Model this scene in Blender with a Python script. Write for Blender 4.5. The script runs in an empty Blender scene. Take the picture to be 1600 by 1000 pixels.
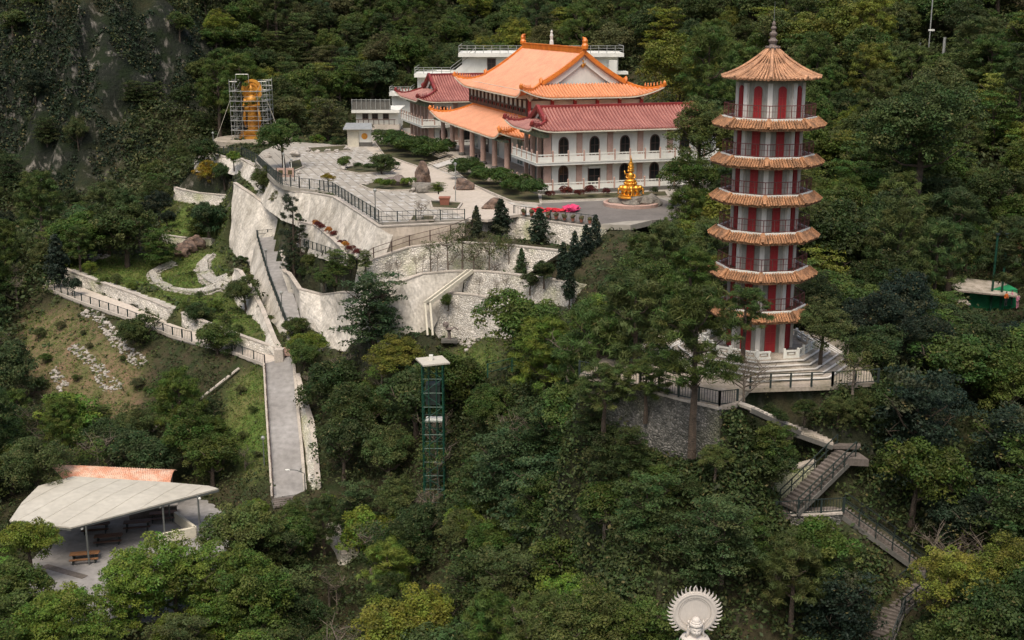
import bpy, bmesh, math, random
import numpy as np
from mathutils import Vector, Matrix, noise as mnoise
R = math.radians
sc = bpy.context.scene
C = sc.collection
random.seed(7)
rng = np.random.default_rng(11)
# ---------------------------------------------------------------- camera, light, exposure
PITCH, FPX = R(14.2), 1900.0
cam = bpy.data.objects.new('camera', bpy.data.cameras.new('camera'))
C.objects.link(cam)
cam.location = (0, 0, 0)
cam.rotation_euler = (R(90) - PITCH, 0, 0)
cam.data.sensor_width = 36
cam.data.lens = 36 * FPX / 1600
cam.data.clip_start = 1
cam.data.clip_end = 3000
sc.camera = cam
SUN = Vector((-0.14, -0.46, 0.87)).normalized()
w = bpy.data.worlds.new('World'); sc.world = w; w.use_nodes = True
nt = w.node_tree
sky = nt.nodes.new('ShaderNodeTexSky'); sky.sky_type = 'NISHITA'; sky.sun_disc = False
sky.sun_elevation = math.asin(SUN.z); sky.sun_rotation = math.atan2(SUN.x, SUN.y)
sky.air_density = 1.0; sky.dust_density = 6.0; sky.ozone_density = 0.6
nt.links.new(sky.outputs[0], nt.nodes['Background'].inputs[0])
nt.nodes['Background'].inputs[1].default_value = 0.11
sun = bpy.data.objects.new('sun', bpy.data.lights.new('sun', 'SUN'))
C.objects.link(sun)
sun.data.energy = 1.15; sun.data.angle = R(28); sun.data.color = (1.0, 0.92, 0.80)
sun.rotation_euler = SUN.to_track_quat('Z', 'Y').to_euler()
sc.view_settings.view_transform = 'Standard'; sc.view_settings.look = 'None'
sc.view_settings.gamma = 1; sc.view_settings.use_curve_mapping = False
sc.view_settings.exposure = 0.68
sc.cycles.max_bounces = 6; sc.cycles.transparent_max_bounces = 6
# ---------------------------------------------------------------- projection of the survey points
cp, sp = math.cos(PITCH), math.sin(PITCH)
def ray(px, py):
    a, b = (px - 800) / FPX, (500 - py) / FPX
    v = Vector((a, cp + b * sp, -sp + b * cp))
    return v / v.y
def PD(px, py, D): return ray(px, py) * D
def PZ(px, py, z):
    r = ray(px, py); return r * (z / r.z)
def proj(p):
    zc = p[1] * cp - p[2] * sp
    return 800 + FPX * p[0] / zc, 500 - FPX * (p[1] * sp + p[2] * cp) / zc, zc
# ---------------------------------------------------------------- mesh helpers
class MB:
    def __init__(s): s.v = []; s.f = []; s.uv = None
    def face(s, pts):
        n = len(s.v); s.v += [tuple(p) for p in pts]; s.f.append(tuple(range(n, n + len(pts)))); return s
    def box(s, c, d, rz=0, rot=None):
        hx, hy, hz = d[0] / 2, d[1] / 2, d[2] / 2
        M = rot if rot is not None else Matrix.Rotation(rz, 3, 'Z')
        n = len(s.v); c = Vector(c)
        for x in (-hx, hx):
            for y in (-hy, hy):
                for z in (-hz, hz): s.v.append(tuple(c + M @ Vector((x, y, z))))
        for q in ((0, 1, 3, 2), (4, 6, 7, 5), (0, 4, 5, 1), (2, 3, 7, 6), (0, 2, 6, 4), (1, 5, 7, 3)):
            s.f.append(tuple(n + i for i in q))
        return s
    def bar(s, a, b, w_, h=None, up=(0, 0, 1)):
        a, b = Vector(a), Vector(b); d = b - a; L = d.length
        if L < 1e-6: return s
        d /= L; u = Vector(up)
        if abs(d.dot(u)) > .98: u = Vector((1, 0, 0))
        sx = d.cross(u).normalized(); uz = sx.cross(d)
        M = Matrix((sx, d, uz)).transposed()
        return s.box((a + b) / 2, (w_, L, h or w_), rot=M)
    def tube(s, pts, rad, n=6, cap=True):
        pts = [Vector(p) for p in pts]
        rs = rad if isinstance(rad, (list, tuple)) else [rad] * len(pts)
        base = len(s.v); m = len(pts)
        for i, p in enumerate(pts):
            d = (pts[min(i + 1, m - 1)] - pts[max(i - 1, 0)]).normalized()
            u = Vector((0, 0, 1)) if abs(d.z) < .9 else Vector((1, 0, 0))
            sx = d.cross(u).normalized(); sy = sx.cross(d)
            for k in range(n):
                t = 2 * math.pi * k / n
                s.v.append(tuple(p + (sx * math.cos(t) + sy * math.sin(t)) * rs[i]))
        for i in range(m - 1):
            for k in range(n):
                k2 = (k + 1) % n
                s.f.append((base + i * n + k, base + i * n + k2, base + (i + 1) * n + k2, base + (i + 1) * n + k))
        if cap:
            s.f.append(tuple(base + k for k in reversed(range(n))))
            s.f.append(tuple(base + (m - 1) * n + k for k in range(n)))
        return s
    def lathe(s, prof, c=(0, 0, 0), n=16, ph=0.0):
        c = Vector(c); base = len(s.v); m = len(prof)
        for (r_, z) in prof:
            for k in range(n):
                t = 2 * math.pi * k / n + ph
                s.v.append((c.x + r_ * math.cos(t), c.y + r_ * math.sin(t), c.z + z))
        for i in range(m - 1):
            for k in range(n):
                k2 = (k + 1) % n
                s.f.append((base + i * n + k, base + i * n + k2, base + (i + 1) * n + k2, base + (i + 1) * n + k))
        s.f.append(tuple(base + k for k in reversed(range(n))))
        s.f.append(tuple(base + (m - 1) * n + k for k in range(n)))
        return s
    def prism(s, poly, z0, z1):
        n = len(s.v); k = len(poly)
        a = sum(poly[i][0] * poly[(i + 1) % k][1] - poly[(i + 1) % k][0] * poly[i][1] for i in range(k))
        if a < 0: poly = poly[::-1]
        f0 = (lambda p: p[2] + z0) if len(poly[0]) > 2 else (lambda p: z0)
        f1 = (lambda p: p[2] + z1) if len(poly[0]) > 2 else (lambda p: z1)
        for p in poly: s.v.append((p[0], p[1], f0(p)))
        for p in poly: s.v.append((p[0], p[1], f1(p)))
        s.f.append(tuple(n + i for i in reversed(range(k)))); s.f.append(tuple(n + k + i for i in range(k)))
        for i in range(k):
            j = (i + 1) % k; s.f.append((n + i, n + j, n + k + j, n + k + i))
        return s
    def extr(s, poly, off):
        # a planar polygon (3-D points) pushed along off
        n = len(s.v); k = len(poly); off = Vector(off)
        for p in poly: s.v.append(tuple(p))
        for p in poly: s.v.append(tuple(Vector(p) + off))
        s.f.append(tuple(n + i for i in range(k))); s.f.append(tuple(n + k + i for i in reversed(range(k))))
        for i in range(k):
            j = (i + 1) % k; s.f.append((n + i, n + k + i, n + k + j, n + j))
        return s
    def grid(s, fn, nu, nv):
        n = len(s.v)
        for i in range(nu + 1):
            for j in range(nv + 1): s.v.append(tuple(fn(i / nu, j / nv)))
        for i in range(nu):
            for j in range(nv):
                a = n + i * (nv + 1) + j
                s.f.append((a, a + nv + 1, a + nv + 2, a + 1))
        return s
    def blob(s, c, r_, seed=0, sub=2, amp=.25, sq=(1, 1, 1)):
        bm = bmesh.new(); bmesh.ops.create_icosphere(bm, subdivisions=sub, radius=1)
        n = len(s.v); c = Vector(c)
        for v in bm.verts:
            k = 1 + amp * mnoise.noise(v.co * 1.3 + Vector((seed * 7.1, seed * 3.3, 0))) * 2
            s.v.append((c.x + v.co.x * r_ * sq[0] * k, c.y + v.co.y * r_ * sq[1] * k, c.z + v.co.z * r_ * sq[2] * k))
        for f in bm.faces: s.f.append(tuple(n + v.index for v in f.verts))
        bm.free(); return s
    def mesh(s, name):
        me = bpy.data.meshes.new(name); me.from_pydata(s.v, [], s.f); me.update(); return me
    def build(s, name, mat, parent=None, smooth=False, fix=False):
        me = s.mesh(name)
        if fix:
            bm = bmesh.new(); bm.from_mesh(me); bmesh.ops.recalc_face_normals(bm, faces=bm.faces); bm.to_mesh(me); bm.free()
        if smooth: me.shade_smooth()
        return link(name, me, mat, parent)
def link(name, me, mat=None, parent=None):
    if mat is not None and not me.materials: me.materials.append(mat)
    o = bpy.data.objects.new(name, me); C.objects.link(o)
    if parent is not None: o.parent = parent
    return o
def tag(o, label, cat, group=None, kind=None):
    if label: o['label'] = label
    if cat: o['category'] = cat
    if group: o['group'] = group
    if kind: o['kind'] = kind
    return o
def thing(name, label, cat, loc=(0, 0, 0), rz=0, group=None):
    o = bpy.data.objects.new(name, None); C.objects.link(o)
    o.empty_display_size = .5
    o.location = loc; o.rotation_euler = (0, 0, rz)
    return tag(o, label, cat, group)
def stuff(o): o['kind'] = 'stuff'; return o
def struct(o): o['kind'] = 'structure'; return o
def clone(o, parent=None):
    c = o.copy(); C.objects.link(c); c.parent = parent
    for ch in list(KIDS.get(o.name, o.children)): clone(ch, c)
    return c
KIDS = {}
# ---------------------------------------------------------------- materials
def mat(name, col, rough=.85, var=.25, scale=.6, detail=5, bump=0.0, bscale=8, col2=None, streak=0, metal=0, mask=(.35, .7), coat=0, fine=0):
    m = bpy.data.materials.new(name); m.use_nodes = True
    N, L = m.node_tree.nodes, m.node_tree.links; b = N['Principled BSDF']
    b.inputs['Roughness'].default_value = rough; b.inputs['Metallic'].default_value = metal
    b.inputs['Specular IOR Level'].default_value = .3 if rough > .6 else .5
    geo = N.new('ShaderNodeNewGeometry')
    mp = N.new('ShaderNodeMapping'); L.new(geo.outputs['Position'], mp.inputs[0])
    if streak: mp.inputs['Scale'].default_value = (1, 1, 1 / streak)
    n1 = N.new('ShaderNodeTexNoise'); n1.inputs['Scale'].default_value = scale; n1.inputs['Detail'].default_value = detail
    n1.inputs['Roughness'].default_value = .62
    L.new(mp.outputs[0], n1.inputs['Vector'])
    mr = N.new('ShaderNodeMapRange'); mr.inputs[1].default_value, mr.inputs[2].default_value = mask
    L.new(n1.outputs[0], mr.inputs[0])
    mx = N.new('ShaderNodeMix'); mx.data_type = 'RGBA'
    c2 = col2 or tuple(c * (1 - var) for c in col)
    mx.inputs[6].default_value = (*col, 1); mx.inputs[7].default_value = (*c2, 1)
    L.new(mr.outputs[0], mx.inputs[0])
    out = mx.outputs[2]
    if fine:
        n3 = N.new('ShaderNodeTexNoise'); n3.inputs['Scale'].default_value = scale * 9; n3.inputs['Detail'].default_value = 4
        L.new(mp.outputs[0], n3.inputs['Vector'])
        mf = N.new('ShaderNodeMapRange'); mf.inputs[1].default_value, mf.inputs[2].default_value = .3, .7
        mf.inputs[3].default_value, mf.inputs[4].default_value = 1 - fine, 1 + fine
        L.new(n3.outputs[0], mf.inputs[0])
        vm = N.new('ShaderNodeVectorMath'); vm.operation = 'SCALE'
        L.new(out, vm.inputs[0]); L.new(mf.outputs[0], vm.inputs['Scale']); out = vm.outputs[0]
    L.new(out, b.inputs['Base Color'])
    if bump:
        n2 = N.new('ShaderNodeTexNoise'); n2.inputs['Scale'].default_value = bscale; n2.inputs['Detail'].default_value = 6
        L.new(geo.outputs['Position'], n2.inputs['Vector'])
        bp = N.new('ShaderNodeBump'); bp.inputs['Strength'].default_value = bump; bp.inputs['Distance'].default_value = .2
        L.new(n2.outputs[0], bp.inputs['Height']); L.new(bp.outputs[0], b.inputs['Normal'])
    return m
def rubble_mat(name, c1, c2, joint, scale=1.6):
    m = bpy.data.materials.new(name); m.use_nodes = True
    N, L = m.node_tree.nodes, m.node_tree.links; b = N['Principled BSDF']; b.inputs['Roughness'].default_value = .9
    geo = N.new('ShaderNodeNewGeometry')
    nz = N.new('ShaderNodeTexNoise'); nz.inputs['Scale'].default_value = 1.2; L.new(geo.outputs['Position'], nz.inputs['Vector'])
    ad = N.new('ShaderNodeVectorMath'); ad.operation = 'MULTIPLY_ADD'
    L.new(nz.outputs['Color'], ad.inputs[0]); ad.inputs[1].default_value = (.5, .5, .5); L.new(geo.outputs['Position'], ad.inputs[2])
    vo = N.new('ShaderNodeTexVoronoi'); vo.inputs['Scale'].default_value = scale; L.new(ad.outputs[0], vo.inputs['Vector'])
    vd = N.new('ShaderNodeTexVoronoi'); vd.feature = 'DISTANCE_TO_EDGE'; vd.inputs['Scale'].default_value = scale; L.new(ad.outputs[0], vd.inputs['Vector'])
    hs = N.new('ShaderNodeSeparateColor'); L.new(vo.outputs['Color'], hs.inputs[0])
    mx = N.new('ShaderNodeMix'); mx.data_type = 'RGBA'; mx.inputs[6].default_value = (*c1, 1); mx.inputs[7].default_value = (*c2, 1)
    L.new(hs.outputs[0], mx.inputs[0])
    n2 = N.new('ShaderNodeTexNoise'); n2.inputs['Scale'].default_value = .25; n2.inputs['Detail'].default_value = 6; L.new(geo.outputs['Position'], n2.inputs['Vector'])
    m3 = N.new('ShaderNodeMapRange'); m3.inputs[1].default_value = .5; m3.inputs[2].default_value = .68; L.new(n2.outputs[0], m3.inputs[0])
    m2 = N.new('ShaderNodeMix'); m2.data_type = 'RGBA'; m2.inputs[7].default_value = (c1[0] * .55, c1[1] * .6, c1[2] * .4, 1)
    L.new(m3.outputs[0], m2.inputs[0]); L.new(mx.outputs[2], m2.inputs[6])
    jr = N.new('ShaderNodeMapRange'); jr.inputs[1].default_value = .0; jr.inputs[2].default_value = .09; L.new(vd.outputs['Distance'], jr.inputs[0])
    m4 = N.new('ShaderNodeMix'); m4.data_type = 'RGBA'; m4.inputs[6].default_value = (*joint, 1); L.new(jr.outputs[0], m4.inputs[0]); L.new(m2.outputs[2], m4.inputs[7])
    L.new(m4.outputs[2], b.inputs['Base Color'])
    bp = N.new('ShaderNodeBump'); bp.inputs['Strength'].default_value = .9; bp.inputs['Distance'].default_value = .25
    L.new(vd.outputs['Distance'], bp.inputs['Height']); L.new(bp.outputs[0], b.inputs['Normal'])
    return m
M = {
 'shot': mat('white_shotcrete', (.54, .505, .44), .9, scale=.4, bump=.6, bscale=2.5, col2=(.27, .25, .205), streak=3, mask=(.40, .74), fine=.22),
 'beige': mat('beige_render', (.50, .43, .35), .9, scale=.5, bump=.25, bscale=3, col2=(.36, .31, .24), streak=4, mask=(.45, .78), fine=.1),
 'rubble': rubble_mat('rubble_masonry', (.58, .55, .49), (.34, .32, .28), (.2, .185, .14), 4.2),
 'rubble_pale': rubble_mat('pale_rubble_masonry', (.68, .64, .57), (.46, .43, .37), (.34, .31, .25), 3.6),
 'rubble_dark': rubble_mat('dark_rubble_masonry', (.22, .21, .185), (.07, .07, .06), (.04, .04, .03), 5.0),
 'paving': mat('grey_plaza_paving', (.36, .335, .285), .85, scale=.12, col2=(.27, .25, .21), fine=.14),
 'paver': mat('pale_paver', (.47, .45, .41), .8, scale=.3, col2=(.36, .345, .315), fine=.2),
 'walk': mat('pale_walkway_concrete', (.48, .425, .36), .85, scale=.25, col2=(.42, .37, .3), fine=.12),
 'road': mat('grey_ramp_concrete', (.30, .29, .275), .85, scale=.2, col2=(.21, .20, .185), fine=.16, bump=.2, bscale=6),
 'asphalt': mat('asphalt_forecourt', (.17, .155, .14), .9, scale=.3, col2=(.12, .11, .10), fine=.12),
 'edge': mat('pale_kerb_concrete', (.48, .43, .37), .85, scale=.8, col2=(.34, .31, .26), fine=.2),
 'white': mat('white_painted_wall', (.68, .68, .62), .7, scale=.35, col2=(.50, .50, .45), streak=3, mask=(.48, .85), fine=.05),
 'cream': mat('cream_panel', (.62, .58, .46), .7, scale=.5, col2=(.45, .42, .34), fine=.06),
 'pink': mat('pinkish_stone_pilaster', (.48, .33, .27), .7, scale=.8, col2=(.36, .24, .19), fine=.1),
 'orange': mat('orange_glazed_tile', (.68, .31, .165), .38, scale=.5, col2=(.50, .215, .11), mask=(.42, .8), fine=.08),
 'orange_trim': mat('orange_ridge_tile', (.72, .22, .03), .4, scale=.8, col2=(.48, .13, .02), fine=.12),
 'red_tile': mat('red_glazed_tile', (.40, .18, .145), .38, scale=.5, col2=(.28, .11, .09), fine=.15),
 'orange_bed': mat('orange_tile_valleys', (.50, .17, .05), .5, scale=.5, fine=.15),
 'red_bed': mat('red_tile_valleys', (.19, .045, .035), .5, scale=.5, fine=.15),
 'red_trim': mat('dark_red_ridge_tile', (.25, .03, .025), .45, scale=.8, col2=(.13, .02, .02), fine=.1),
 'redbeam': mat('red_painted_beam', (.36, .035, .03), .6, scale=.8, fine=.1),
 'dougong': mat('painted_eave_brackets', (.30, .30, .20), .75, scale=2.2, col2=(.12, .17, .13), mask=(.35, .6), fine=.3),
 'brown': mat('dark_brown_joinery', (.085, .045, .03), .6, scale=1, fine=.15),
 'glass': mat('dark_window_glass', (.02, .022, .022), .12, scale=.5, fine=.1),
 'teal': mat('pale_green_glass_door', (.20, .27, .24), .2, scale=.6, fine=.1),
 'grey': mat('grey_plinth', (.13, .125, .11), .85, scale=.6, fine=.15),
 'iron': mat('dark_green_iron', (.02, .032, .028), .55, scale=1, fine=.1),
 'iron_brown': mat('brown_iron_rail', (.07, .04, .03), .6, scale=1, fine=.1),
 'iron_red': mat('red_brown_iron_rail', (.13, .035, .03), .6, scale=1, fine=.15),
 'steel': mat('scaffold_steel', (.42, .43, .40), .4, scale=1, metal=.5, fine=.1),
 'gold': mat('gold_leaf', (.78, .40, .06), .30, scale=2, col2=(.55, .24, .03), metal=.75, fine=.15),
 'gold_dull': mat('gold_paint', (.70, .33, .04), .45, scale=.8, col2=(.42, .17, .025), metal=.25, fine=.15),
 'statue': mat('white_statue_stone', (.55, .51, .46), .7, scale=1.2, col2=(.50, .47, .42), streak=3, mask=(.5, .85), fine=.06),
 'pag_wall': mat('weathered_pagoda_plaster', (.40, .39, .355), .85, scale=1.2, col2=(.19, .19, .165), streak=5, mask=(.40, .68), fine=.15),
 'pag_post': mat('pale_pagoda_pilaster', (.66, .64, .59), .8, scale=.8, col2=(.40, .39, .35), streak=4, mask=(.5, .8), fine=.1),
 'reddoor': mat('red_painted_door', (.34, .016, .022), .55, scale=.8, col2=(.26, .012, .014), streak=3, fine=.12),
 'pag_tile': mat('weathered_terracotta_tile', (.41, .205, .10), .7, scale=1.3, col2=(.16, .09, .05), mask=(.38, .66), detail=8, fine=.4),
 'pag_tile_top': mat('sun_bleached_terracotta_tile', (.48, .265, .15), .75, scale=1.3, col2=(.22, .12, .07), mask=(.4, .7), detail=8, fine=.35),
 'pag_bed': mat('dark_tile_bed', (.16, .08, .04), .9, scale=1.4, col2=(.07, .05, .03), fine=.3),
 'finial': mat('weathered_finial_stone', (.17, .14, .125), .8, scale=2, fine=.3),
 'step': mat('mossy_stone_step', (.42, .37, .31), .9, scale=.9, col2=(.17, .155, .11), mask=(.4, .68), fine=.25),
 'flag': mat('worn_flagstone', (.36, .31, .255), .9, scale=.5, col2=(.20, .18, .12), mask=(.4, .7), fine=.25),
 'rusty': mat('rusty_corrugated_sheet', (.55, .27, .17), .8, scale=.9, col2=(.62, .45, .34), mask=(.4, .62), fine=.25),
 'sheet': mat('weathered_white_sheet_roof', (.50, .475, .40), .65, scale=.18, col2=(.40, .375, .31), fine=.08),
 'post': mat('dark_grey_steel_post', (.12, .13, .12), .5, scale=1, fine=.1),
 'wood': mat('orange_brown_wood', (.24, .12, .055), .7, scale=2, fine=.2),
 'bark': mat('brown_bark', (.10, .075, .055), .95, scale=2, col2=(.05, .04, .03), bump=.6, bscale=9, fine=.3),
 'bark_pale': mat('pale_grey_bark', (.20, .165, .13), .95, scale=1.5, col2=(.11, .09, .07), bump=.4, bscale=9, fine=.25),
 'towergreen': mat('green_tower_steel', (.008, .058, .034), .5, scale=1, fine=.15),
 'stairgrey': mat('stair_concrete', (.17, .145, .13), .9, scale=.8, col2=(.085, .075, .06), fine=.2),  # darkened concrete: the shade over the ravine stairs is put into this colour
 'rock': mat('brown_garden_rock', (.20, .135, .10), .9, scale=1.6, col2=(.08, .06, .05), mask=(.35, .62), bump=.7, bscale=3, fine=.25),
 'rock_grey': mat('grey_boulder', (.22, .20, .17), .9, scale=1.5, col2=(.14, .13, .11), mask=(.35, .62), bump=.7, bscale=3, fine=.25),
 'palestone': mat('pale_stream_stones', (.42, .39, .345), .9, scale=1.2, col2=(.22, .20, .17), fine=.25),
 'pink_cloth': mat('pink_cloth', (.66, .06, .17), .8, scale=1, fine=.1),
 'red_cloth': mat('red_cloth', (.62, .03, .05), .8, scale=1, fine=.15),
 'terracotta': mat('terracotta_pot', (.30, .12, .08), .8, scale=2, fine=.15),
 'greenpaint': mat('bright_green_tarpaulin', (.02, .25, .10), .7, scale=.6, col2=(.015, .14, .06), fine=.1),
 'cloth_dark': mat('dark_clothing', (.03, .03, .035), .9, fine=.2),
 'cloth_pink': mat('light_pink_clothing', (.62, .26, .36), .9, fine=.2),
 'cloth_orange': mat('orange_clothing', (.62, .15, .03), .9, fine=.2),
 'skin': mat('skin', (.42, .25, .17), .7, fine=.1),
 'net': mat('green_safety_netting', (.02, .10, .07), .8, fine=.2),
}
# ---------------------------------------------------------------- retaining walls (surveyed edges: image column, image row, distance)
WALLS = [
 # name, label, material, top edge, bottom edge
 ('retaining_wall', 'tall smooth white retaining wall below the long black plaza fence', 'shot',
  [(468,300,161.5),(485,302,160),(520,308,154),(555,330,144),(592,355,134.5)],
  [(461,344,158),(481,344,156),(507,359,150),(538,384,141),(573,399,132.5)]),
 ('retaining_wall', 'beige retaining wall right of the plaza corner, above the sloping brown handrail', 'beige',
  [(592,355,134.5),(650,352,135.5),(726,348,136.5)],
  [(573,399,133.6),(640,382,135.6),(726,360,136.3)]),
 ('retaining_wall', 'white curved lower wall under the dark red bushes', 'shot',
  [(465,347,155.5),(490,352,153),(516,372,144),(531,386,138)],
  [(463,378,154),(478,387,151),(516,398,141),(548,406,134)]),
 ('retaining_wall', 'pale rough stone wall below the brown handrail with bare saplings in front', 'rubble_pale',
  [(570,413,131.7),(583,406,132.2),(639,387,134.5),(704,379,135.2),(785,383,134),(878,393,129.6)],
  [(562,447,131),(575,445,131.3),(621,440,132.6),(672,424,133.9),(740,421,133.6),(812,425,131.4),(868,436,127.4)]),
 ('retaining_wall', 'lichen stained curved wall crossed by the diagonal stone channel', 'shot',
  [(628,441,129.2),(660,429,130.8),(700,425,131.6),(727,424,131.9)],
  [(662,520,126.6),(676,505,127.6),(693,470,129.9),(720,458,131.1)]),
 ('retaining_wall', 'grey rubble terrace wall with a pale coping behind the diagonal channel', 'rubble',
  [(727,424,131.9),(760,425,131.1),(815,431,128.6),(855,436,125.5),(896,443,121.5)],
  [(722,459,131),(760,470,128.8),(815,476,126.5),(858,477,123.5),(896,482,120)]),
 ('retaining_wall', 'lowest coarse rubble wall behind the small stone bench', 'rubble',
  [(672,470,129.9),(700,458,130.2),(740,462,128.6),(787,470,126),(830,474,124)],
  [(680,526,127.6),(700,528,127.6),(740,536,125.6),(800,532,122.6),(840,532,120.5)]),
 ('retaining_wall', 'broad white sprayed concrete slope right of the upper ramp', 'shot',
  [(437,392,160.5),(447,424,151),(466,452,144),(500,461,142),(530,457,136.5),(570,459,131),(600,450,130),(628,441,129.2)],
  [(450,425,158),(462,462,150),(474,500,142),(505,532,134.5),(545,540,130.5),(585,536,127.8),(625,530,127),(662,520,126.6)]),
 ('retaining_wall', 'tallest tilted white wall with a fold, left of the upper ramp', 'shot',
  [(365,286,183),(395,306,179),(415,322,176.5),(432,341,174),(441,354,172.5)],
  [(357,386,179.5),(371,401,174.5),(388,415,169.5),(402,380,170.8),(436,372,171)]),
 ('retaining_wall', 'narrow white wall holding the left edge of the upper ramp', 'shot',
  [(402,374,171),(412,410,161.5),(421,440,154.7),(436,480,146.4),(449,514,140.2)],
  [(387,416,169),(393,447,160.3),(405,472,153.5),(420,502,145.5),(437,524,139.3)]),
 ('retaining_wall', 'tapering white wall between the stepped lawn and the planted strip', 'shot',
  [(366,421,160),(373,424,158),(391,451,152.4),(407,482,146.3),(427,532,137),(440,551,134.8)],
  [(359,432,159.6),(360,460,156.5),(380,488,149.6),(402,506,143.8),(420,534,135.6),(436,562,133.4)]),
 ('retaining_wall', 'low pale stone wall along the back of the left road', 'rubble_pale',
  [(100,420,172),(111,425,169),(198,456,157),(242,473,152.8),(262,482,150)],
  [(100,437,171),(119,446,167.8),(198,474,156.3),(237,488,152),(264,505,149)]),
 ('retaining_wall', 'low pale stone wall running down to the road junction', 'rubble_pale',
  [(283,489,148.5),(300,496,147),(349,516,141),(400,534,137.3),(432,545,135.6)],
  [(281,508,147.8),(300,518,145.8),(365,540,139),(400,550,136.6),(430,560,135)]),
 ('retaining_wall', 'curved low grey wall on the grassy slope below the scaffolding', 'rubble_pale',
  [(272,293,208),(285,297,206),(310,302,204),(358,306,201)],
  [(272,312,207),(285,315,205),(310,320,203),(358,322,200)]),
 ('retaining_wall', 'short low wall above the rocky stream garden', 'rubble_pale',
  [(252,367,190),(278,371,187),(305,373,185.5),(330,374,184.5)],
  [(252,378,189.5),(278,382,186.5),(305,385,185),(330,386,184)]),
 ('retaining_wall', 'pale eroded wall under the far end of the black plaza fence', 'shot',
  [(316,244,212),(330,240,214),(350,246,207),(375,248,203),(400,262,194),(425,287,176),(446,298,168),(462,301,162.5)],
  [(316,262,208),(332,260,209),(352,262,203),(372,268,199),(392,290,187),(416,318,171),(440,335,164.5),(458,342,159)]),
 ('retaining_wall', 'rough stone wall under the flower pot railing', 'rubble_pale',
  [(740,345,138.5),(803,338,142),(860,347,138.5),(932,357,133.5)],
  [(740,358,137.8),(806,372,140.5),(860,380,137),(925,388,132.5)]),
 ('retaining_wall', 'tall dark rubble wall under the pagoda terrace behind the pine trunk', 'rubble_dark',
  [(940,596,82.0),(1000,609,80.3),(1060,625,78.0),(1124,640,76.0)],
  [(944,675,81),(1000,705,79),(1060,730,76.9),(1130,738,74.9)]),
 ('retaining_wall', 'pale coarse stone wall falling beside the lower ramp', 'rubble_pale',
  [(462,585,130),(468,610,127.6),(484,660,121.6),(489,700,117.6),(494,757,112.9)],
  [(457,592,129.4),(460,625,126.4),(466,674,121),(470,718,116.8),(476,766,112.5)]),
 ('retaining_wall', 'pale stone wall fragment among trees below the lower ramp', 'rubble_pale',
  [(512,820,108),(524,832,106.5),(535,868,102.5)],
  [(505,838,107.5),(515,855,105.5),(524,890,101.8)]),
 ('retaining_wall', 'small stone wall beside the zigzag staircase', 'rubble',
  [(1195,760,77.5),(1225,740,78.4),(1255,728,78.6),(1275,722,78.6)],
  [(1195,785,76.9),(1222,778,77),(1248,768,77.3),(1275,755,77.6)]),
 ('retaining_wall', 'grey concrete wall under the middle stair landing', 'rubble_dark',
  [(1235,805,75.2),(1275,806,75),(1316,803,75)],
  [(1238,830,74.8),(1275,836,74.6),(1314,826,74.6)]),
]
ZP = -23.0           # plaza level
def zpoly(pts, z): return [PZ(a, b, z) for a, b in pts]
PLAZA = zpoly([(592,348),(650,346),(726,343)], ZP) + [PD(803,335,142.5), PD(932,350,134.8), PD(985,352,134)] + \
        [Vector((19, 141, ZP)), Vector((33, 158, ZP)), Vector((24, 188, ZP)), Vector((4, 252, ZP)), Vector((-22, 252, ZP))] + \
        zpoly([(546,216),(544,227),(500,224),(462,222),(432,226),(410,236),(398,250),(403,257),(428,281),(441,289),(468,294),(500,297),(520,301),(555,324)], ZP)
PLAZA = [Vector((p.x, p.y, ZP)) for p in PLAZA]
ROADS = {
 # left edge, right edge
 'lower_ramp': ([(414,568,133.2),(418,640,124.5),(422,700,118.5),(427,778,112)], [(456,556,134),(463,640,124.5),(469,700,118.5),(475,770,112.6)]),
 'upper_ramp': ([(402,372,171),(412,408,161.5),(421,438,154.7),(436,478,146.4),(449,512,140.2)], [(438,368,172),(440,400,163),(453,445,152.5),(464,475,146.5),(470,503,141.8)]),
 'left_road': ([(70,448,166),(86,456,163),(128,473,157.6),(200,498,150.8),(270,526,143.5),(363,551,137.6),(414,570,133.1)], [(75,428,172),(100,438,169.5),(128,449,165.5),(205,477,155),(268,506,148.2),(365,540,139.2),(446,560,134.2)]),
 'junction_path': ([(446,560,134.2),(449,512,140.2)], [(458,556,134.2),(470,503,141.8)]),
 'white_road': ([(470,560,133),(505,548,134),(560,556,131.5),(610,562,130)], [(470,540,135.5),(505,532,135.6),(560,541,133),(610,546,131)]),
}
TERR = [PZ(905,585,-25.1), PZ(1000,604,-25.1), PZ(1060,620,-25.1), PZ(1124,634,-25.1), PZ(1150,632,-25.1), PZ(1172,607,-25.1), PZ(1300,603,-25.1), PZ(1366,597,-25.1),
        Vector((27, 91, -25.1)), Vector((23, 96.5, -25.1)), Vector((14, 96.5, -25.1)), Vector((8, 90, -25.1))]
TERR = [Vector((p.x, p.y, -25.1)) for p in TERR]
SHEL = [PZ(a, b, -48.0) for a, b in [(25,935),(45,880),(120,800),(230,775),(310,770),(350,800),(365,900),(330,940),(180,985),(60,975)]]
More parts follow.
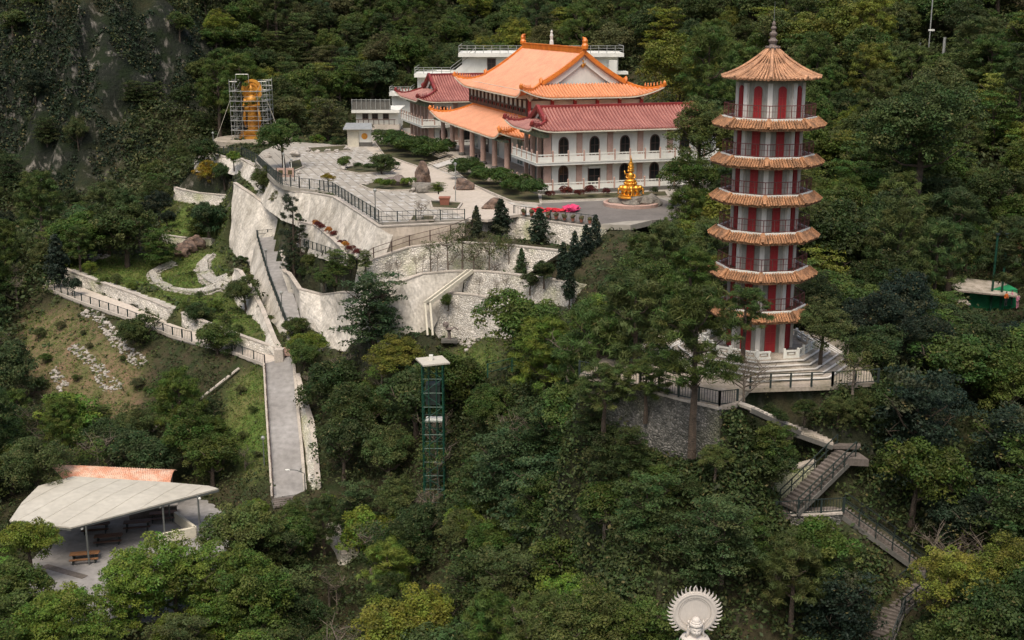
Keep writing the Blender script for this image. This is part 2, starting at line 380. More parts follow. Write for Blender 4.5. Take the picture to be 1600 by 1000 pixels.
# ---------------------------------------------------------------- terrain
CT = []
def ct(px, py, D): p = PD(px, py, D); CT.append((p.x, p.y, p.z))
for t in [
 # left cliff and hillside behind
 (-150,330,225),(0,330,222),(60,335,222),(110,340,222),(150,325,224),(210,300,226),(260,285,228),(320,238,236),
 (-150,200,240),(0,200,238),(80,190,236),(150,190,238),(200,180,242),(250,200,240),(290,200,243),(320,190,252),
 (-150,0,258),(0,0,254),(100,0,252),(180,0,258),(250,0,268),(330,0,300),(420,0,315),(520,0,320),(620,0,325),(720,0,325),(820,0,325),(920,0,320),
 (-150,-160,290),(100,-160,285),(300,-160,320),(600,-160,350),(900,-160,350),(1200,-160,330),(1500,-160,300),(1750,-160,290),
 (360,200,250),(440,195,252),(520,180,256),(600,140,270),(700,90,290),(360,120,270),(440,110,280),(520,100,285),
 (980,100,270),(1060,130,245),(1100,60,265),(1150,200,215),(1100,230,190),(1060,280,170),(1110,300,160),(1200,300,165),
 (1050,0,300),(1200,0,285),(1300,0,270),(1400,0,262),(1500,0,250),(1600,0,240),(1750,0,235),
 (1300,120,225),(1400,110,215),(1500,120,210),(1600,120,205),(1750,120,200),
 (1300,250,185),(1400,240,180),(1500,240,175),(1600,240,175),(1750,240,170),
 (1300,380,155),(1400,400,145),(1450,440,142),(1500,480,140),(1560,470,140),(1620,450,142),(1750,440,142),
 (1150,400,140),(1050,400,135),(980,380,135),(960,450,120),(1050,480,115),(1120,520,105),(1320,480,115),(1400,520,110),
 (900,520,113),(850,540,115),(900,560,103),(950,590,92),(820,560,117),
 (1340,560,97),(1400,590,90),(1480,600,92),(1560,600,95),(1640,600,97),(1750,600,97),
 (1400,680,83),(1500,700,84),(1600,700,86),(1750,700,86),(1500,800,77),(1600,800,78),(1750,800,78),(1500,900,72),(1600,900,72),(1500,1000,68),(1600,1000,68),(1750,1000,68),
 (380,223,220),(420,223,220),(396,214,232),(360,226,219),(440,217,228),(500,219,228),
 # stairs zone
 (1170,650,79.5),(1240,680,79.2),(1300,705,79),(1350,720,78.8),(1210,800,76.2),(1330,790,76.5),(1400,850,75),(1450,900,73.5),(1380,960,71.2),(1380,1030,69),(1250,900,72.5),
 (1130,765,73.8),(1060,760,76),(1000,750,77.5),(1060,800,75.5),(960,800,79),(1000,850,74),(1060,880,72.5),(1120,880,72.5),(1190,860,73.5),
 (1000,940,70.5),(1085,940,70),(1180,940,70.5),(1000,1020,68),(1085,1020,68),(1180,1020,68),(1280,1000,69),
 # middle valley
 (620,560,129),(700,545,126),(760,545,122),(820,600,107),(600,620,124),(680,620,119),(740,640,112),(840,660,103),(900,650,97),(900,620,98),
 (540,600,129),(520,660,122),(560,720,117),(620,720,114),(700,720,109),(800,720,101),(880,740,92),(540,800,110),(600,800,108),(700,800,103),(800,800,95),(900,820,87),
 (560,900,101),(700,900,94),(800,900,89),(900,900,82),(400,1000,93),(560,1000,92),(700,1000,86),(900,1000,78),(400,900,101),(480,860,105),
 (500,760,113.5),(420,800,109.5),
 # left hillside
 (-150,420,190),(0,420,185),(60,440,172),(60,380,192),(110,380,188),(200,350,200),(240,330,208),(170,420,176),(250,400,180),(310,390,182.5),(345,380,183),(345,330,196),(320,340,197),(270,340,203),(300,280,214),(260,270,222),
 (180,440,170),(230,450,165),(300,430,168),(340,425,166),(330,465,157.5),(290,470,155),(350,490,149),(390,520,142),(310,450,161),
 (-150,520,163),(0,520,160),(60,500,161),(120,500,155),(180,510,149.5),(230,530,144.5),(100,560,147),(170,580,142),(240,570,140.5),(320,565,136.8),(300,600,134.5),
 (-150,620,147),(0,620,144),(100,640,139),(200,640,135),(300,660,129),(390,620,128.5),(395,700,119),(330,720,121.5),(200,700,127),(100,710,129),(0,720,131),(-150,720,132),
 (395,770,113),(340,760,116),(370,830,108.5),(0,850,107),(-60,800,112),(-150,900,104),(0,1000,92),(-150,1040,88),(100,1000,93),(250,1000,93),(10,930,99),
 (370,430,163.5),(400,470,153),(425,520,143),(430,370,174),(455,375,164),(500,420,148),(540,442,134.5),(480,440,148),(455,350,163),(380,275,190),(420,310,176),(445,345,166),
 (600,441,131),
]: ct(*t)
def dense(a, step=2.5):
    out = [Vector(a[0])]
    for p, q in zip(a[:-1], a[1:]):
        n = max(1, int((Vector(q) - Vector(p)).length / step))
        for k in range(1, n + 1): out.append(Vector(p).lerp(Vector(q), k / n))
    return out
WALL3 = []
for nm, lab, mt, top, bot in WALLS:
    T = [PD(*t) for t in top]; B = [PD(*b) for b in bot]
    WALL3.append((nm, lab, mt, T, B))
    for i in range(len(T) - 1):
        n = max(1, int((T[i + 1] - T[i]).length / 2.5))
        for k in range(n + 1):
            if k == n and i < len(T) - 2: continue
            t = T[i].lerp(T[i + 1], k / n); b = B[i].lerp(B[i + 1], k / n)
            d = Vector((t.x - b.x, t.y - b.y, 0))
            tg = (T[i + 1] - T[i]); nrm = Vector((tg.y, -tg.x, 0)).normalized()
            if nrm.y > 0 and abs(nrm.y) > .2: nrm = -nrm
            # the side the wall leans away from
            if d.length > .3 and nrm.dot(d) > .5 * d.length: nrm = -nrm
            q = t - nrm * .9; CT.append((q.x, q.y, t.z - .12))
            q = b + nrm * .5; CT.append((q.x, q.y, b.z + .12))
def inpoly(P, x, y):
    r_ = np.zeros(np.shape(x), bool); n = len(P)
    for i in range(n):
        x0, y0 = P[i][0], P[i][1]; x1, y1 = P[(i + 1) % n][0], P[(i + 1) % n][1]
        c = ((y0 > y) != (y1 > y))
        with np.errstate(divide='ignore', invalid='ignore'):
            r_ ^= c & (x < (x1 - x0) * (y - y0) / (y1 - y0 + 1e-12) + x0)
    return r_
gx, gy = np.meshgrid(np.arange(-75, 61, 6.0), np.arange(130, 264, 6.0))
k = inpoly(PLAZA, gx, gy)
for a, b in zip(gx[k], gy[k]): CT.append((a, b, ZP - .2))
for p in dense(PLAZA[:6] + [], 3): CT.append((p.x, p.y, p.z - .2))
for p in dense(PLAZA[11:], 3): CT.append((p.x, p.y, p.z - .2))
for P, z in ((TERR, -25.3), (SHEL, -48.15)):
    xs = [p.x for p in P]; ys = [p.y for p in P]
    gx, gy = np.meshgrid(np.arange(min(xs), max(xs), 2.5), np.arange(min(ys), max(ys), 2.5))
    k = inpoly(P, gx, gy)
    for a, b in zip(gx[k], gy[k]): CT.append((a, b, z))
    for p in dense([Vector((p.x, p.y, z)) for p in P], 2.5): CT.append(tuple(p))
ROAD3 = {}
for k_, (l, r_) in ROADS.items():
    Lp = [PD(*t) for t in l]; Rp = [PD(*t) for t in r_]
    ROAD3[k_] = (Lp, Rp)
    if len(Lp) == len(Rp):
        for i in range(len(Lp) - 1):
            n = max(1, int((Lp[i + 1] - Lp[i]).length / 2.0))
            for j in range(n + 1):
                a, b = Lp[i].lerp(Lp[i + 1], j / n), Rp[i].lerp(Rp[i + 1], j / n)
                for s_ in (.05, .5, .95):
                    q = a.lerp(b, s_); CT.append((q.x, q.y, q.z - .25))
CT = np.array(CT)
key = np.round(CT[:, :2] / .7).astype(int)
_, ix = np.unique(key, axis=0, return_index=True)
CT = CT[np.sort(ix)]
n = len(CT)
dm = np.sqrt(((CT[:, None, :2] - CT[None, :, :2]) ** 2).sum(-1) + .3)
A = np.zeros((n + 3, n + 3)); A[:n, :n] = dm - np.eye(n) * .15
A[:n, n] = 1; A[:n, n + 1:] = CT[:, :2]; A[n, :n] = 1; A[n + 1:, :n] = CT[:, :2].T
rhs = np.zeros(n + 3); rhs[:n] = CT[:, 2]
wt = np.linalg.solve(A, rhs)
STEP = 1.0
X0, X1, Y0, Y1 = -170, 170, 44, 375
gx = np.arange(X0, X1 + .1, STEP); gy = np.arange(Y0, Y1 + .1, STEP)
GX, GY = np.meshgrid(gx, gy)
HZ = np.zeros(GX.shape)
for i in range(GX.shape[0]):
    d = np.sqrt((GX[i][:, None] - CT[None, :, 0]) ** 2 + (GY[i][:, None] - CT[None, :, 1]) ** 2 + .3)
    HZ[i] = d @ wt[:n] + wt[n] + wt[n + 1] * GX[i] + wt[n + 2] * GY[i]
def clampz(P, z, m=0.0):
    k = inpoly(P, GX, GY); HZ[k] = np.minimum(HZ[k], z)
clampz(PLAZA, ZP - .12); clampz(TERR, -25.25); clampz(SHEL, -48.12)
for Lp, Rp in ROAD3.values():
    for i in range(min(len(Lp), len(Rp)) - 1):
        Q = [Lp[i], Lp[i + 1], Rp[i + 1], Rp[i]]
        k = inpoly(Q, GX, GY)
        if not k.any(): continue
        # plane fit
        Am = np.array([[q.x, q.y, 1] for q in Q]); s_, *_ = np.linalg.lstsq(Am, np.array([q.z for q in Q]), rcond=None)
        HZ[k] = np.minimum(HZ[k], s_[0] * GX[k] + s_[1] * GY[k] + s_[2] - .22)
# rough up the natural ground, more on the cliffs
gzy, gzx = np.gradient(HZ, STEP)
slope = np.sqrt(gzx ** 2 + gzy ** 2)
def vnoise(shape_x, shape_y, sc_, seed):
    g = np.random.default_rng(seed)
    out = np.zeros(GX.shape); amp = 1
    for o_ in range(4):
        s_ = sc_ / 2 ** o_
        nx_, ny_ = int((X1 - X0) / s_) + 3, int((Y1 - Y0) / s_) + 3
        t = g.standard_normal((ny_, nx_))
        fx = (GX - X0) / s_; fy = (GY - Y0) / s_
        ix_, iy_ = fx.astype(int), fy.astype(int); fx -= ix_; fy -= iy_
        fx = fx * fx * (3 - 2 * fx); fy = fy * fy * (3 - 2 * fy)
        out += amp * (t[iy_, ix_] * (1 - fx) * (1 - fy) + t[iy_, ix_ + 1] * fx * (1 - fy) + t[iy_ + 1, ix_] * (1 - fx) * fy + t[iy_ + 1, ix_ + 1] * fx * fy)
        amp *= .5
    return out
built = inpoly(PLAZA, GX, GY) | inpoly(TERR, GX, GY) | inpoly(SHEL, GX, GY)
for Lp, Rp in ROAD3.values(): built |= inpoly(Lp + Rp[::-1], GX, GY)
ridges = np.abs(vnoise(0, 0, 22, 3))
amp = np.clip((slope - .55) / .9, 0, 1) * np.clip((GY - 205) / 20, 0, 1)
rg = np.random.default_rng(44); t_ = rg.standard_normal((14, 90))
fx = (GX - X0) / 4.5; fy = (GY - Y0) / 30.0; i_x = fx.astype(int); i_y = fy.astype(int); fx -= i_x; fy -= i_y; fx = fx * fx * (3 - 2 * fx)
ribs = t_[i_y, i_x] * (1 - fx) * (1 - fy) + t_[i_y, i_x + 1] * fx * (1 - fy) + t_[i_y + 1, i_x] * (1 - fx) * fy + t_[i_y + 1, i_x + 1] * fx * fy
HZ += np.where(built | (GX > -25), 0, amp * np.minimum(0, -np.abs(ribs)) * 4.2)
HZ += np.where(built | (GX > -20), 0, amp * vnoise(0, 0, 3.2, 9) * .75)
HZ += np.where(built, 0, amp * (ridges - .8) * 3.2 + vnoise(0, 0, 5, 5) * np.clip((GY - 190) / 60, .03, .6))
for nm, lab, mt, T, B in WALL3:
    for i in range(len(T) - 1):
        t0, t1, b0_, b1_ = T[i], T[i + 1], B[i], B[i + 1]
        tg = t1 - t0; Lh = math.hypot(tg.x, tg.y)
        if Lh < .3: continue
        nr = Vector((tg.y, -tg.x, 0)).normalized()
        if nr.y > 0 and abs(nr.y) > .2: nr = -nr
        d_ = Vector((t0.x - b0_.x + t1.x - b1_.x, t0.y - b0_.y + t1.y - b1_.y, 0))
        if d_.length > .6 and nr.dot(d_) > .5 * d_.length: nr = -nr
        U = ((GX - t0.x) * tg.x + (GY - t0.y) * tg.y) / Lh ** 2
        S = (GX - t0.x) * nr.x + (GY - t0.y) * nr.y
        wd = abs((b0_ - t0).dot(nr)) * (1 - U) + abs((b1_ - t1).dot(nr)) * U; wd = np.maximum(wd, .15)
        tz = t0.z + (t1.z - t0.z) * U; bz = b0_.z + (b1_.z - b0_.z) * U
        lim = np.where(S < -1.15, tz - .12, np.where(S < wd + 1.2, np.minimum(bz, tz) - .12, bz - .12 + (S - wd - 1.2) * .6))
        mk = (U > -.04) & (U < 1.04) & (S > -2.3) & (S < wd + 2.6)
        HZ[mk] = np.minimum(HZ[mk], lim[mk])
        o0_, o1_ = [Vector((b_.x - t_.x, b_.y - t_.y, 0)) for b_, t_ in ((b0_, t0), (b1_, t1))]
        if o0_.length > .2 and o1_.length > .2:
            Q = [t0, t1, b1_ + o1_.normalized() * 1.3, b0_ + o0_.normalized() * 1.3]
            mk = inpoly(Q, GX, GY); HZ[mk] = np.minimum(HZ[mk], max(b0_.z, b1_.z) - .12)
def height(x, y):
    fx = (x - X0) / STEP; fy = (y - Y0) / STEP
    i = min(max(int(fx), 0), len(gx) - 2); j = min(max(int(fy), 0), len(gy) - 2)
    fx = min(max(fx - i, 0), 1); fy = min(max(fy - j, 0), 1)
    return float(HZ[j, i] * (1 - fx) * (1 - fy) + HZ[j, i + 1] * fx * (1 - fy) + HZ[j + 1, i] * (1 - fx) * fy + HZ[j + 1, i + 1] * fx * fy)
def hit(px, py, lift=0.0, d0=50, d1=370):
    r_ = ray(px, py); d = d0
    while d < d1:
        if r_.z * d <= height(r_.x * d, d) + lift:
            a, b = d - 1.0, d
            for _ in range(12):
                m = (a + b) / 2
                if r_.z * m <= height(r_.x * m, m) + lift: b = m
                else: a = m
            return Vector((r_.x * b, b, height(r_.x * b, b)))
        d += 1.0
    return None
V = np.stack([GX.ravel(), GY.ravel(), HZ.ravel()], 1)
ny_, nx_ = GX.shape
idx = np.arange(ny_ * nx_).reshape(ny_, nx_)
F = np.stack([idx[:-1, :-1].ravel(), idx[:-1, 1:].ravel(), idx[1:, 1:].ravel(), idx[1:, :-1].ravel()], 1)
def npmesh(name, V, F):
    me = bpy.data.meshes.new(name); k = F.shape[1]
    me.vertices.add(len(V)); me.vertices.foreach_set('co', np.ascontiguousarray(V, dtype=np.float32).ravel())
    me.loops.add(F.size); me.loops.foreach_set('vertex_index', np.ascontiguousarray(F, dtype=np.int32).ravel())
    me.polygons.add(len(F)); me.polygons.foreach_set('loop_start', np.arange(0, F.size, k, dtype=np.int32))
    me.polygons.foreach_set('loop_total', np.full(len(F), k, dtype=np.int32))
    me.update(calc_edges=True); return me
# ground cover weights: lawn (R), bare earth (G), rock (B)
LAWNS = [[(100,405),(120,470),(215,450),(270,478),(330,470),(345,420),(355,392),(300,395),(240,405),(160,400)],
         [(290,460),(350,455),(425,535),(400,538),(280,485)], [(225,335),(260,315),(355,325),(355,375),(260,370)],
         [(700,548),(760,545),(790,575),(720,590)], [(370,590),(412,580),(418,700),(400,760),(340,690)], [(440,300),(400,270),(375,262),(430,350),(450,345)]]
EARTH = [[(30,500),(110,480),(230,560),(200,690),(90,650),(20,560)], [(1320,860),(1400,920),(1360,1000),(1280,1000)],[(370,585),(410,610),(410,650),(360,640)]]
zc_ = GY * cp - HZ * sp; PX_ = 800 + FPX * GX / zc_; PY_ = 500 - FPX * (GY * sp + HZ * cp) / zc_
lawn = np.zeros(GX.shape); earth = np.zeros(GX.shape)
for P in LAWNS: lawn[inpoly(P, PX_, PY_)] = 1
for P in EARTH: earth[inpoly(P, PX_, PY_)] = 1
def blur(a, n=2):
    for _ in range(n):
        a = (a + np.roll(a, 1, 0) + np.roll(a, -1, 0) + np.roll(a, 1, 1) + np.roll(a, -1, 1)) / 5
    return a
lawn, earth = blur(lawn), blur(earth)
rockw = blur(np.clip((slope - .75) / .5, 0, 1) * np.where(GY > 195, 1, .6))
me = npmesh('terrain', V, F)
ca = me.color_attributes.new('cover', 'FLOAT_COLOR', 'POINT')
ca.data.foreach_set('color', np.stack([lawn.ravel(), earth.ravel(), rockw.ravel(), np.ones(lawn.size)], 1).astype(np.float32).ravel())
me.shade_smooth()
gm = bpy.data.materials.new('hillside_ground'); gm.use_nodes = True
N, L = gm.node_tree.nodes, gm.node_tree.links; b = N['Principled BSDF']; b.inputs['Roughness'].default_value = .95; b.inputs['Specular IOR Level'].default_value = .15
geo = N.new('ShaderNodeNewGeometry'); at = N.new('ShaderNodeAttribute'); at.attribute_name = 'cover'
sx_ = N.new('ShaderNodeSeparateColor'); L.new(at.outputs['Color'], sx_.inputs[0])
def NZ(scale, lo, hi, detail=6, zs=1.0):
    mp = N.new('ShaderNodeMapping'); mp.inputs['Scale'].default_value = (1, 1, zs); L.new(geo.outputs['Position'], mp.inputs[0])
    t = N.new('ShaderNodeTexNoise'); t.inputs['Scale'].default_value = scale; t.inputs['Detail'].default_value = detail; t.inputs['Roughness'].default_value = .65
    L.new(mp.outputs[0], t.inputs['Vector'])
    r_ = N.new('ShaderNodeMapRange'); r_.inputs[1].default_value = lo; r_.inputs[2].default_value = hi; L.new(t.outputs[0], r_.inputs[0])
    return r_.outputs[0]
def MX(f, a, b_):
    m = N.new('ShaderNodeMix'); m.data_type = 'RGBA'
    if isinstance(f, float): m.inputs[0].default_value = f
    else: L.new(f, m.inputs[0])
    for i, c in ((6, a), (7, b_)):
        if isinstance(c, tuple): m.inputs[i].default_value = (*c, 1)
        else: L.new(c, m.inputs[i])
    return m.outputs[2]
under = MX(NZ(.5, .35, .65), (.025, .036, .013), (.055, .045, .026))
lawnc = MX(NZ(.35, .38, .66), (.085, .145, .028), (.14, .14, .05))
earthc = MX(NZ(.6, .36, .62), (.19, .125, .08), (.10, .105, .04))
rockc = MX(NZ(.55, .54, .70, 8, .10), (.016, .019, .014), (.24, .22, .19))
rockc = MX(NZ(.25, .45, .6), rockc, (.012, .019, .008))
c = MX(sx_.outputs[1], under, earthc); c = MX(sx_.outputs[0], c, lawnc); c = MX(sx_.outputs[2], c, rockc)
L.new(c, b.inputs['Base Color'])
bt = N.new('ShaderNodeTexNoise'); bt.inputs['Scale'].default_value = 1.6; bt.inputs['Detail'].default_value = 8; L.new(geo.outputs['Position'], bt.inputs['Vector'])
bp = N.new('ShaderNodeBump'); bp.inputs['Strength'].default_value = .8; bp.inputs['Distance'].default_value = .5; L.new(bt.outputs[0], bp.inputs['Height']); L.new(bp.outputs[0], b.inputs['Normal'])
tag(struct(link('terrain', me, gm)), 'steep wooded hillside with lawns, earth slopes and grey cliffs', 'hillside')
# skirts of ground running on to the horizon, well outside the view
far = MB()
for a, b_, c_, d_ in (((-1500, -600), (1500, -600), (1500, 46), (-1500, 46)), ((-1500, 46), (-168, 46), (-168, 1500), (-1500, 1500)), ((168, 46), (1500, 46), (1500, 1500), (168, 1500)), ((-168, 373), (168, 373), (168, 1500), (-168, 1500))):
    far.face([(*a, -62), (*b_, -62), (*c_, -62), (*d_, -62)])
tag(struct(far.build('ground', gm)), 'valley floor beyond the hillside', 'ground')
# ---------------------------------------------------------------- walls
def wall_mesh(T, B, thick=1.9, rough=.12, sub=.9):
    mb = MB(); cols = []
    for i in range(len(T) - 1):
        n = max(1, int((T[i + 1] - T[i]).length / sub))
        for k in range(n + (1 if i == len(T) - 2 else 0)):
            t = T[i].lerp(T[i + 1], k / n); b = B[i].lerp(B[i + 1], k / n)
            tg = (T[i + 1] - T[i]); nr = Vector((tg.y, -tg.x, 0)).normalized()
            if nr.y > 0 and abs(nr.y) > .2: nr = -nr
            d = Vector((t.x - b.x, t.y - b.y, 0))
            if d.length > .3 and nr.dot(d) > .5 * d.length: nr = -nr
            cols.append((t, b, nr))
    nv = max(3, int(max((t - b).length for t, b, _ in cols) / sub))
    n0 = len(mb.v); H = nv + 1 + 3
    for i, (t, b, nr) in enumerate(cols):
        b = b + Vector((0, 0, -.8))
        for j in range(nv + 1):
            p = t.lerp(b, j / nv)
            r_ = mnoise.noise(p * .35) * rough * 3 + mnoise.noise(p * 1.3) * rough
            if j in (0,): r_ = 0
            mb.v.append(tuple(p + nr * r_))
        for p in (b - nr * thick, t - nr * thick - Vector((0, 0, .3)), t - nr * .4 - Vector((0, 0, .05))): mb.v.append(tuple(p))
    for i in range(len(cols) - 1):
        for j in range(H):
            j2 = (j + 1) % H
            mb.f.append((n0 + i * H + j, n0 + i * H + j2, n0 + (i + 1) * H + j2, n0 + (i + 1) * H + j))
    mb.f.append(tuple(n0 + j for j in range(H))); mb.f.append(tuple(n0 + (len(cols) - 1) * H + j for j in reversed(range(H))))
    return mb, cols
for nm, lab, mt, T, B in WALL3:
    thk = .5 if any(s_ in lab for s_ in ('sprayed', 'holding the left', 'tapering', 'beside the lower ramp', 'red bushes', 'junction')) else (1.0 if 'tallest' in lab else 1.9)
    mb, cols = wall_mesh(T, B, thick=thk, rough=.12 if 'rubble' in mt else .09)
    root = thing(nm, lab, 'retaining wall', (0, 0, 0))
    mb.build('wall_face', M[mt], root, fix=True)
    cop = MB()
    for (t, b, nr), (t2, b2, nr2) in zip(cols[:-1], cols[1:]):
        a, c_ = t - nr * .2 + Vector((0, 0, .06)), t2 - nr2 * .2 + Vector((0, 0, .06))
        cop.bar(a, c_, .55, .14)
    cop.build('coping', M['edge'], root)
# ---------------------------------------------------------------- roads and level ground
def strip(Lp, Rp, th=.4, sub=2.0):
    mb = MB(); n0 = 0; m = 0
    for i in range(len(Lp) - 1):
        n = max(1, int((Lp[i + 1] - Lp[i]).length / sub))
        for k in range(n + (1 if i == len(Lp) - 2 else 0)):
            a, b = Lp[i].lerp(Lp[i + 1], k / n), Rp[i].lerp(Rp[i + 1], k / n)
            mb.v += [tuple(a), tuple(b), tuple(b - Vector((0, 0, th))), tuple(a - Vector((0, 0, th)))]; m += 1
    for i in range(m - 1):
        for j in range(4):
            j2 = (j + 1) % 4; mb.f.append((i * 4 + j, i * 4 + j2, i * 4 + 4 + j2, i * 4 + 4 + j))
    mb.f.append((0, 1, 2, 3)); mb.f.append(tuple((m - 1) * 4 + j for j in (3, 2, 1, 0)))
    return mb
for k_, lab, mt in (('lower_ramp', 'long straight grey concrete ramp', 'road'), ('upper_ramp', 'narrow grey ramp climbing between white walls', 'road'), ('left_road', 'pale concrete road curving across the left slope', 'walk'), ('junction_path', 'short path under the junction tree', 'walk'), ('white_road', 'white concrete bend behind the trees', 'edge')):
    o = strip(*ROAD3[k_]).build('road' if k_ == 'left_road' else 'path', M[mt], fix=True)
    tag(struct(o), lab, 'path')
kb = MB()
for Lp, Rp in (ROAD3['lower_ramp'], ROAD3['left_road']):
    for a, b in zip(Lp[:-1], Lp[1:]): kb.bar(a + Vector((-.1, 0, .05)), b + Vector((-.1, 0, .05)), .28, .36)
for a, b in zip(ROAD3['lower_ramp'][1][:-1], ROAD3['lower_ramp'][1][1:]): kb.bar(a + Vector((.15, 0, .03)), b + Vector((.15, 0, .03)), .3, .25)
tag(struct(kb.build('kerb', M['edge'])), 'pale concrete kerbs along the ramp and road', 'kerb')
mb = MB(); mb.prism([(p.x, p.y) for p in PLAZA], ZP - .6, ZP)
plaza = struct(mb.build('plaza', M['paving'])); tag(plaza, 'wide grey paved temple plaza with rows of pale squares', 'plaza')
mb = MB(); mb.prism([(p.x, p.y) for p in TERR], -25.4, -25.1)
tag(struct(mb.build('terrace', M['flag'])), 'worn flagstone terrace around the pagoda steps', 'terrace')
mb = MB(); mb.prism([(p.x, p.y) for p in SHEL], -48.7, -48.0)
tag(struct(mb.build('pavement', M['road'])), 'grey concrete yard under and around the open shelter', 'pavement')
# ================================================================ TEMPLE
T0 = PZ(838, 305, ZP); T0.z = ZP
TR = R(17)
e1 = Vector((math.cos(TR), math.sin(TR), 0)); e2 = Vector((-math.sin(TR), math.cos(TR), 0))
def TL(x, y, z=0): return T0 + e1 * x + e2 * y + Vector((0, 0, z))
def rib(mb, pts, lat, w_=.155, h=.17):
    n = len(mb.v); lat = Vector(lat)
    for p in pts:
        p = Vector(p); mb.v += [tuple(p - lat * w_), tuple(p - lat * w_ * .5 + Vector((0, 0, h))), tuple(p + lat * w_ * .5 + Vector((0, 0, h))), tuple(p + lat * w_)]
    for i in range(len(pts) - 1):
        for j in range(3): mb.f.append((n + i * 4 + j, n + i * 4 + j + 1, n + i * 4 + 5 + j, n + i * 4 + 4 + j))
    mb.f.append((n, n + 1, n + 2, n + 3))
def roof(parent, a0, a1, b0, b1, he, hr, sg, axis, mt, trim, big=True, lift=1.2, RL=6, gable=True, s_stop=None, sp_=.47, ends=(True, True), gmat='white', ornament=False, beasts=5):
    W_ = (b1 - b0) / 2
    top = s_stop if s_stop is not None else W_
    def mp(a, b, z): return Vector((a, b, z)) if axis == 'X' else Vector((b, a, z))
    def zz(s): t = s / W_; return he + (hr - he) * (.60 * t + .40 * t * t)
    def P(a, b, s, dz=0):
        da = max(0, min(a - a0, a1 - a)); db = max(0, min(b - b0, b1 - b))
        l = lift * (max(0, 1 - da / RL) ** 2.4) * (max(0, 1 - db / RL) ** 2.4)
        ca = -1 if a - a0 < a1 - a else 1; cb = -1 if b - b0 < b1 - b else 1
        return mp(a + ca * l * .45, b + cb * l * .45, zz(s) + l + dz)
    oh = .45
    sl = MB()
    for sd in (0, 1):
        bb = (lambda s: b0 + s) if sd == 0 else (lambda s: b1 - s)
        lim = (lambda s: (a0 + min(s, sg), a1 - min(s, sg)))
        s1 = min(sg, top)
        def f1(u, v, bb=bb):
            s = v * s1; return P(a0 + s + (a1 - a0 - 2 * s) * u, bb(s), s)
        sl.grid(f1, 34, 5)
        if gable and top > sg:
            def f2(u, v, bb=bb):
                s = sg + v * (top - sg); return P(a0 + sg - oh + (a1 - a0 - 2 * sg + 2 * oh) * u, bb(s), s)
            sl.grid(f2, 24, 7)
    for sd in (0, 1):
        s1 = min(sg, top)
        def f3(u, v, sd=sd):
            s = v * s1; a = a0 + s if sd == 0 else a1 - s
            return P(a, b0 + s + (b1 - b0 - 2 * s) * u, s)
        sl.grid(f3, 20, 5)
    bm_ = bmesh.new(); bm_.from_mesh(sl.mesh('roof_slab')); bmesh.ops.remove_doubles(bm_, verts=bm_.verts, dist=.002)
    bmesh.ops.recalc_face_normals(bm_, faces=bm_.faces)
    for f in list(bm_.faces)[:1]:
        pass
    up = sum(f.normal.z for f in bm_.faces)
    if up < 0: bmesh.ops.reverse_faces(bm_, faces=bm_.faces)
    me_ = bpy.data.meshes.new('roof_slab'); bm_.to_mesh(me_); bm_.free()
    ro = link('roof', me_, M['orange_bed' if mt == 'orange' else 'red_bed'], parent)
    sm_ = ro.modifiers.new('thick', 'SOLIDIFY'); sm_.thickness = .22; sm_.offset = -1
    # tile rows
    tr = MB()
    for sd in (0, 1):
        bb = (lambda s: b0 + s) if sd == 0 else (lambda s: b1 - s)
        a = a0 + .3
        while a < a1 - .2:
            da = min(a - a0, a1 - a)
            smax = top if (da >= sg - oh and gable) else min(da, top, sg if gable else top)
            if smax > .25:
                k = max(2, int(smax / 1.0) + 2)
                rib(tr, [P(a, bb(smax * i / k), smax * i / k, .0) for i in range(k + 1)], (1, 0, 0) if axis == 'X' else (0, 1, 0))
            a += sp_
    for sd in (0, 1):
        b = b0 + .3
        while b < b1 - .2:
            db = min(b - b0, b1 - b); smax = min(db, sg, top)
            if smax > .25:
                k = max(2, int(smax / .8) + 2)
                rib(tr, [P(a0 + smax * i / k if sd == 0 else a1 - smax * i / k, b, smax * i / k) for i in range(k + 1)], (0, 1, 0) if axis == 'X' else (1, 0, 0))
            b += sp_
    stuff(tr.build('tile_rows', M[mt], ro))
    # ridges
    rd = MB()
    def ridge(pts, w_, h): 
        for p, q in zip(pts[:-1], pts[1:]): rd.bar(p + Vector((0, 0, h * .4)), q + Vector((0, 0, h * .4)), w_, h)
    for (aa, sa) in ((a0, 1), (a1, -1)):
        for (b_, sb) in ((b0, 1), (b1, -1)):
            pts = [P(aa + sa * s, b_ + sb * s, s) for s in [i * min(sg, top) / 8 for i in range(9)]]
            ridge(pts, .34, .42)
            rd.blob(pts[0] + Vector((0, 0, .35)), .34, seed=int(aa * 3), sub=1, sq=(1, 1, 1.4))
            for k in range(1, beasts + 1):
                q = pts[0].lerp(pts[4], k / (beasts + 1)); i_ = k / (beasts + 1) * 4; q = pts[int(i_)].lerp(pts[int(i_) + 1], i_ - int(i_))
                rd.lathe([(.12, 0), (.16, .15), (.07, .3), (.11, .38), (.02, .52)], q + Vector((0, 0, .42)), 5)
            if gable and top > sg:
                a_ = aa + sa * (sg - oh * .6)
                pts = [P(a_, b_ + sb * s, s) for s in [sg + (top - sg) * i / 9 for i in range(10)]]
                ridge(pts, .4, .5)
                rd.blob(pts[0] + Vector((0, 0, .5)), .38, seed=3, sub=1, sq=(1, 1, 1.4))
            if gable and top > sg and False: pass
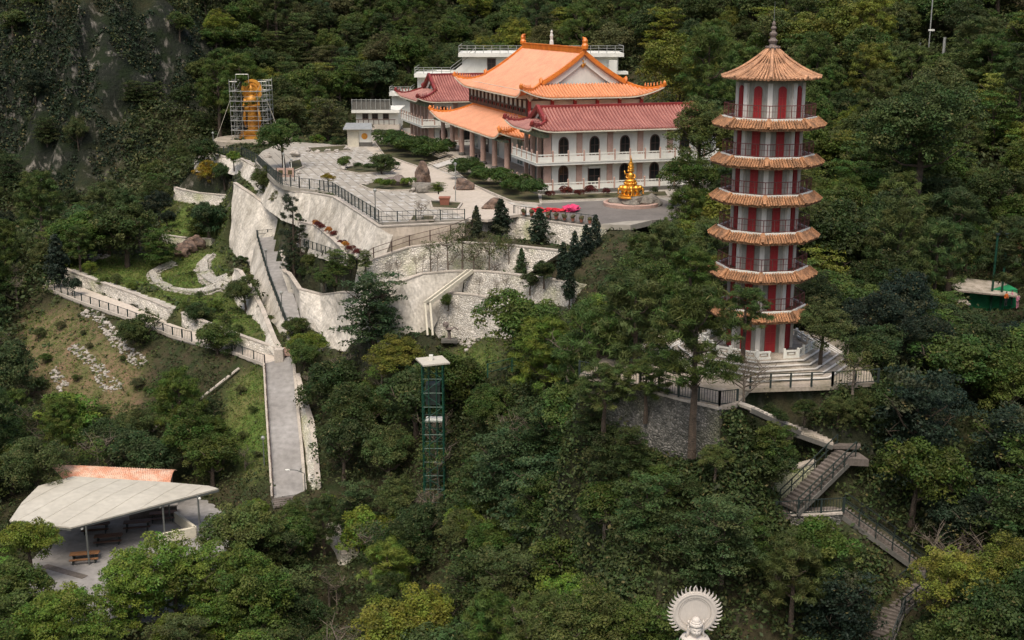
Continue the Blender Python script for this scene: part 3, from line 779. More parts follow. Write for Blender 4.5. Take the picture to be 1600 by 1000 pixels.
    if top >= W_ - .01:
        c_ = (b0 + b1) / 2; A0, A1 = a0 + sg - oh, a1 - sg + oh
        rd.bar(mp(A0, c_, hr + (.3 if big else .1)), mp(A1, c_, hr + (.3 if big else .1)), .5, .85 if big else .4)
        if big: rd.bar(mp(A0, c_, hr + .8), mp(A1, c_, hr + .8), .62, .16)
        for a_, sgn in (((A0, 1), (A1, -1)) if big else ()):
            q = mp(a_, c_, hr + .9)
            rd.lathe([(.45, -.3), (.52, .2), (.36, .5), (.42, .85), (.25, 1.2), (.08, 1.35)], q, 8)
            rd.bar(q + Vector((0, 0, .8)), q + Vector((0, 0, .8)) + (mp(sgn * .8, 0, .5) if True else 0), .2)
    elif s_stop:
        for (b_, sb) in ((b0, 1), (b1, -1)):
            ridge([P(a0 + top, b_ + sb * top, top), P(a1 - top, b_ + sb * top, top)], .4, .5)
        for aa, sa in ((a0, 1), (a1, -1)):
            ridge([P(aa + sa * top, b0 + top, top), P(aa + sa * top, b1 - top, top)], .4, .5)
    # eave edge
    eg = MB()
    def edge(pa, pb, n_=30, inset=.0):
        pts = [P(pa[0] + (pb[0] - pa[0]) * i / n_, pa[1] + (pb[1] - pa[1]) * i / n_, 0, -.16) for i in range(n_ + 1)]
        for p, q in zip(pts[:-1], pts[1:]): eg.bar(p, q, .14, .16)
    edge((a0, b0), (a1, b0)); edge((a1, b0), (a1, b1)); edge((a1, b1), (a0, b1)); edge((a0, b1), (a0, b0))
    rd.build('ridge', M[trim], ro); eg.build('eave_edge', M['cream'], ro)
    if gable and top > sg:
        for (aa, sa, on) in ((a0, 1, ends[0]), (a1, -1, ends[1])):
            if not on: continue
            a_ = aa + sa * (sg + .42)
            c_ = (b0 + b1) / 2
            pts = [mp(a_, b0 + sg + .1, zz(sg) - .25)] + [mp(a_, b0 + s, zz(s) - .32) for s in [sg + (W_ - sg) * i / 8 for i in range(9)]] + \
                  [mp(a_, b1 - s, zz(s) - .32) for s in [W_ - (W_ - sg) * i / 8 for i in range(1, 9)]] + [mp(a_, b1 - sg - .1, zz(sg) - .25)]
            gw = MB().extr(pts, mp(sa * .3, 0, 0)).build('gable', M[gmat], ro, fix=True)
            bb_ = MB(); ss = [sg + .1 + (W_ - sg - .1) * i / 8 for i in range(9)]
            wd = .15 * (W_ - sg)
            for sb in (0, 1):
                f_ = (lambda s: b0 + s) if sb == 0 else (lambda s: b1 - s)
                for s_, t_ in zip(ss[:-1], ss[1:]):
                    q = [mp(a_ - sa * .42, f_(s_), zz(s_) - .3), mp(a_ - sa * .42, f_(t_), zz(t_) - .3), mp(a_ - sa * .42, f_(t_), zz(t_) - .34 - wd), mp(a_ - sa * .42, f_(s_), zz(s_) - .34 - min(wd, max(.05, zz(s_) - zz(sg))))]
                    bb_.extr(q, mp(sa * .1, 0, 0))
            bb_.build('bargeboard', M[gmat], gw, fix=True)
            if ornament:
                o_ = MB(); q = mp(a_ - sa * .16, c_, hr - .25 * (hr - zz(sg)))
                for k in range(7):
                    t_ = k / 7 * 2 * math.pi; o_.blob(q + mp(0, math.cos(t_) * .42, math.sin(t_) * .42 - .1), .3, k, 1, sq=(1, 1, 1))
                o_.blob(q, .35, 2, 1); o_.blob(q + Vector((0, 0, -.75)), .25, 2, 1)
                o_.build('ornament', M['gold_dull'], gw)
    return ro, P, zz
def arch_window(parent, c, ux, nrm, w_=1.15, h=2.1, arch=True, pane='glass', fr='brown'):
    # c: bottom centre on the wall, ux: along the wall, nrm: outward
    c, ux, nrm = Vector(c), Vector(ux), Vector(nrm)
    def shape(k, off):
        pts = [c + ux * (-w_ / 2 - k) + nrm * off - Vector((0, 0, k)), c + ux * (w_ / 2 + k) + nrm * off - Vector((0, 0, k))]
        if arch:
            n_ = 8; r_ = w_ / 2 + k
            for i in range(n_ + 1):
                t = math.pi * i / n_; pts.append(c + ux * math.cos(t) * r_ + Vector((0, 0, h - w_ / 2 + math.sin(t) * r_ * 1.15)) + nrm * off)
        else: pts += [c + ux * (w_ / 2 + k) + nrm * off + Vector((0, 0, h + k)), c + ux * (-w_ / 2 - k) + nrm * off + Vector((0, 0, h + k))]
        return pts
    f = MB().extr(shape(.13, -.05), nrm * .12).build('window', M[fr], parent, fix=True)
    MB().extr(shape(-.02, .02), nrm * .07).build('pane', M[pane], f, fix=True)
    mu = MB(); mu.bar(c + nrm * .1, c + nrm * .1 + Vector((0, 0, h)), .05, .04, up=nrm)
    mu.bar(c + nrm * .1 + ux * (-w_ / 2) + Vector((0, 0, h * .55)), c + nrm * .1 + ux * (w_ / 2) + Vector((0, 0, h * .55)), .05)
    mu.build('glazing_bar', M[fr], f)
    return f
def balustrade(parent, pts, h=.95, step=2.15, post='pink', panel='white', tall=1.25):
    # posts one by one, panels one by one
    for a, b in zip(pts[:-1], pts[1:]):
        a, b = Vector(a), Vector(b); L_ = (b - a).length; n_ = max(1, round(L_ / step)); d = (b - a) / n_; u = d.normalized()
        for k in range(n_):
            p, q = a + d * k, a + d * (k + 1)
            mb = MB()
            mb.bar(p + Vector((0, 0, h)), q + Vector((0, 0, h)), .14, .12); mb.bar(p + Vector((0, 0, .12)), q + Vector((0, 0, .12)), .12, .16)
            mb.bar(p + Vector((0, 0, h * .47)), q + Vector((0, 0, h * .47)), .07, h * .5)
            for t_ in (.25, .5, .75): mb.bar(p + d * t_ + Vector((0, 0, h * .7)), p + d * t_ + Vector((0, 0, h)), .08)
            mb.build('panel', M[panel], parent)
            pb = MB(); pb.box(p + Vector((0, 0, tall / 2)), (.2, .2, tall), rz=0); pb.lathe([(.12, 0), (.14, .12), (.03, .26)], p + Vector((0, 0, tall)), 6)
            pb.build('post', M[post], parent)
def wing(label, loc, w_, l_, front_cols, rail_front=True):
    # local X along the length (away from the plaza), local Y along the plaza side; origin = balcony corner at ground
    t = thing('temple_wing', label, 'building', loc, TR)
    m_ = 1.35; H = 8.15; FL = 4.1
    body = MB(); body.box((l_ / 2 + m_ / 2 + .6, w_ / 2, H / 2), (l_ - m_ - 1.2, w_ - 2 * m_, H))
    body.build('wall', M['white'], t)
    pl = MB(); pl.box((l_ / 2, w_ / 2, .22), (l_ + .1, w_ + .1, .5)); pl.build('plinth', M['grey'], t)
    sl = MB(); sl.box((l_ / 2, w_ / 2, FL - .17), (l_, w_, .34)); sl.box((l_ / 2, w_ / 2, FL + .03), (l_ + .16, w_ + .16, .12)); sl.build('balcony_slab', M['white'], t)
    for z_ in (.47, FL + .09):
        balustrade(t, [(0.1, w_ - .1, z_), (.1, .1, z_), (l_ - .1, .1, z_)])
    # side bays facing the camera
    X_ = (1, 0, 0); nY = (0, -1, 0)
    n_ = int((l_ - 2.5) / 4.3)
    yw = m_
    for fl in range(2):
        zb = .5 if fl == 0 else FL + .1; hh = FL - .8 if fl == 0 else H - FL - .25
        for k in range(n_ + 1):
            x = 2.0 + k * 4.3
            pb = MB(); pb.box((x, yw - .08, zb + hh / 2), (.75, .32, hh)); pb.box((x, yw - .14, zb + hh - .12), (1.05, .5, .26)); pb.box((x, yw - .12, zb + .2), (.9, .42, .4))
            pb.build('pilaster', M['pink'], t)
            if k < n_:
                if fl == 0 and k == 1:
                    arch_window(t, (x + 2.15, yw, zb + .35), X_, nY, 1.5, 2.15, False)
                    sh = MB(); sh.box((x + 2.15, yw - .2, zb + 2.75), (1.7, .4, .35)); sh.build('shutter_box', M['white'], t)
                else: arch_window(t, (x + 2.15, yw, zb + .75), X_, nY)
    # plaza front: recessed porch bays with columns
    for fl in range(2):
        zb = .5 if fl == 0 else FL + .1; hh = FL - .8 if fl == 0 else H - FL - .25
        n2 = front_cols
        for k in range(n2 + 1):
            y = m_ + (w_ - 2 * m_) * k / n2
            pb = MB(); pb.box((m_ + .35, y, zb + hh / 2), (.5, .5, hh)); pb.box((m_ + .35, y, zb + hh - .15), (.8, .8, .3))
            pb.build('column', M['pink'], t)
            if k < n2:
                yc = y + (w_ - 2 * m_) / n2 / 2
                arch_window(t, (m_ + .6, yc, zb + .2), (0, -1, 0), (-1, 0, 0), 1.1, 2.3, True, 'teal' if k % 2 else 'glass')
    # brackets beneath the eaves
    br = MB()
    br.box((l_ / 2 + m_ / 2 + .3, w_ / 2, H - .1), (l_ - m_ - .6, w_ - 2 * m_ + .6, .5))
    br.box((m_ + .1, w_ / 2, H - .45), (1.2, w_ - 2 * m_ + .8, .9))
    for k in range(int(l_ / 1.1)): br.box((1.2 + k * 1.1, yw - .45, H + .02), (.16, .9, .3))
    for k in range(int(w_ / 1.0)): br.box((m_ - .5, .8 + k * 1.0, H + .02), (1.2, .16, .3))
    stuff(br.build('eave_brackets', M['dougong'], t))
    roof(t, -.45, l_ + .5, -.2, w_ + .2, H + .05, H + .05 + w_ * .235, w_ * .24, 'X', 'red_tile', 'red_trim', big=False, lift=.75, RL=3.2, beasts=4)
    return t
wing('two storey white wing with a red tiled roof beside the golden fountain statue', TL(0, 0), 11.0, 26.0, 3)
wing('distant two storey white wing with a red roof, next to the low block', TL(-2.2, 56.5, 0), 17.0, 24.0, 5)
# people-sized dark pots and air conditioner omitted deliberately; main hall
hall = thing('main_hall', 'great temple hall with a double orange tiled roof and a colonnaded front', 'temple', TL(0, 0), TR)
HY0, HY1 = 12.3, 54.0
pd = MB(); pd.box((13.2, (HY0 + HY1) / 2, .45), (28.5, HY1 - HY0, .9)); pd.build('podium', M['edge'], hall)
st = MB()
for k in range(4): st.box((-1.3 - .35 * k, (HY0 + HY1) / 2, (.8 - .2 * k) / 2), (.4, HY1 - HY0 - 3, .8 - .2 * k))
st.build('podium_steps', M['step'], hall)
ncol = 7
for k in range(ncol):
    y = HY0 + 2.2 + (HY1 - HY0 - 4.4) * k / (ncol - 1)
    cb = MB(); cb.lathe([(.55, 0), (.58, .25), (.45, .4), (.40, .5)], (.4, y, .9), 12); cb.build('column_base', M['grey'], hall)
    c1_ = MB(); c1_.lathe([(.40, .5), (.39, 3.0), (.36, 5.0)], (.4, y, .9), 12); c1_.build('column', M['pink'], hall, smooth=False)
hw = MB(); hw.box((15.3, (HY0 + HY1) / 2, 3.6), (20.0, HY1 - HY0 - 3.2, 6.4)); hw.build('wall', M['white'], hall)
bms = MB(); bms.box((.4, (HY0 + HY1) / 2, 5.75), (.5, HY1 - HY0 - 3.6, .55)); bms.box((3.0, (HY0 + HY1) / 2, 5.75), (.4, HY1 - HY0 - 3.6, .5))
bms.build('beam', M['redbeam'], hall)
for k in range(ncol - 1):
    y0_ = HY0 + 2.2 + (HY1 - HY0 - 4.4) * k / (ncol - 1); y1_ = HY0 + 2.2 + (HY1 - HY0 - 4.4) * (k + 1) / (ncol - 1); yc = (y0_ + y1_) / 2
    arch_window(hall, (5.3, yc, 1.1), (0, -1, 0), (-1, 0, 0), 2.6, 3.6, False, 'teal' if k % 2 else 'glass', 'pag_post' if k % 2 else 'brown')
br = MB()
br.box((.35, (HY0 + HY1) / 2, 5.98), (.8, HY1 - HY0 - 3.2, .2))
for k in range(60):
    y = HY0 + 1.0 + k * (HY1 - HY0 - 2) / 59; br.box((-.35, y, 5.66), (1.2, .22, .26)); br.box((.0, y, 5.55), (.6, .35, .2))
for k in range(14): br.box((2 + k * 1.8, HY0 + 1.2, 5.7), (.22, 1.2, .3))
stuff(br.build('eave_brackets', M['dougong'], hall))
roof(hall, HY0, HY1 - 1.5, -1.0, 27.5, 5.85, 5.85 + 14.25 * .56, 5.6, 'Y', 'orange', 'orange_trim', lift=1.25, RL=6.5, gable=False, s_stop=5.6, beasts=6)
# clerestory between the roofs
CY0, CY1 = HY0 + 5.3, HY1 - 5.4
cl = MB(); cl.box((13.2, (CY0 + CY1) / 2, 10.2), (17.6, CY1 - CY0, 3.8)); cl.build('clerestory_wall', M['cream'], hall)
fr = MB()
fx = 4.3
for z_, h_ in ((8.85, .5), (9.65, .16), (10.9, .22)): fr.box((fx, (CY0 + CY1) / 2, z_), (.24, CY1 - CY0 + .2, h_)); fr.box((13.2, CY0 - .1, z_), (17.8, .24, h_))
fr.build('joinery_rail', M['brown'], hall)
nb = 14
for k in range(nb + 1):
    y = CY0 + (CY1 - CY0) * k / nb
    MB().box((fx - .02, y, 10.1), (.3, .26, 2.9)).build('joinery_post', M['brown'], hall)
    if k < nb:
        yc = y + (CY1 - CY0) / nb / 2
        f_ = MB().box((fx + .02, yc, 9.3), (.12, (CY1 - CY0) / nb - .5, .62)).build('window', M['glass'], hall)
        MB().box((fx - .05, yc, 9.3), (.1, .12, .6)).build('glazing_bar', M['redbeam'], f_)
for k in range(6):
    x = 4.6 + k * 17.2 / 5
    MB().box((x, CY0 - .18, 10.1), (.45, .35, 2.9)).build('joinery_post', M['redbeam'], hall)
br = MB()
for k in range(44): br.box((3.9, CY0 + (CY1 - CY0) * k / 43, 11.35), (1.6, .25, .45))
for k in range(22): br.box((4.6 + k * 17.2 / 21, CY0 - .6, 11.35), (.25, 1.6, .45))
for k in range(6):
    x = 4.6 + k * 17.2 / 5; br.extr([Vector((x - .9, CY0 - .35, 11.7)), Vector((x + .9, CY0 - .35, 11.7)), Vector((x, CY0 - .35, 10.7))], (0, -.25, 0))
stuff(br.build('eave_brackets', M['cream'], hall))
roof(hall, CY0 - 2.6, CY1 + 2.3, 3.0, 23.4, 11.35, 17.3, 3.7, 'Y', 'orange', 'orange_trim', lift=1.35, RL=5.2, ornament=True, beasts=6)
fg = MB(); q = Vector((13.2, (CY0 + CY1) / 2, 18.2)); fg.lathe([(.35, 0), (.3, .5), (.2, .7), (.28, 1.3), (.16, 1.7), (.2, 1.9), (.05, 2.2)], q, 8); fg.build('ridge_figure', M['pag_post'], hall)
# ---------------------------------------------------------------- block behind the hall with roof terraces
rb = thing('rear_building', 'white flat roofed building with stepped terraces and rails behind the orange hall', 'building', PD(760, 130, 262))
def rl(px, py, D): return PD(px, py, D) - rb.location
def slabbox(name, px0, px1, ytop, ybot, D, depth, mt):
    a, b = rl(px0, ytop, D), rl(px1, ytop, D); c_ = rl(px0, ybot, D)
    mb = MB(); mb.box(((a.x + b.x) / 2, a.y + depth / 2, (a.z + c_.z) / 2), (abs(b.x - a.x), depth, abs(a.z - c_.z))); return mb.build(name, M[mt], rb)
slabbox('wall', 722, 966, 89, 240, 252, 18, 'white')
slabbox('roof_slab', 716, 975, 83, 89, 250.5, 21, 'white')
slabbox('wall', 652, 724, 121, 240, 254, 16, 'white')
slabbox('roof_slab', 647, 724, 115, 121, 252, 17, 'white')
slabbox('wall', 612, 655, 150, 240, 256, 14, 'white')
slabbox('roof_slab', 608, 660, 144, 150, 254, 15, 'white')
def trail(px0, px1, ybase, D, hpx, depth, side=True):
    a, b = rl(px0, ybase, D), rl(px1, ybase, D); h = hpx / FPX * D
    mb = MB(); n_ = max(2, int((b - a).length / 1.6))
    for k in range(n_ + 1): p = a.lerp(b, k / n_); MB().bar(p, p + Vector((0, 0, h)), .12).build('rail_post', M['steel'], rb)
    for z_ in (h, h * .66, h * .33): mb.bar(a + Vector((0, 0, z_)), b + Vector((0, 0, z_)), .1)
    if side:
        for z_ in (h, h * .5): mb.bar(a + Vector((0, 0, z_)), a + Vector((0, depth, z_)), .1); mb.bar(b + Vector((0, 0, z_)), b + Vector((0, depth, z_)), .1)
    mb.build('rail', M['steel'], rb)
trail(717, 974, 83, 250.7, 11, 20); trail(648, 704, 115, 252.2, 9, 16); trail(609, 642, 144, 254.2, 8, 14)
a, b = rl(704, 115, 251.8), rl(744, 84, 251.8)
sb = MB(); sb.extr([a, b, b + Vector((0, 0, -1.6)), a + Vector((0, 0, -1.6))], (0, 3, 0)); 
tri = [rl(704, 116, 251.9), rl(744, 88, 251.9), rl(744, 116, 251.9)]; sb.extr(tri, (0, 3, 0)); sb.build('stair_flank', M['white'], rb, fix=True)
sr = MB()
for h_ in (.55, 1.25): sr.bar(a + Vector((0, 0, h_)), b + Vector((0, 0, h_)), .12)
sr.build('stair_rail', M['steel'], rb)
for px in (768, 851): 
    c_ = rl(px, 108, 251.9); arch_window(rb, c_, (1, 0, 0), (0, -1, 0), 1.5, 2.0, False)
c_ = rl(957, 122, 250.2); MB().box((c_.x, c_.y, c_.z - 1), (1.6, 1.6, 9)).build('column', M['white'], rb)
c_ = rl(962, 130, 250); MB().box((c_.x, c_.y + 3, c_.z + 2), (5, 6, .5)).build('roof_slab', M['white'], rb)
# ---------------------------------------------------------------- low white block at the far left of the wing
lb = thing('low_block', 'low white block with a flat roof terrace and a row of square windows', 'building', PD(585, 212, 238))
def ll(px, py, D): return PD(px, py, D) - lb.location
def lbox(name, px0, px1, yt, yb, D, depth, mt):
    a, b, c_ = ll(px0, yt, D), ll(px1, yt, D), ll(px0, yb, D)
    return MB().box(((a.x + b.x) / 2, a.y + depth / 2, (a.z + c_.z) / 2), (abs(b.x - a.x), depth, abs(a.z - c_.z))).build(name, M[mt], lb)
lbox('wall', 556, 622, 176, 202, 238, 10, 'white'); lbox('roof_slab', 549, 624, 172, 176.5, 236.6, 12, 'white'); lbox('gallery_floor', 552, 624, 195, 203, 236.8, 3, 'edge')
lbox('parapet', 549.5, 610, 158, 171.5, 236.9, .3, 'grey'); lbox('stone_base', 566, 624, 203, 224, 236.6, 8, 'rubble_dark')
for px in (571, 586, 603): arch_window(lb, ll(px, 185, 237.95), (1, 0, 0), (0, -1, 0), .9, .8, False)
tm = MB()
for k in range(9): p = ll(550 + k * 7.4, 171, 236.8); tm.bar(p, p + Vector((0, 0, 2.0)), .1)
tm.bar(ll(549, 156, 236.8), ll(610, 156, 236.8), .12); tm.build('rail', M['steel'], lb)
tm = MB()
for k in range(8): p = ll(560 + k * 8, 195, 236.9); tm.bar(p, p + Vector((0, 0, 1.0)), .12)
tm.bar(ll(556, 187, 236.9), ll(618, 187, 236.9), .12); tm.build('gallery_rail', M['brown'], lb)
ks = thing('kiosk', 'small stone kiosk with grey roof and yellow emblem at the far plaza edge', 'kiosk', PZ(560, 229, ZP))
D_ = ks.location.y
kw = MB(); kw.box((-.9, 1.2, 1.5), (2.0, 2.4, 3.0)); kw.build('wall', M['cream'], ks)
kf = MB(); kf.box((1.1, .4, 1.7), (2.4, .3, 2.2)); kf.build('sign_board', M['white'], ks)
MB().lathe([(.55, 0), (.55, .05)], (0, 0, 0), 14).build('emblem', M['gold_dull'], ks)
em = [o for o in ks.children if o.name.startswith('emblem')][0]; em.rotation_euler = (R(90), 0, 0); em.location = (1.1, .24, 1.8)
MB().box((1.1, .5, .35), (2.6, .6, .75)).build('base', M['grey'], ks)
kr = MB()
for s_ in (-1, 1): kr.extr([Vector((-2.2, 1.2, 3.9)), Vector((2.3, 1.2, 3.9)), Vector((2.6, 1.2 + s_ * 2.2, 3.0)), Vector((-2.5, 1.2 + s_ * 2.2, 3.0))], (0, 0, .15))
kr.build('roof', M['steel'], ks, fix=True)
# ================================================================ PAGODA
PX, PY = 18.42, 88.0
pag = thing('pagoda', 'tall seven storey octagonal pagoda with red doors and weathered tile eaves', 'pagoda', (PX, PY, -24.2))
lev = [(-24.2)] + [PD(1200, y, PY).z for y in (475, 415, 356, 299, 242, 184)]   # floor of each storey
CAMDIR = math.atan2(-PY, -PX)
A0_ = CAMDIR      # one corner turned to the viewer
def oc(r_, k, z_=0, off=0): t = A0_ + (k + off) * math.pi / 4; return Vector((r_ * math.cos(t), r_ * math.sin(t), z_))
def octp(r_): return [tuple(oc(r_, k)[:2]) for k in range(8)]
KB = 24.2
tilemats = ['pag_tile'] * 6 + ['pag_tile_top']
for s in range(7):
    z0 = lev[s] + KB; z1 = (lev[s + 1] if s < 6 else PD(1200, 129, PY).z + .35) + KB
    rB = 2.42 if s == 0 else 2.3
    body = MB(); body.prism(octp(rB), z0, z1 - .05); wall_ = body.build('wall', M['pag_wall'], pag)
    for k in range(8):
        ps = MB(); c_ = oc(rB + .02, k); t = A0_ + k * math.pi / 4
        ps.box((c_.x, c_.y, (z0 + z1 - .3) / 2), (.22, .34, z1 - z0 - .3), rz=t).build('pilaster', M['pag_post'], pag)
    apo = rB * math.cos(math.pi / 8)
    for k in range(8):
        m = oc(apo, k, 0, .5).normalized(); ux = Vector((-m.y, m.x, 0)); c_ = m * (apo - .05) + Vector((0, 0, z0 + .06)); hd = (z1 - z0) - .55
        w2 = .56 if s else .8
        pts = [c_ - ux * w2 / 2, c_ + ux * w2 / 2, c_ + ux * w2 / 2 + Vector((0, 0, hd - .25))]
        for i in range(1, 6): t = math.pi * i / 6; pts.append(c_ + ux * math.cos(t) * w2 / 2 + Vector((0, 0, hd - .25 + .25 * math.sin(t))))
        pts.append(c_ - ux * w2 / 2 + Vector((0, 0, hd - .25)))
        d_ = MB().extr(pts, m * .13).build('door', M['reddoor'], pag, fix=True)
        dl = MB(); q_ = c_ + m * .14; dl.bar(q_, q_ + Vector((0, 0, hd - .1)), .035, .02, up=m)
        for s_ in (-1, 1): dl.bar(q_ + ux * s_ * w2 * .47, q_ + ux * s_ * w2 * .47 + Vector((0, 0, hd - .2)), .05, .04, up=m)
        for z_ in (.75, 1.5): dl.bar(q_ - ux * w2 * .45 + Vector((0, 0, z_)), q_ + ux * w2 * .45 + Vector((0, 0, z_)), .04)
        dl.build('door_frame', M['redbeam'], d_)
        if s in (0,) : pass
    if s > 0:
        # balcony ring, curb
        cu = MB()
        for k in range(8):
            a, b, c_, d = oc(3.36, k, z0 - .02), oc(3.36, k + 1, z0 - .02), oc(3.14, k + 1, z0 - .02), oc(3.14, k, z0 - .02)
            cu.extr([a, b, c_, d], (0, 0, .17))
        cu.build('balcony_curb', M['white'], pag, fix=True)
        MB().prism(octp(3.25), z0 - .28, z0).build('balcony_floor', M['pag_bed'], pag)
        rl_ = MB(); ba = MB()
        for k in range(8):
            a, b = oc(3.2, k, z0 + .1), oc(3.2, k + 1, z0 + .1)
            rl_.bar(a + Vector((0, 0, .95)), b + Vector((0, 0, .95)), .05); rl_.bar(a + Vector((0, 0, .12)), b + Vector((0, 0, .12)), .035)
            rl_.bar(a + Vector((0, 0, .55)), b + Vector((0, 0, .55)), .025)
            for i in range(3): p = a.lerp(b, i / 3); rl_.bar(p, p + Vector((0, 0, .97)), .05)
            for i in range(1, 12): p = a.lerp(b, i / 12); ba.bar(p + Vector((0, 0, .12)), p + Vector((0, 0, .93)), .014)
        rr_ = rl_.build('railing', M['iron_red'], pag); stuff(ba.build('balusters', M['iron_red'], rr_))
        # tile skirt
        ri, ro_, zi, zo = 3.36, 3.95, z0 + .0, z0 - .52
        bed = MB()
        for k in range(8):
            q = [oc(ri, k, zi), oc(ri, k + 1, zi), oc(ro_, k + 1, zo), oc(ro_, k, zo)]
            bed.face([q[0], q[3], q[2], q[1]]); w__ = [Vector(v) - Vector((0, 0, .12)) for v in q]; bed.face([w__[0], w__[1], w__[2], w__[3]])
            bed.face([q[3], w__[3], w__[2], q[2]])
            bed.face([w__[0], w__[3], oc(rB, k, z0 - .75), ]) if False else None
            bed.face([oc(rB, k, z0 - .32), oc(rB, k + 1, z0 - .32), w__[2], w__[3]])
        skb = bed.build('eave', M['pag_bed'], pag)
        tr = MB()
        for k in range(8):
            m = oc(1, k, 0, .5).normalized(); ux = Vector((-m.y, m.x, 0)); L_ = 2 * ro_ * math.sin(math.pi / 8); n_ = 15
            for i in range(n_):
                t = (i + .5) / n_ - .5; off = ux * t * L_
                lenf = 1.0
                po = m * ro_ * math.cos(math.pi / 8) + off; 
                li = 2 * ri * math.sin(math.pi / 8)
                pi_ = m * ri * math.cos(math.pi / 8) + ux * t * (li * .35 + L_ * .65)
                j = rng.normal(0, .018, 3); ext = rng.normal(0, .035)
                A_ = pi_ + Vector((0, 0, zi + .05 + j[0])); B_ = po + m * (.06 + ext) + ux * j[1] + Vector((0, 0, zo + .03 + j[2]))
                mid = A_.lerp(B_, .5) + Vector((0, 0, .02))
                tr.tube([A_, mid, B_], [.07, .075, .082], 6)
                for q_ in (.35, .7): c_ = A_.lerp(B_, q_); tr.tube([c_, c_ + (B_ - A_) * .07], .095, 6)
            # hip tiles
            a, b = oc(ri, k, zi + .14), oc(ro_ + .08, k, zo + .14); tr.bar(a, b, .24, .16)
        stuff(tr.build('roof_tiles', M['pag_tile'], skb))
    else:
        pass
    if s == 6:
        # top roof
        re, ze, za = 3.28, z1 - .05, PD(1200, 77, PY).z + KB
        def tp(r_): t = 1 - r_ / re; return ze + (za - ze) * (.45 * t + .55 * t * t)
        bed = MB(); rs = [re * (1 - i / 8) + .18 for i in range(9)]
        for k in range(8):
            for i in range(8):
                bed.face([oc(rs[i], k, tp(rs[i] - .18)), oc(rs[i], k + 1, tp(rs[i] - .18)), oc(rs[i + 1], k + 1, tp(rs[i + 1] - .18)), oc(rs[i + 1], k, tp(rs[i + 1] - .18))])
            bed.face([oc(rs[0], k + 1, ze), oc(rs[0], k, ze), oc(rB, k, ze + .02), oc(rB, k + 1, ze + .02)])
        skb = bed.build('roof', M['pag_bed'], pag, fix=True)
        tr = MB()
        for k in range(8):
            m = oc(1, k, 0, .5).normalized(); ux = Vector((-m.y, m.x, 0)); h8 = math.sin(math.pi / 8); c8 = math.cos(math.pi / 8)
            n_ = 9
            for i in range(n_):
                t = (i + .5) / n_ - .5; pts = []
                smax = .97 if i % 2 == 0 else .62
                for j in range(7):
                    q_ = smax * j / 6; r_ = re * (1 - q_) + .2
                    jit = rng.normal(0, .012, 2)
                    pts.append(m * r_ * c8 + ux * t * 2 * r_ * h8 + ux * jit[0] + Vector((0, 0, tp(r_ - .2) + .07 + jit[1])))
                pts[0] = pts[0] + m * (.05 + rng.normal(0, .03))
                tr.tube(pts, [.10, .088, .085, .078, .07, .06, .05], 6)
            pts = [oc(re * (1 - j / 8) + .22, k, tp(re * (1 - j / 8)) + .17) for j in range(9)]
            tr.tube(pts, [.14] * 8 + [.1], 6)
        stuff(tr.build('roof_tiles', M['pag_tile_top'], skb))
        fn_ = MB(); h = PD(1200, 38, PY).z + KB - za
        fn_.lathe([(.42, -.05), (.46, .12), (.30, .22), (.22, .35), (.30, .5), (.34, .6), (.22, .7), (.17, .82), (.26, .98), (.28, 1.1), (.16, 1.2), (.13, 1.3), (.2, 1.42), (.2, 1.5), (.1, 1.6), (.14, 1.72), (.12, 1.82), (.03, 1.95)], (0, 0, za), 10)
        for k in range(8): p = oc(.46, k, za + .15); fn_.blob(p, .1, k, 1)
        fn_.build('finial', M['finial'], pag)
        MB().tube([(0, 0, za + 1.8), (0, 0, PD(1200, 2, PY).z + KB)], [.035, .015], 5).build('lightning_rod', M['post'], pag)
# ground floor skirt trim
tiers = thing('pagoda_steps', 'five octagonal mossy stone steps round the foot of the pagoda', 'steps', (PX, PY, -25.1))
for k in range(5):
    r_ = 7.1 - .6 * k
    MB().prism(octp(r_), .004 + .18 * k - (.0 if k else .0), .18 * (k + 1)).build('step', M['step'], tiers)
    e_ = MB()
    for i in range(8):
        a, b = oc(r_ + .0, i, .18 * (k + 1) - .02), oc(r_, i + 1, .18 * (k + 1) - .02); e_.bar(a, b, .14, .07)
    e_.build('step_nosing', M['pag_post'], tiers)
bl = thing('balustrade', 'low white pierced balustrade ringing the pagoda floor', 'balustrade', (PX, PY, -24.2))
for k in range(8):
    a, b = oc(4.1, k), oc(4.1, k + 1)
    n_ = 3
    for i in range(n_):
        if k == 0 and i == 1 or (k == 4 and i == 1): continue
        p, q = a.lerp(b, i / n_), a.lerp(b, (i + 1) / n_); mb = MB()
        mb.bar(p + Vector((0, 0, .52)), q + Vector((0, 0, .52)), .12, .12); mb.bar(p + Vector((0, 0, .08)), q + Vector((0, 0, .08)), .12, .16)
        for t_ in (.12, .88): c_ = p.lerp(q, t_); mb.bar(c_, c_ + Vector((0, 0, .52)), .12)
        mb.bar(p.lerp(q, .3) + Vector((0, 0, .32)), p.lerp(q, .7) + Vector((0, 0, .32)), .06, .1)
        mb.build('panel', M['white'], bl)
        MB().box(p + Vector((0, 0, .36)), (.17, .17, .72)).build('post', M['white'], bl)
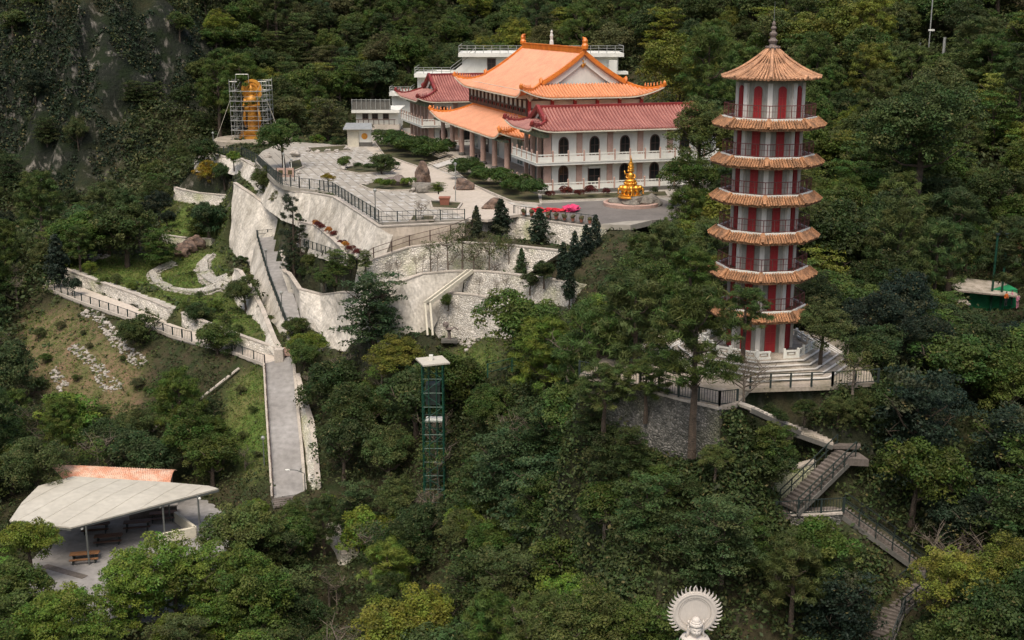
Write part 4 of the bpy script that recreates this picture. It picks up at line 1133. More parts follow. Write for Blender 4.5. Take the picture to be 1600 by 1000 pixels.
# ================================================================ SCAFFOLDED GOLDEN STATUE
S0 = PD(396, 215, 226)
ped = thing('pedestal', 'low round stone platform beneath the scaffolding', 'pedestal', S0 - Vector((0, 0, .2)))
MB().lathe([(7.2, -1.6), (7.2, 0), (6.9, .12), (6.9, .16)], (0, 0, 0), 24).build('platform', M['flag'], ped)
MB().lathe([(2.6, .16), (2.6, .8), (2.2, .9), (2.3, 1.4)], (0, 0, 0), 16).build('statue_base', M['gold_dull'], ped)
gs = thing('golden_statue', 'tall golden standing statue with a round halo inside scaffolding', 'statue', S0 + Vector((0, 0, .9)))
gs.scale = (.84, .84, .88)
b_ = MB(); b_.lathe([(1.5, 0), (1.6, .4), (1.05, .8), (1.15, 2.2), (.9, 4.2), (1.05, 5.8), (1.25, 6.8), (1.0, 7.4), (.45, 7.8), (.4, 8.0)], (0, 0, 0), 16)
for s_ in (-1, 1):
    b_.tube([(s_ * 1.3, 0, 7.0), (s_ * 1.6, -.2, 5.6), (s_ * .9, -1.2, 5.0 + (.6 if s_ > 0 else 0)), (s_ * .3, -1.4, 5.6)], [.5, .45, .35, .25], 8)
    b_.tube([(s_ * 1.4, -.3, 5.2), (s_ * 1.7, -.2, 3), (s_ * 1.5, 0, 1.2)], [.25, .4, .15], 6)
for k in range(6): b_.tube([(-.9 + k * .05, -1.25, 1.2 + k * .75), (0, -1.5, .8 + k * .75), (.9, -1.25, 1.2 + k * .75)], .09, 5)
b_.build('body', M['gold_dull'], gs, smooth=True)
h_ = MB(); h_.blob((0, -.15, 8.5), .62, 1, 3, .03, (.85, .9, 1.15)); h_.lathe([(.55, 8.95), (.6, 9.15), (.35, 9.4), (.22, 9.8), (.05, 9.95)], (0, -.1, 0), 10)
h_.build('head', M['gold_dull'], gs, smooth=True)
hl = MB()
def disc(mb, c, r0, r1, y0, y1, n_=36):
    for k in range(n_):
        t, u = 2 * math.pi * k / n_, 2 * math.pi * (k + 1) / n_
        q = [Vector((c[0] + r0 * math.cos(t), y0, c[2] + r0 * math.sin(t))), Vector((c[0] + r1 * math.cos(t), y0, c[2] + r1 * math.sin(t))), Vector((c[0] + r1 * math.cos(u), y0, c[2] + r1 * math.sin(u))), Vector((c[0] + r0 * math.cos(u), y0, c[2] + r0 * math.sin(u)))]
        mb.extr(q, (0, y1 - y0, 0))
disc(hl, (0, 0, 8.7), .01, 2.2, 1.0, 1.25); disc(hl, (0, 0, 8.7), 1.75, 2.3, .8, 1.3); disc(hl, (0, 0, 8.7), 1.1, 1.3, .8, 1.0)
for k in range(10): t = k / 10 * 2 * math.pi; hl.blob((1.5 * math.cos(t), .95, 8.7 + 1.5 * math.sin(t)), .14, k, 1)
hl.box((0, 1.2, 4), (2.6, .25, 7.6))
hl.build('halo', M['gold_dull'], gs, fix=True)
sc_ = thing('scaffolding', 'steel tube scaffolding tower with plank decks around the golden statue', 'scaffolding', S0)
HH = 10.7; Wd = 3.35
cols_ = [(-Wd, -2.6), (-1.3, -2.6), (1.6, -2.6), (Wd, -2.6), (-Wd, 2.6), (0, 2.6), (Wd, 2.6), (-2.4, -2.6), (2.5, -2.6), (-Wd, 0), (Wd, 0)]
for (x, y) in cols_: MB().tube([(x, y, 0), (x, y, HH - (1.9 if abs(x) < 1.7 else 0))], .06, 5).build('standard', M['steel'], sc_)
lg = MB(); dk = []
for k in range(6):
    z_ = 1.55 + 1.75 * k
    for (a, b) in (((-Wd, -2.6), (Wd, -2.6)), ((-Wd, 2.6), (Wd, 2.6)), ((-Wd, -2.6), (-Wd, 2.6)), ((Wd, -2.6), (Wd, 2.6))):
        if k == 5 and a[1] == -2.6 and b[1] == -2.6: 
            lg.tube([(-Wd, -2.6, z_), (-1.9, -2.6, z_)], .05, 5); lg.tube([(1.9, -2.6, z_), (Wd, -2.6, z_)], .05, 5); continue
        lg.tube([(*a, z_), (*b, z_)], .05, 5); lg.tube([(*a, z_ - .95), (*b, z_ - .95)], .035, 5)
    if k < 5:
        MB().box((0, -2.95, z_ + .05), (2 * Wd, .7, .09)).build('deck', M['steel'], sc_)
        for s_ in (-1, 1): MB().box((s_ * (Wd - .45), 0, z_ + .05), (.9, 4.6, .09)).build('deck', M['steel'], sc_)
lg.build('ledgers', M['steel'], sc_)
bc = MB()
for k in range(6):
    z_ = -.2 + 1.75 * k
    for x0_, x1_ in ((-Wd, -2.4), (-2.4, -1.3), (1.6, 2.5), (2.5, Wd)):
        bc.tube([(x0_, -2.62, z_), (x1_, -2.62, z_ + 1.75)], .03, 4)
        bc.tube([(x1_, 2.62, z_), (x0_, 2.62, z_ + 1.75)], .03, 4)
stuff(bc.build('braces', M['steel'], sc_))
tb = MB(); 
for (x, z_) in ((-2.1, HH), (.2, HH)): tb.tube([(x, -2.6, HH - .6), (x, -2.6, HH + .9)], .05, 5)
tb.tube([(-2.1, -2.6, HH + .9), (.2, -2.6, HH + .9)], .05, 5); tb.build('top_frame', M['steel'], sc_)
for x in (-Wd, Wd):
    MB().tube([(x, -2.6, HH * .65), (x * 1.9, -4, -1.0)], .035, 4).build('guy_rope', M['cream'], sc_)
# ================================================================ GOLDEN FOUNTAIN STATUE
G0 = Vector((*PD(986, 330, 148.5).xy, ZP))
rk = thing('fountain_basin', 'round pink stone basin with a boulder under the golden seated statue', 'fountain', G0)
MB().lathe([(3.4, 0), (3.45, .4), (3.1, .45), (3.0, .25)], (0, 0, 0), 28).build('basin_rim', M['pink'], rk)
MB().blob((0, .2, .35), 2.2, 4, 3, .3, (1, .85, .4)).build('rock', M['rock_grey'], rk, smooth=False)
MB().blob((2.2, -.8, .5), 1.2, 9, 2, .3, (1.1, .8, .8)).build('boulder', M['rock_grey'], rk)
g = thing('golden_statue', 'gilded seated figure riding elephants, in front of the two storey wing', 'statue', G0 + Vector((-.15, 0, .95)))
g.scale = (.70, .70, .68)
b_ = MB(); b_.lathe([(2.1, 0), (2.2, .15), (1.9, .4), (2.0, .55), (1.7, .7)], (0, 0, 0), 20); b_.build('base', M['gold'], g, smooth=False)
for k, a_ in enumerate((-90, -20, 200, 90)):
    t = R(a_); d = Vector((math.cos(t), math.sin(t), 0)); u = Vector((-d.y, d.x, 0)); c_ = d * 1.0 + Vector((0, 0, 1.7))
    e_ = MB(); e_.blob(c_, .85, k, 2, .05, (1.05, 1.05, .85)); e_.blob(c_ + d * .75 + Vector((0, 0, .15)), .48, k, 2, .05)
    for s_ in (-1, 1):
        e_.blob(c_ + d * .55 + u * s_ * .5 + Vector((0, 0, .15)), .32, k, 1, .05, (.5, .9, 1))
        e_.tube([c_ + u * s_ * .4 + d * .3, c_ + u * s_ * .42 + d * .35 + Vector((0, 0, -1.2))], [.26, .22], 7)
        e_.tube([c_ + d * 1.1 + u * s_ * .18 + Vector((0, 0, .0)), c_ + d * 1.5 + u * s_ * .2 + Vector((0, 0, -.05))], [.06, .02], 5)
    e_.tube([c_ + d * 1.1 + Vector((0, 0, .1)), c_ + d * 1.35 + Vector((0, 0, -.4)), c_ + d * 1.3 + Vector((0, 0, -.9)), c_ + d * 1.55 + Vector((0, 0, -.95))], [.2, .14, .1, .06], 7)
    e_.build('elephant', M['gold'], g, smooth=True)
b_ = MB()
b_.lathe([(.9, 2.3), (1.15, 2.5), (1.05, 2.7), (.7, 2.75)], (0, 0, 0), 16)
for k in range(12): t = k / 12 * 2 * math.pi; b_.blob((1.0 * math.cos(t), 1.0 * math.sin(t), 2.6), .24, k, 1, .02, (1, 1, 1.3))
b_.build('lotus', M['gold'], g, smooth=True)
b_ = MB()
b_.blob((0, -.1, 3.05), .95, 2, 2, .04, (1.15, .85, .42)); b_.lathe([(.62, 3.0), (.5, 3.5), (.62, 4.1), (.5, 4.4), (.2, 4.6)], (0, 0, 0), 12)
for s_ in (-1, 1): b_.tube([(s_ * .55, 0, 4.2), (s_ * .85, -.1, 3.7), (s_ * .5, -.5, 3.5)], [.2, .17, .12], 7)
b_.tube([(-.5, 0, 4.2), (-1.0, -.2, 4.3), (-1.15, -.2, 4.9)], [.18, .14, .08], 6)
b_.build('body', M['gold'], g, smooth=True)
for k, (z_, r_) in enumerate(((4.85, .42), (5.45, .38), (6.0, .30))):
    b_ = MB(); b_.blob((0, -.05, z_), r_, k, 2, .03, (1, 1, 1.1))
    for s_ in (-1, 1): b_.blob((s_ * r_ * .9, 0, z_), r_ * .62, k, 2, .03)
    b_.lathe([(r_ * 1.25, r_ * .8), (r_ * 1.35, r_ * 1.0), (r_ * .8, r_ * 1.2)], (0, 0, z_), 10); b_.build('head', M['gold'], g, smooth=True)
MB().lathe([(.22, 6.3), (.3, 6.45), (.16, 6.7), (.2, 6.85), (.06, 7.2), (.02, 7.6)], (0, 0, 0), 8).build('crown', M['gold'], g, smooth=True)
# ================================================================ WHITE STATUE IN THE FOREGROUND
Wc = PD(1086, 958, 63.5)
ws = thing('stone_statue', 'white stone statue with a flame edged round halo', 'statue', (Wc.x, Wc.y, Wc.z))
hl = MB()
def ydisc(mb, r0, r1, y0, y1, n_=56): disc(mb, (0, 0, 0), r0, r1, y0, y1, n_)
ydisc(hl, .01, 1.0, .10, .20); ydisc(hl, .95, 1.26, .03, .22); ydisc(hl, 1.12, 1.18, -.01, .10); ydisc(hl, .84, .90, .06, .16)
hl.build('halo_disc', M['statue'], ws, fix=True)
nf = 30
for k in range(nf):
    t = R(-52) + (R(284)) * k / (nf - 1)
    up_ = math.sin(t); tw = -1 if math.cos(t) > 0 else 1
    rr = 1.22; L_ = .40 + .06 * max(0, up_) + (.10 if abs(t - R(90)) < .06 else 0)
    d = Vector((math.cos(t), 0, math.sin(t))); u = Vector((-math.sin(t), 0, math.cos(t))) * (1 if math.cos(t) > 0 else -1)
    mb = MB(); c0 = d * (rr - .03); prev = None
    w0 = .078
    pts_l = []; pts_r = []
    for i in range(7):
        s_ = i / 6; ww = w0 * (1 - s_) ** .8; bend = (.16 * s_ * s_ + .02 * math.sin(s_ * 7))
        c_ = c0 + d * L_ * s_ + u * bend
        pts_l.append(c_ - u * ww); pts_r.append(c_ + u * ww)
    q = pts_l + pts_r[:-1][::-1]
    mb.extr([p + Vector((0, .08, 0)) for p in q], (0, .1, 0)); mb.build('flame', M['statue'], ws, fix=True)
hd = MB(); HX, HZ_ = .02, -.84
bm = bmesh.new(); bmesh.ops.create_icosphere(bm, subdivisions=5, radius=1)
for v in bm.verts:
    x, y, z = v.co
    X_, Y_, Z_ = x * .275, y * .30, z * .36
    if z < 0: X_ *= 1 - .28 * (-z) ** 1.6; Y_ *= 1 - .12 * (-z)
    if y < -.1:
        nose = math.exp(-((x / .13) ** 2)) * max(0, 1 - abs(z + .08) / .34); Y_ -= .11 * nose * (1.2 - z)
        for s_ in (-1, 1):
            e = math.exp(-(((x - s_ * .38) / .2) ** 2) - ((z - .12) / .1) ** 2); Y_ += .07 * e
            bwn = math.exp(-(((x - s_ * .38) / .28) ** 2) - ((z - .32) / .07) ** 2); Y_ -= .015 * bwn
            lid = math.exp(-(((x - s_ * .38) / .15) ** 2) - ((z - .09) / .045) ** 2); Y_ -= .03 * lid
            ck = math.exp(-(((x - s_ * .45) / .25) ** 2) - ((z + .25) / .2) ** 2); Y_ -= .02 * ck
        li = math.exp(-((x / .24) ** 2) - ((z + .5) / .05) ** 2); Y_ -= .06 * li
        ls = math.exp(-((x / .3) ** 2) - ((z + .56) / .025) ** 2); Y_ += .045 * ls
        ch = math.exp(-((x / .25) ** 2) - ((z + .82) / .14) ** 2); Y_ -= .03 * ch
    v.co = (X_ * 1.28 + HX, Y_ * 1.2 - .42, Z_ * 1.2 + HZ_)
me_ = bpy.data.meshes.new('head'); bm.to_mesh(me_); bm.free(); me_.shade_smooth(); link('head', me_, M['statue'], ws)
cr = MB(); cr.lathe([(.36, 0), (.40, .05), (.385, .15), (.34, .19)], (HX, -.38, HZ_ + .27), 28); cr.blob((HX, -.38, HZ_ + .56), .27, 2, 3, .0, (.95, .95, .9)); cr.lathe([(.29, 0), (.32, .05), (.29, .11)], (HX, -.38, HZ_ + .45), 24)
for s_ in (-1, 1): cr.lathe([(.06, 0), (.085, .06), (.02, .18)], (HX + s_ * .42, -.34, HZ_ + .40), 8)
cr.build('headdress', M['statue'], ws, smooth=True)
for s_ in (-1, 1):
    vb = MB()
    vb.tube([(HX + s_ * .38, -.30, HZ_ + .3), (HX + s_ * .43, -.28, HZ_), (HX + s_ * .42, -.26, HZ_ - .25), (HX + s_ * .5, -.3, HZ_ - .5)], [.05, .07, .08, .12], 8)
    vb.blob((HX + s_ * .365, -.38, HZ_ - .05), .06, 1, 2, 0, (.6, .8, 2.6))
    vb.build('veil', M['statue'], ws, smooth=True)
bd = MB(); bd.lathe([(.2, .25), (.22, .05), (.45, -.02), (.78, -.14), (.95, -.45), (1.0, -1.1), (.95, -2.2), (1.0, -4.0), (1.2, -5.4), (1.35, -5.6)], (HX, -.22, HZ_ - .42), 28)
for s_ in (-1, 1): bd.tube([(HX + s_ * .75, -.3, HZ_ - .85), (HX + s_ * 1.0, -.5, HZ_ - 1.7), (HX + s_ * .25, -1.15, HZ_ - 1.9)], [.24, .22, .12], 10)
for k in range(5): bd.tube([(HX - .5, -1.0, HZ_ - 1.1 - k * .3), (HX, -1.18, HZ_ - 1.4 - k * .3), (HX + .5, -1.0, HZ_ - 1.1 - k * .3)], .05, 6)
bd.build('body', M['statue'], ws, smooth=True)
MB().lathe([(1.5, -8.5), (1.5, -6.2), (1.35, -6.0), (1.6, -5.95), (1.6, -5.8), (1.35, -5.6)], (HX, -.22, HZ_ - .42), 24).build('pedestal', M['statue'], ws)
# ================================================================ GREEN LIFT TOWER
E0 = PD(680, 800, 105.5); top_z = PD(680, 566, 105.5).z
et = thing('lift_tower', 'slender green steel lattice tower with a flat white roof among the trees', 'tower', E0)
Ht = top_z - E0.z; hw = .92
for sx_1 in (-1, 1):
    for sy_1 in (-1, 1): MB().tube([(sx_1 * hw, sy_1 * hw, -1), (sx_1 * hw, sy_1 * hw, Ht)], .075, 6).build('corner_post', M['towergreen'], et)
for x in (-.35, .35): MB().tube([(x, -hw, -1), (x, -hw, Ht)], .05, 5).build('guide_rail', M['towergreen'], et); MB().tube([(x, hw, -1), (x, hw, Ht)], .05, 5).build('guide_rail', M['towergreen'], et)
br = MB(); n_ = 11
for k in range(n_):
    z_ = Ht * k / n_; z2 = Ht * (k + 1) / n_
    for (a, b) in (((-hw, -hw), (hw, -hw)), ((hw, -hw), (hw, hw)), ((hw, hw), (-hw, hw)), ((-hw, hw), (-hw, -hw))):
        br.tube([(*a, z_), (*b, z_)], .045, 4)
        br.tube([(*(a if k % 2 else b), z_), (*(b if k % 2 else a), z2)], .035, 4)
stuff(br.build('lattice_braces', M['towergreen'], et))
MB().box((.1, -.1, Ht * .63), (1.6, 1.3, .12)).build('landing', M['white'], et)
MB().box((0, 0, Ht * .8), (1.3, 1.3, 1.9)).build('lift_car', M['iron'], et)
rf = MB(); rf.box((0, 0, Ht + .12), (2.5, 2.5, .14), rz=.35); rf.build('roof', M['sheet'], et)
MB().box((-.15, .15, Ht + .42), (.35, .35, .45)).build('vent_box', M['white'], et)
# ================================================================ OPEN SHELTER
shl = thing('open_shelter', 'open picnic shelter with a broad white sheet roof on steel posts', 'shelter', PD(200, 830, 106))
def so(px, py, D): return PD(px, py, D) - shl.location
A_, B_, Cc, Dd, E_, F_, G_ = so(15, 814, 101), so(111, 825, 99.4), so(341, 764, 108.4), so(327, 760, 109.1), so(261, 754, 110), so(114, 745, 112), so(60, 760, 109)
# a fan of sheets so that slight creases show
ctr = so(190, 780, 106); ctr.z += .25
rim = [A_, B_, B_.lerp(Cc, .33), B_.lerp(Cc, .66), Cc, Dd, E_, F_, G_, G_.lerp(A_, .5) + Vector((-.25, 0, 0))]
for i in range(len(rim)):
    a, b = rim[i], rim[(i + 1) % len(rim)]
    pass
mb = MB(); n0 = 0
top = [p + Vector((0, 0, .06)) for p in rim]
mb.v = [tuple(ctr + Vector((0, 0, .06)))] + [tuple(p) for p in top] + [tuple(ctr - Vector((0, 0, .08)))] + [tuple(p - Vector((0, 0, .14))) for p in top]
nR = len(rim)
for i in range(nR):
    j = (i + 1) % nR
    mb.f += [(0, 1 + i, 1 + j), (nR + 1, nR + 2 + j, nR + 2 + i), (1 + i, nR + 2 + i, nR + 2 + j, 1 + j)]
mb.build('roof', M['sheet'], shl, fix=True)
sm = MB()
for t0, t1 in ((so(75, 812, 102), so(190, 747, 111.5)), (so(165, 800, 103.5), so(262, 757, 109.8)), (so(40, 792, 104), so(300, 775, 108))):
    up1 = Vector((0, 0, .22)); 
    sm.bar(t0 + up1, t1 + up1, .10, .05)
def zroof(x, y):
    for i in range(nR):
        a, b = rim[i], rim[(i + 1) % nR]; d = (a.x - ctr.x) * (b.y - ctr.y) - (b.x - ctr.x) * (a.y - ctr.y)
        if abs(d) < 1e-6: continue
        u = ((x - ctr.x) * (b.y - ctr.y) - (b.x - ctr.x) * (y - ctr.y)) / d; v = ((a.x - ctr.x) * (y - ctr.y) - (x - ctr.x) * (a.y - ctr.y)) / d
        if u >= 0 and v >= 0 and u + v <= 1: return ctr.z + u * (a.z - ctr.z) + v * (b.z - ctr.z)
    return None
sm = MB(); xs_ = [p.x for p in rim]; ys_ = [p.y for p in rim]; x = min(xs_) - 4
while x < max(xs_):
    prev = None; y = min(ys_)
    while y < max(ys_):
        xx_ = x + (y - min(ys_)) * .38; z_ = zroof(xx_, y)
        p = Vector((xx_, y, z_ + .075)) if z_ is not None else None
        if p and prev: sm.bar(prev, p, .05, .03)
        prev = p; y += .6
    x += 2.3
stuff(sm.build('sheet_seams', M['sheet'], shl))
rr = thing('rusty_lean_to', 'rusty curved corrugated sheet roof behind the white shelter roof', 'shelter', PD(165, 740, 114))
def ro2(px, py, D): return PD(px, py, D) - rr.location
q0, q1, q2, q3 = ro2(62, 726, 115.5), ro2(277, 735, 115.5), ro2(266, 756, 112.4), ro2(100, 750, 112.4)
for k in range(18):
    mb = MB()
    def f_(u, v, k=k):
        uu = (k + u) / 18; a = q0.lerp(q1, uu); b = q3.lerp(q2, uu); p = a.lerp(b, v)
        return p + Vector((0, 0, .55 * math.sin(v * math.pi) + .035 * math.sin(u * math.pi * 2 * 3)))
    mb.grid(f_, 12, 6)
    o = mb.build('roof_sheet', M['rusty'], rr); m_ = o.modifiers.new('thick', 'SOLIDIFY'); m_.thickness = .04
for px, D in ((75, 115), (268, 115)):
    p = ro2(px, 740, D); MB().tube([p, (p.x, p.y, -48 - rr.location.z)], .08, 6).build('post', M['post'], rr)
for (px, py, D, py2) in ((134, 822, 100.3, 884), (254, 789, 105, 852), (309, 776, 106.6, 842), (120, 780, 110, 800), (205, 765, 111, 800), (262, 765, 110, 800)):
    p = so(px, py, D); b_ = Vector((p.x, p.y, -48 - shl.location.z))
    MB().tube([b_, p + Vector((0, 0, .05))], .09, 8).build('post', M['post'], shl)
bb = MB()
for a, b in ((A_, B_), (B_, Cc), (A_, F_), (Cc, E_), (A_.lerp(B_, .9), F_), (B_.lerp(Cc, .5), E_)): bb.bar(a + Vector((0, .2, -.2)), b + Vector((0, 0, -.2)), .1, .16)
bb.build('roof_beam', M['post'], shl)
for px, py, D in ((128, 826, 100.2), (250, 792, 104.9), (312, 779, 106.5)):
    MB().blob(so(px, py, D), .13, 1, 2, 0).build('lamp_globe', M['white'], shl)
# ================================================================ PLAZA DETAILS
def sheet(name, pts, z, mt, label, cat='paving', th=.3, kind='structure'):
    mb = MB(); mb.prism([(p.x, p.y) for p in pts], z - th, z); o = mb.build(name, M[mt]); tag(o, label, cat); o['kind'] = kind; return o
Z1 = ZP + .005
WALK = zpoly([(572,231),(600,227),(640,248),(690,268),(728,285),(800,318),(850,330),(803,336),(762,343),(728,342),(700,325),(655,297),(622,274)], ZP)
sheet('walkway', WALK, ZP + .006, 'walk', 'pale walkway between the clipped hedges and the plaza', 'walkway')
FORE = zpoly([(838,318),(1030,310),(1068,322),(1050,343),(985,345),(932,351),(860,340),(848,332)], ZP)
sheet('forecourt', FORE, ZP + .012, 'asphalt', 'dark asphalt forecourt below the two storey wing', 'forecourt')
M['bed'] = mat('planting_bed_soil', (.045, .055, .02), .95, scale=.8, col2=(.09, .07, .04), fine=.3)
BEDS = [zpoly([(528,266),(560,258),(622,262),(610,270),(560,272)], ZP), zpoly([(562,290),(600,284),(650,288),(672,294),(655,297),(612,299),(578,297)], ZP),
        zpoly([(585,222),(700,238),(705,250),(655,262),(600,243)], ZP), zpoly([(705,262),(760,272),(842,305),(845,320),(800,316),(735,288)], ZP), zpoly([(672,315),(722,318),(715,328),(675,326)], ZP),
        zpoly([(450,255),(470,250),(474,262),(455,270)], ZP), zpoly([(480,232),(540,228),(550,236),(490,240)], ZP), zpoly([(845,306),(1040,300),(1045,308),(845,316)], ZP), zpoly([(645,338),(680,339),(678,345),(640,346)], ZP)]
for k, P in enumerate(BEDS):
    sheet('planting_bed', P, ZP + .11, 'bed', ['small bed under the round clipped tree', 'curved bed with dark boulder in the middle of the plaza', 'bed under the far clipped hedge', 'bed under the near clipped hedge', 'bed under the potted bonsai', 'bed by the small gate posts', 'bed at the far end of the plaza', 'bed along the foot of the two storey wing', 'bed of the bare tree by the fence'][k], 'planting bed', .3, 'thing')
    kb = MB(); n_ = len(P)
    for i in range(n_): kb.bar(P[i] + Vector((0, 0, .09)), P[(i + 1) % n_] + Vector((0, 0, .09)), .22, .2)
    o = [c for c in C.objects if c.name.startswith('planting_bed')][-1]
    kb.build('bed_edging', M['edge'], BEDOBJ := bpy.data.objects[o.name])
pv = MB()
for i in range(-60, 4):
    for j in range(-10, 40):
        p = TL(i * 1.42 + (.71 if j % 2 else 0), j * 2.9 - 20)
        x, y = np.array([p.x]), np.array([p.y])
        if not inpoly(PLAZA, x, y)[0] or inpoly(WALK, x, y)[0] or inpoly(FORE, x, y)[0]: continue
        loc = Vector((p.x - T0.x, p.y - T0.y)); u = loc.dot(e1.xy)
        if u > -3.2 or any(inpoly(B, x, y)[0] for B in BEDS): continue
        px, py, _ = proj(p)
        if px < 455 or py < 228: continue
        if j % 5 == 3 and rng.random() < .75: continue
        if rng.random() < .12: continue
        pv.box((p.x, p.y, ZP), (.66, 1.35, .016), rz=TR)
o = pv.build('pale_pavers', M['paver'], plaza); stuff(o)
jt = MB()
for i in range(0, 60):
    a, b = TL(-4 - i * 1.35, -30), TL(-4 - i * 1.35, 60)
    pts = [a.lerp(b, t / 120) for t in range(121)]
    ok = inpoly(PLAZA, np.array([p.x for p in pts]), np.array([p.y for p in pts]))
    ok &= ~inpoly(WALK, np.array([p.x for p in pts]), np.array([p.y for p in pts]))
    run = [k for k in range(121) if ok[k]]
    if len(run) > 2: jt.bar(pts[run[0]] + Vector((0, 0, .002)), pts[run[-1]] + Vector((0, 0, .002)), .10, .01)
o = jt.build('paving_joints', M['asphalt'], plaza); stuff(o)
stp = MB()
st_ = thing('hall_steps', 'broad stone steps with a carved pale slab leading up to the hall', 'steps', TL(-5.2, 32, 0), TR)
for k in range(6): MB().box((-.2 + k * .55, 0, .07 + .14 * k / 1.0 + .004), (.55 + .0, 11, .14 + .28 * 0 + .0)).build('step', M['step'], st_)
for k in range(6): pass
cs = MB(); cs.extr([Vector((-.6, -1.6, .12)), Vector((-.6, 1.6, .12)), Vector((3.2, 1.6, 1.1)), Vector((3.2, -1.6, 1.1))], (0, 0, .1)); cs.build('carved_slab', M['paver'], st_, fix=True)
# ================================================================ RAILINGS AND FENCES
def fence(name, label, pts, h, mt, step=1.8, bal=.0, rails=(1.0, .12), pr=.06, panel=None, cat='railing', grp=None):
    P = [PD(*p) if not isinstance(p, Vector) else p for p in pts]
    root = thing(name, label, cat, P[0], 0, grp); o0 = P[0]
    rl_ = MB(); bs = MB(); np_ = 0
    for a, b in zip(P[:-1], P[1:]):
        n_ = max(1, round((b - a).length / step))
        for k in range(n_ + 1):
            if k == n_ and b is not P[-1]: continue
            p = a.lerp(b, k / n_) - o0
            MB().bar(p, p + Vector((0, 0, h * 1.04)), pr * 2).build('post', M[mt], root)
        for f in rails: rl_.bar(a - o0 + Vector((0, 0, h * f)), b - o0 + Vector((0, 0, h * f)), .055, .05)
        if bal:
            m = int((b - a).length / bal)
            for k in range(m): p = a.lerp(b, (k + .5) / m) - o0; bs.bar(p + Vector((0, 0, h * rails[-1])), p + Vector((0, 0, h)), .028)
    rl_.build('rail', M[mt], root)
    if bal: stuff(bs.build('balusters', M[mt], root))
    return root
up = lambda P, dz: [p + Vector((0, 0, dz)) for p in P]
fence('fence', 'long black iron fence along the tall edge of the plaza', [(592,347,135.2),(555,324,144),(520,301.5,155),(500,297.5,159),(468,294,161.5)], 1.35, 'iron', 1.7, .28)
fence('fence', 'dark fence bending past the two red and green panels near the gate posts', [(468,294,161.5),(441,289,164),(428,281,173),(402,256,193),(378,243.5,203)], 1.5, 'iron', 1.8, .35)
fence('fence', 'black fence around the garden below the scaffolding', [(378,243.5,203),(350,240,210),(332,236,214),(318,232,218)], 1.2, 'iron', 2, .4)
fence('fence', 'dark fence along the front right edge of the plaza, beside the bare tree', [(592,347,135.3),(650,345,136.3),(726,342.6,137)], 1.15, 'iron', 2.3, .55, (1.0, .55, .12))
fence('railing', 'brown handrail sloping up below the beige wall', [(558,420,130.4),(584,403,131.8),(640,384,134.8),(704,368,135.9),(738,354,137)], 1.15, 'iron_brown', 2.3, 0, (1.0, .5))
fence('railing', 'dark handrail beneath the white wall with red bushes', [(476,386,151),(516,400,141),(548,412,133.2),(558,420,130.4)], 1.0, 'iron', 2.0, .5)
pr_ = fence('railing', 'black railing hung with a row of flower pots', [(803,336,142.3),(860,344,138.9),(932,353,135)], 1.15, 'iron', 2.0, .4)
for k in range(9):
    t_ = (k + .5) / 9; p = PD(812, 338, 141.5).lerp(PD(928, 352.5, 135), t_) + Vector((0, -.32, .25))
    pt = thing('flower_pot', 'small terracotta pot of dark flowers hung on the black railing', 'flower pot', p, 0, 'flower pots hung along the railing')
    MB().lathe([(.14, 0), (.24, .34), (.26, .36)], (0, 0, 0), 8).build('pot', M['terracotta'], pt)
    MB().blob((0, 0, .5), .27, k, 2, .4).build('plant', M['bed'], pt)
fence('railing', 'black railing down the left edge of the upper ramp', up(ROAD3['upper_ramp'][0], .0), 1.1, 'iron', 1.8, .3, pr=.07)
fence('railing', 'short rail closing the top of the upper ramp', [(403,371,172),(434,368,173)], 1.0, 'iron', 1.6, 0, (1.0, .5))
fence('fence', 'black iron fence along the outer edge of the left road', [(76,452,164.5),(86,456.5,163.1),(128,473.5,157.7),(200,498.5,150.9),(270,526.5,143.5),(300,534,141.3)], 1.25, 'iron', 2.0, .3)
fence('fence', 'black iron fence corner where the left road meets the lower ramp', [(330,542,139.4),(363,551.5,137.6),(414,571,133)], 1.25, 'iron', 2.0, .3)
fence('railing', 'thin dark railing down the left side of the lower ramp', up(ROAD3['lower_ramp'][0], 0), 1.0, 'iron_brown', 2.2, 0, (1.0, .5), .045)
tfe = -25.1
fence('railing', 'dark iron railing along the left front of the pagoda terrace', [TERR[0], TERR[1], TERR[2], TERR[3]], 1.0, 'iron', 1.9, .2)
fence('railing', 'short dark railing turning down to the stairs beside the pagoda terrace', [TERR[3], PZ(1152, 631, -25.3)], 1.0, 'iron', 1.9, .2)
fence('railing', 'dark iron railing along the right front of the pagoda terrace', [PZ(1172, 607, -25.1), PZ(1235, 605, -25.1), PZ(1300, 603, -25.1)], 1.0, 'iron', 1.9, 0, (1.0, .5))
fence('railing', 'dark close set railing at the right end of the pagoda terrace', [PZ(1300, 603, -25.1), PZ(1372, 598, -25.1)], 1.0, 'iron', 1.9, .2)
fence('railing', 'green railing on the slope left of the pagoda pines', [(762,590,101.5),(800,580,104),(850,570,107)], 1.2, 'towergreen', 2.2, .0, (1.0, .4))
gp = thing('notice_panels', 'pair of small green and red framed panels on the plaza fence', 'sign', PZ(446, 283, ZP))
for x in (-.6, .7):
    f_ = MB().box((x, 0, 1.2), (1.1, .1, 1.3)).build('board', M['pink'], gp); MB().box((x, -.06, 1.25), (.6, .04, .6)).build('panel', M['bed'], gp)
for x in (-1.2, .05, 1.3): MB().box((x, 0, .9), (.12, .12, 1.9)).build('post', M['iron'], gp)
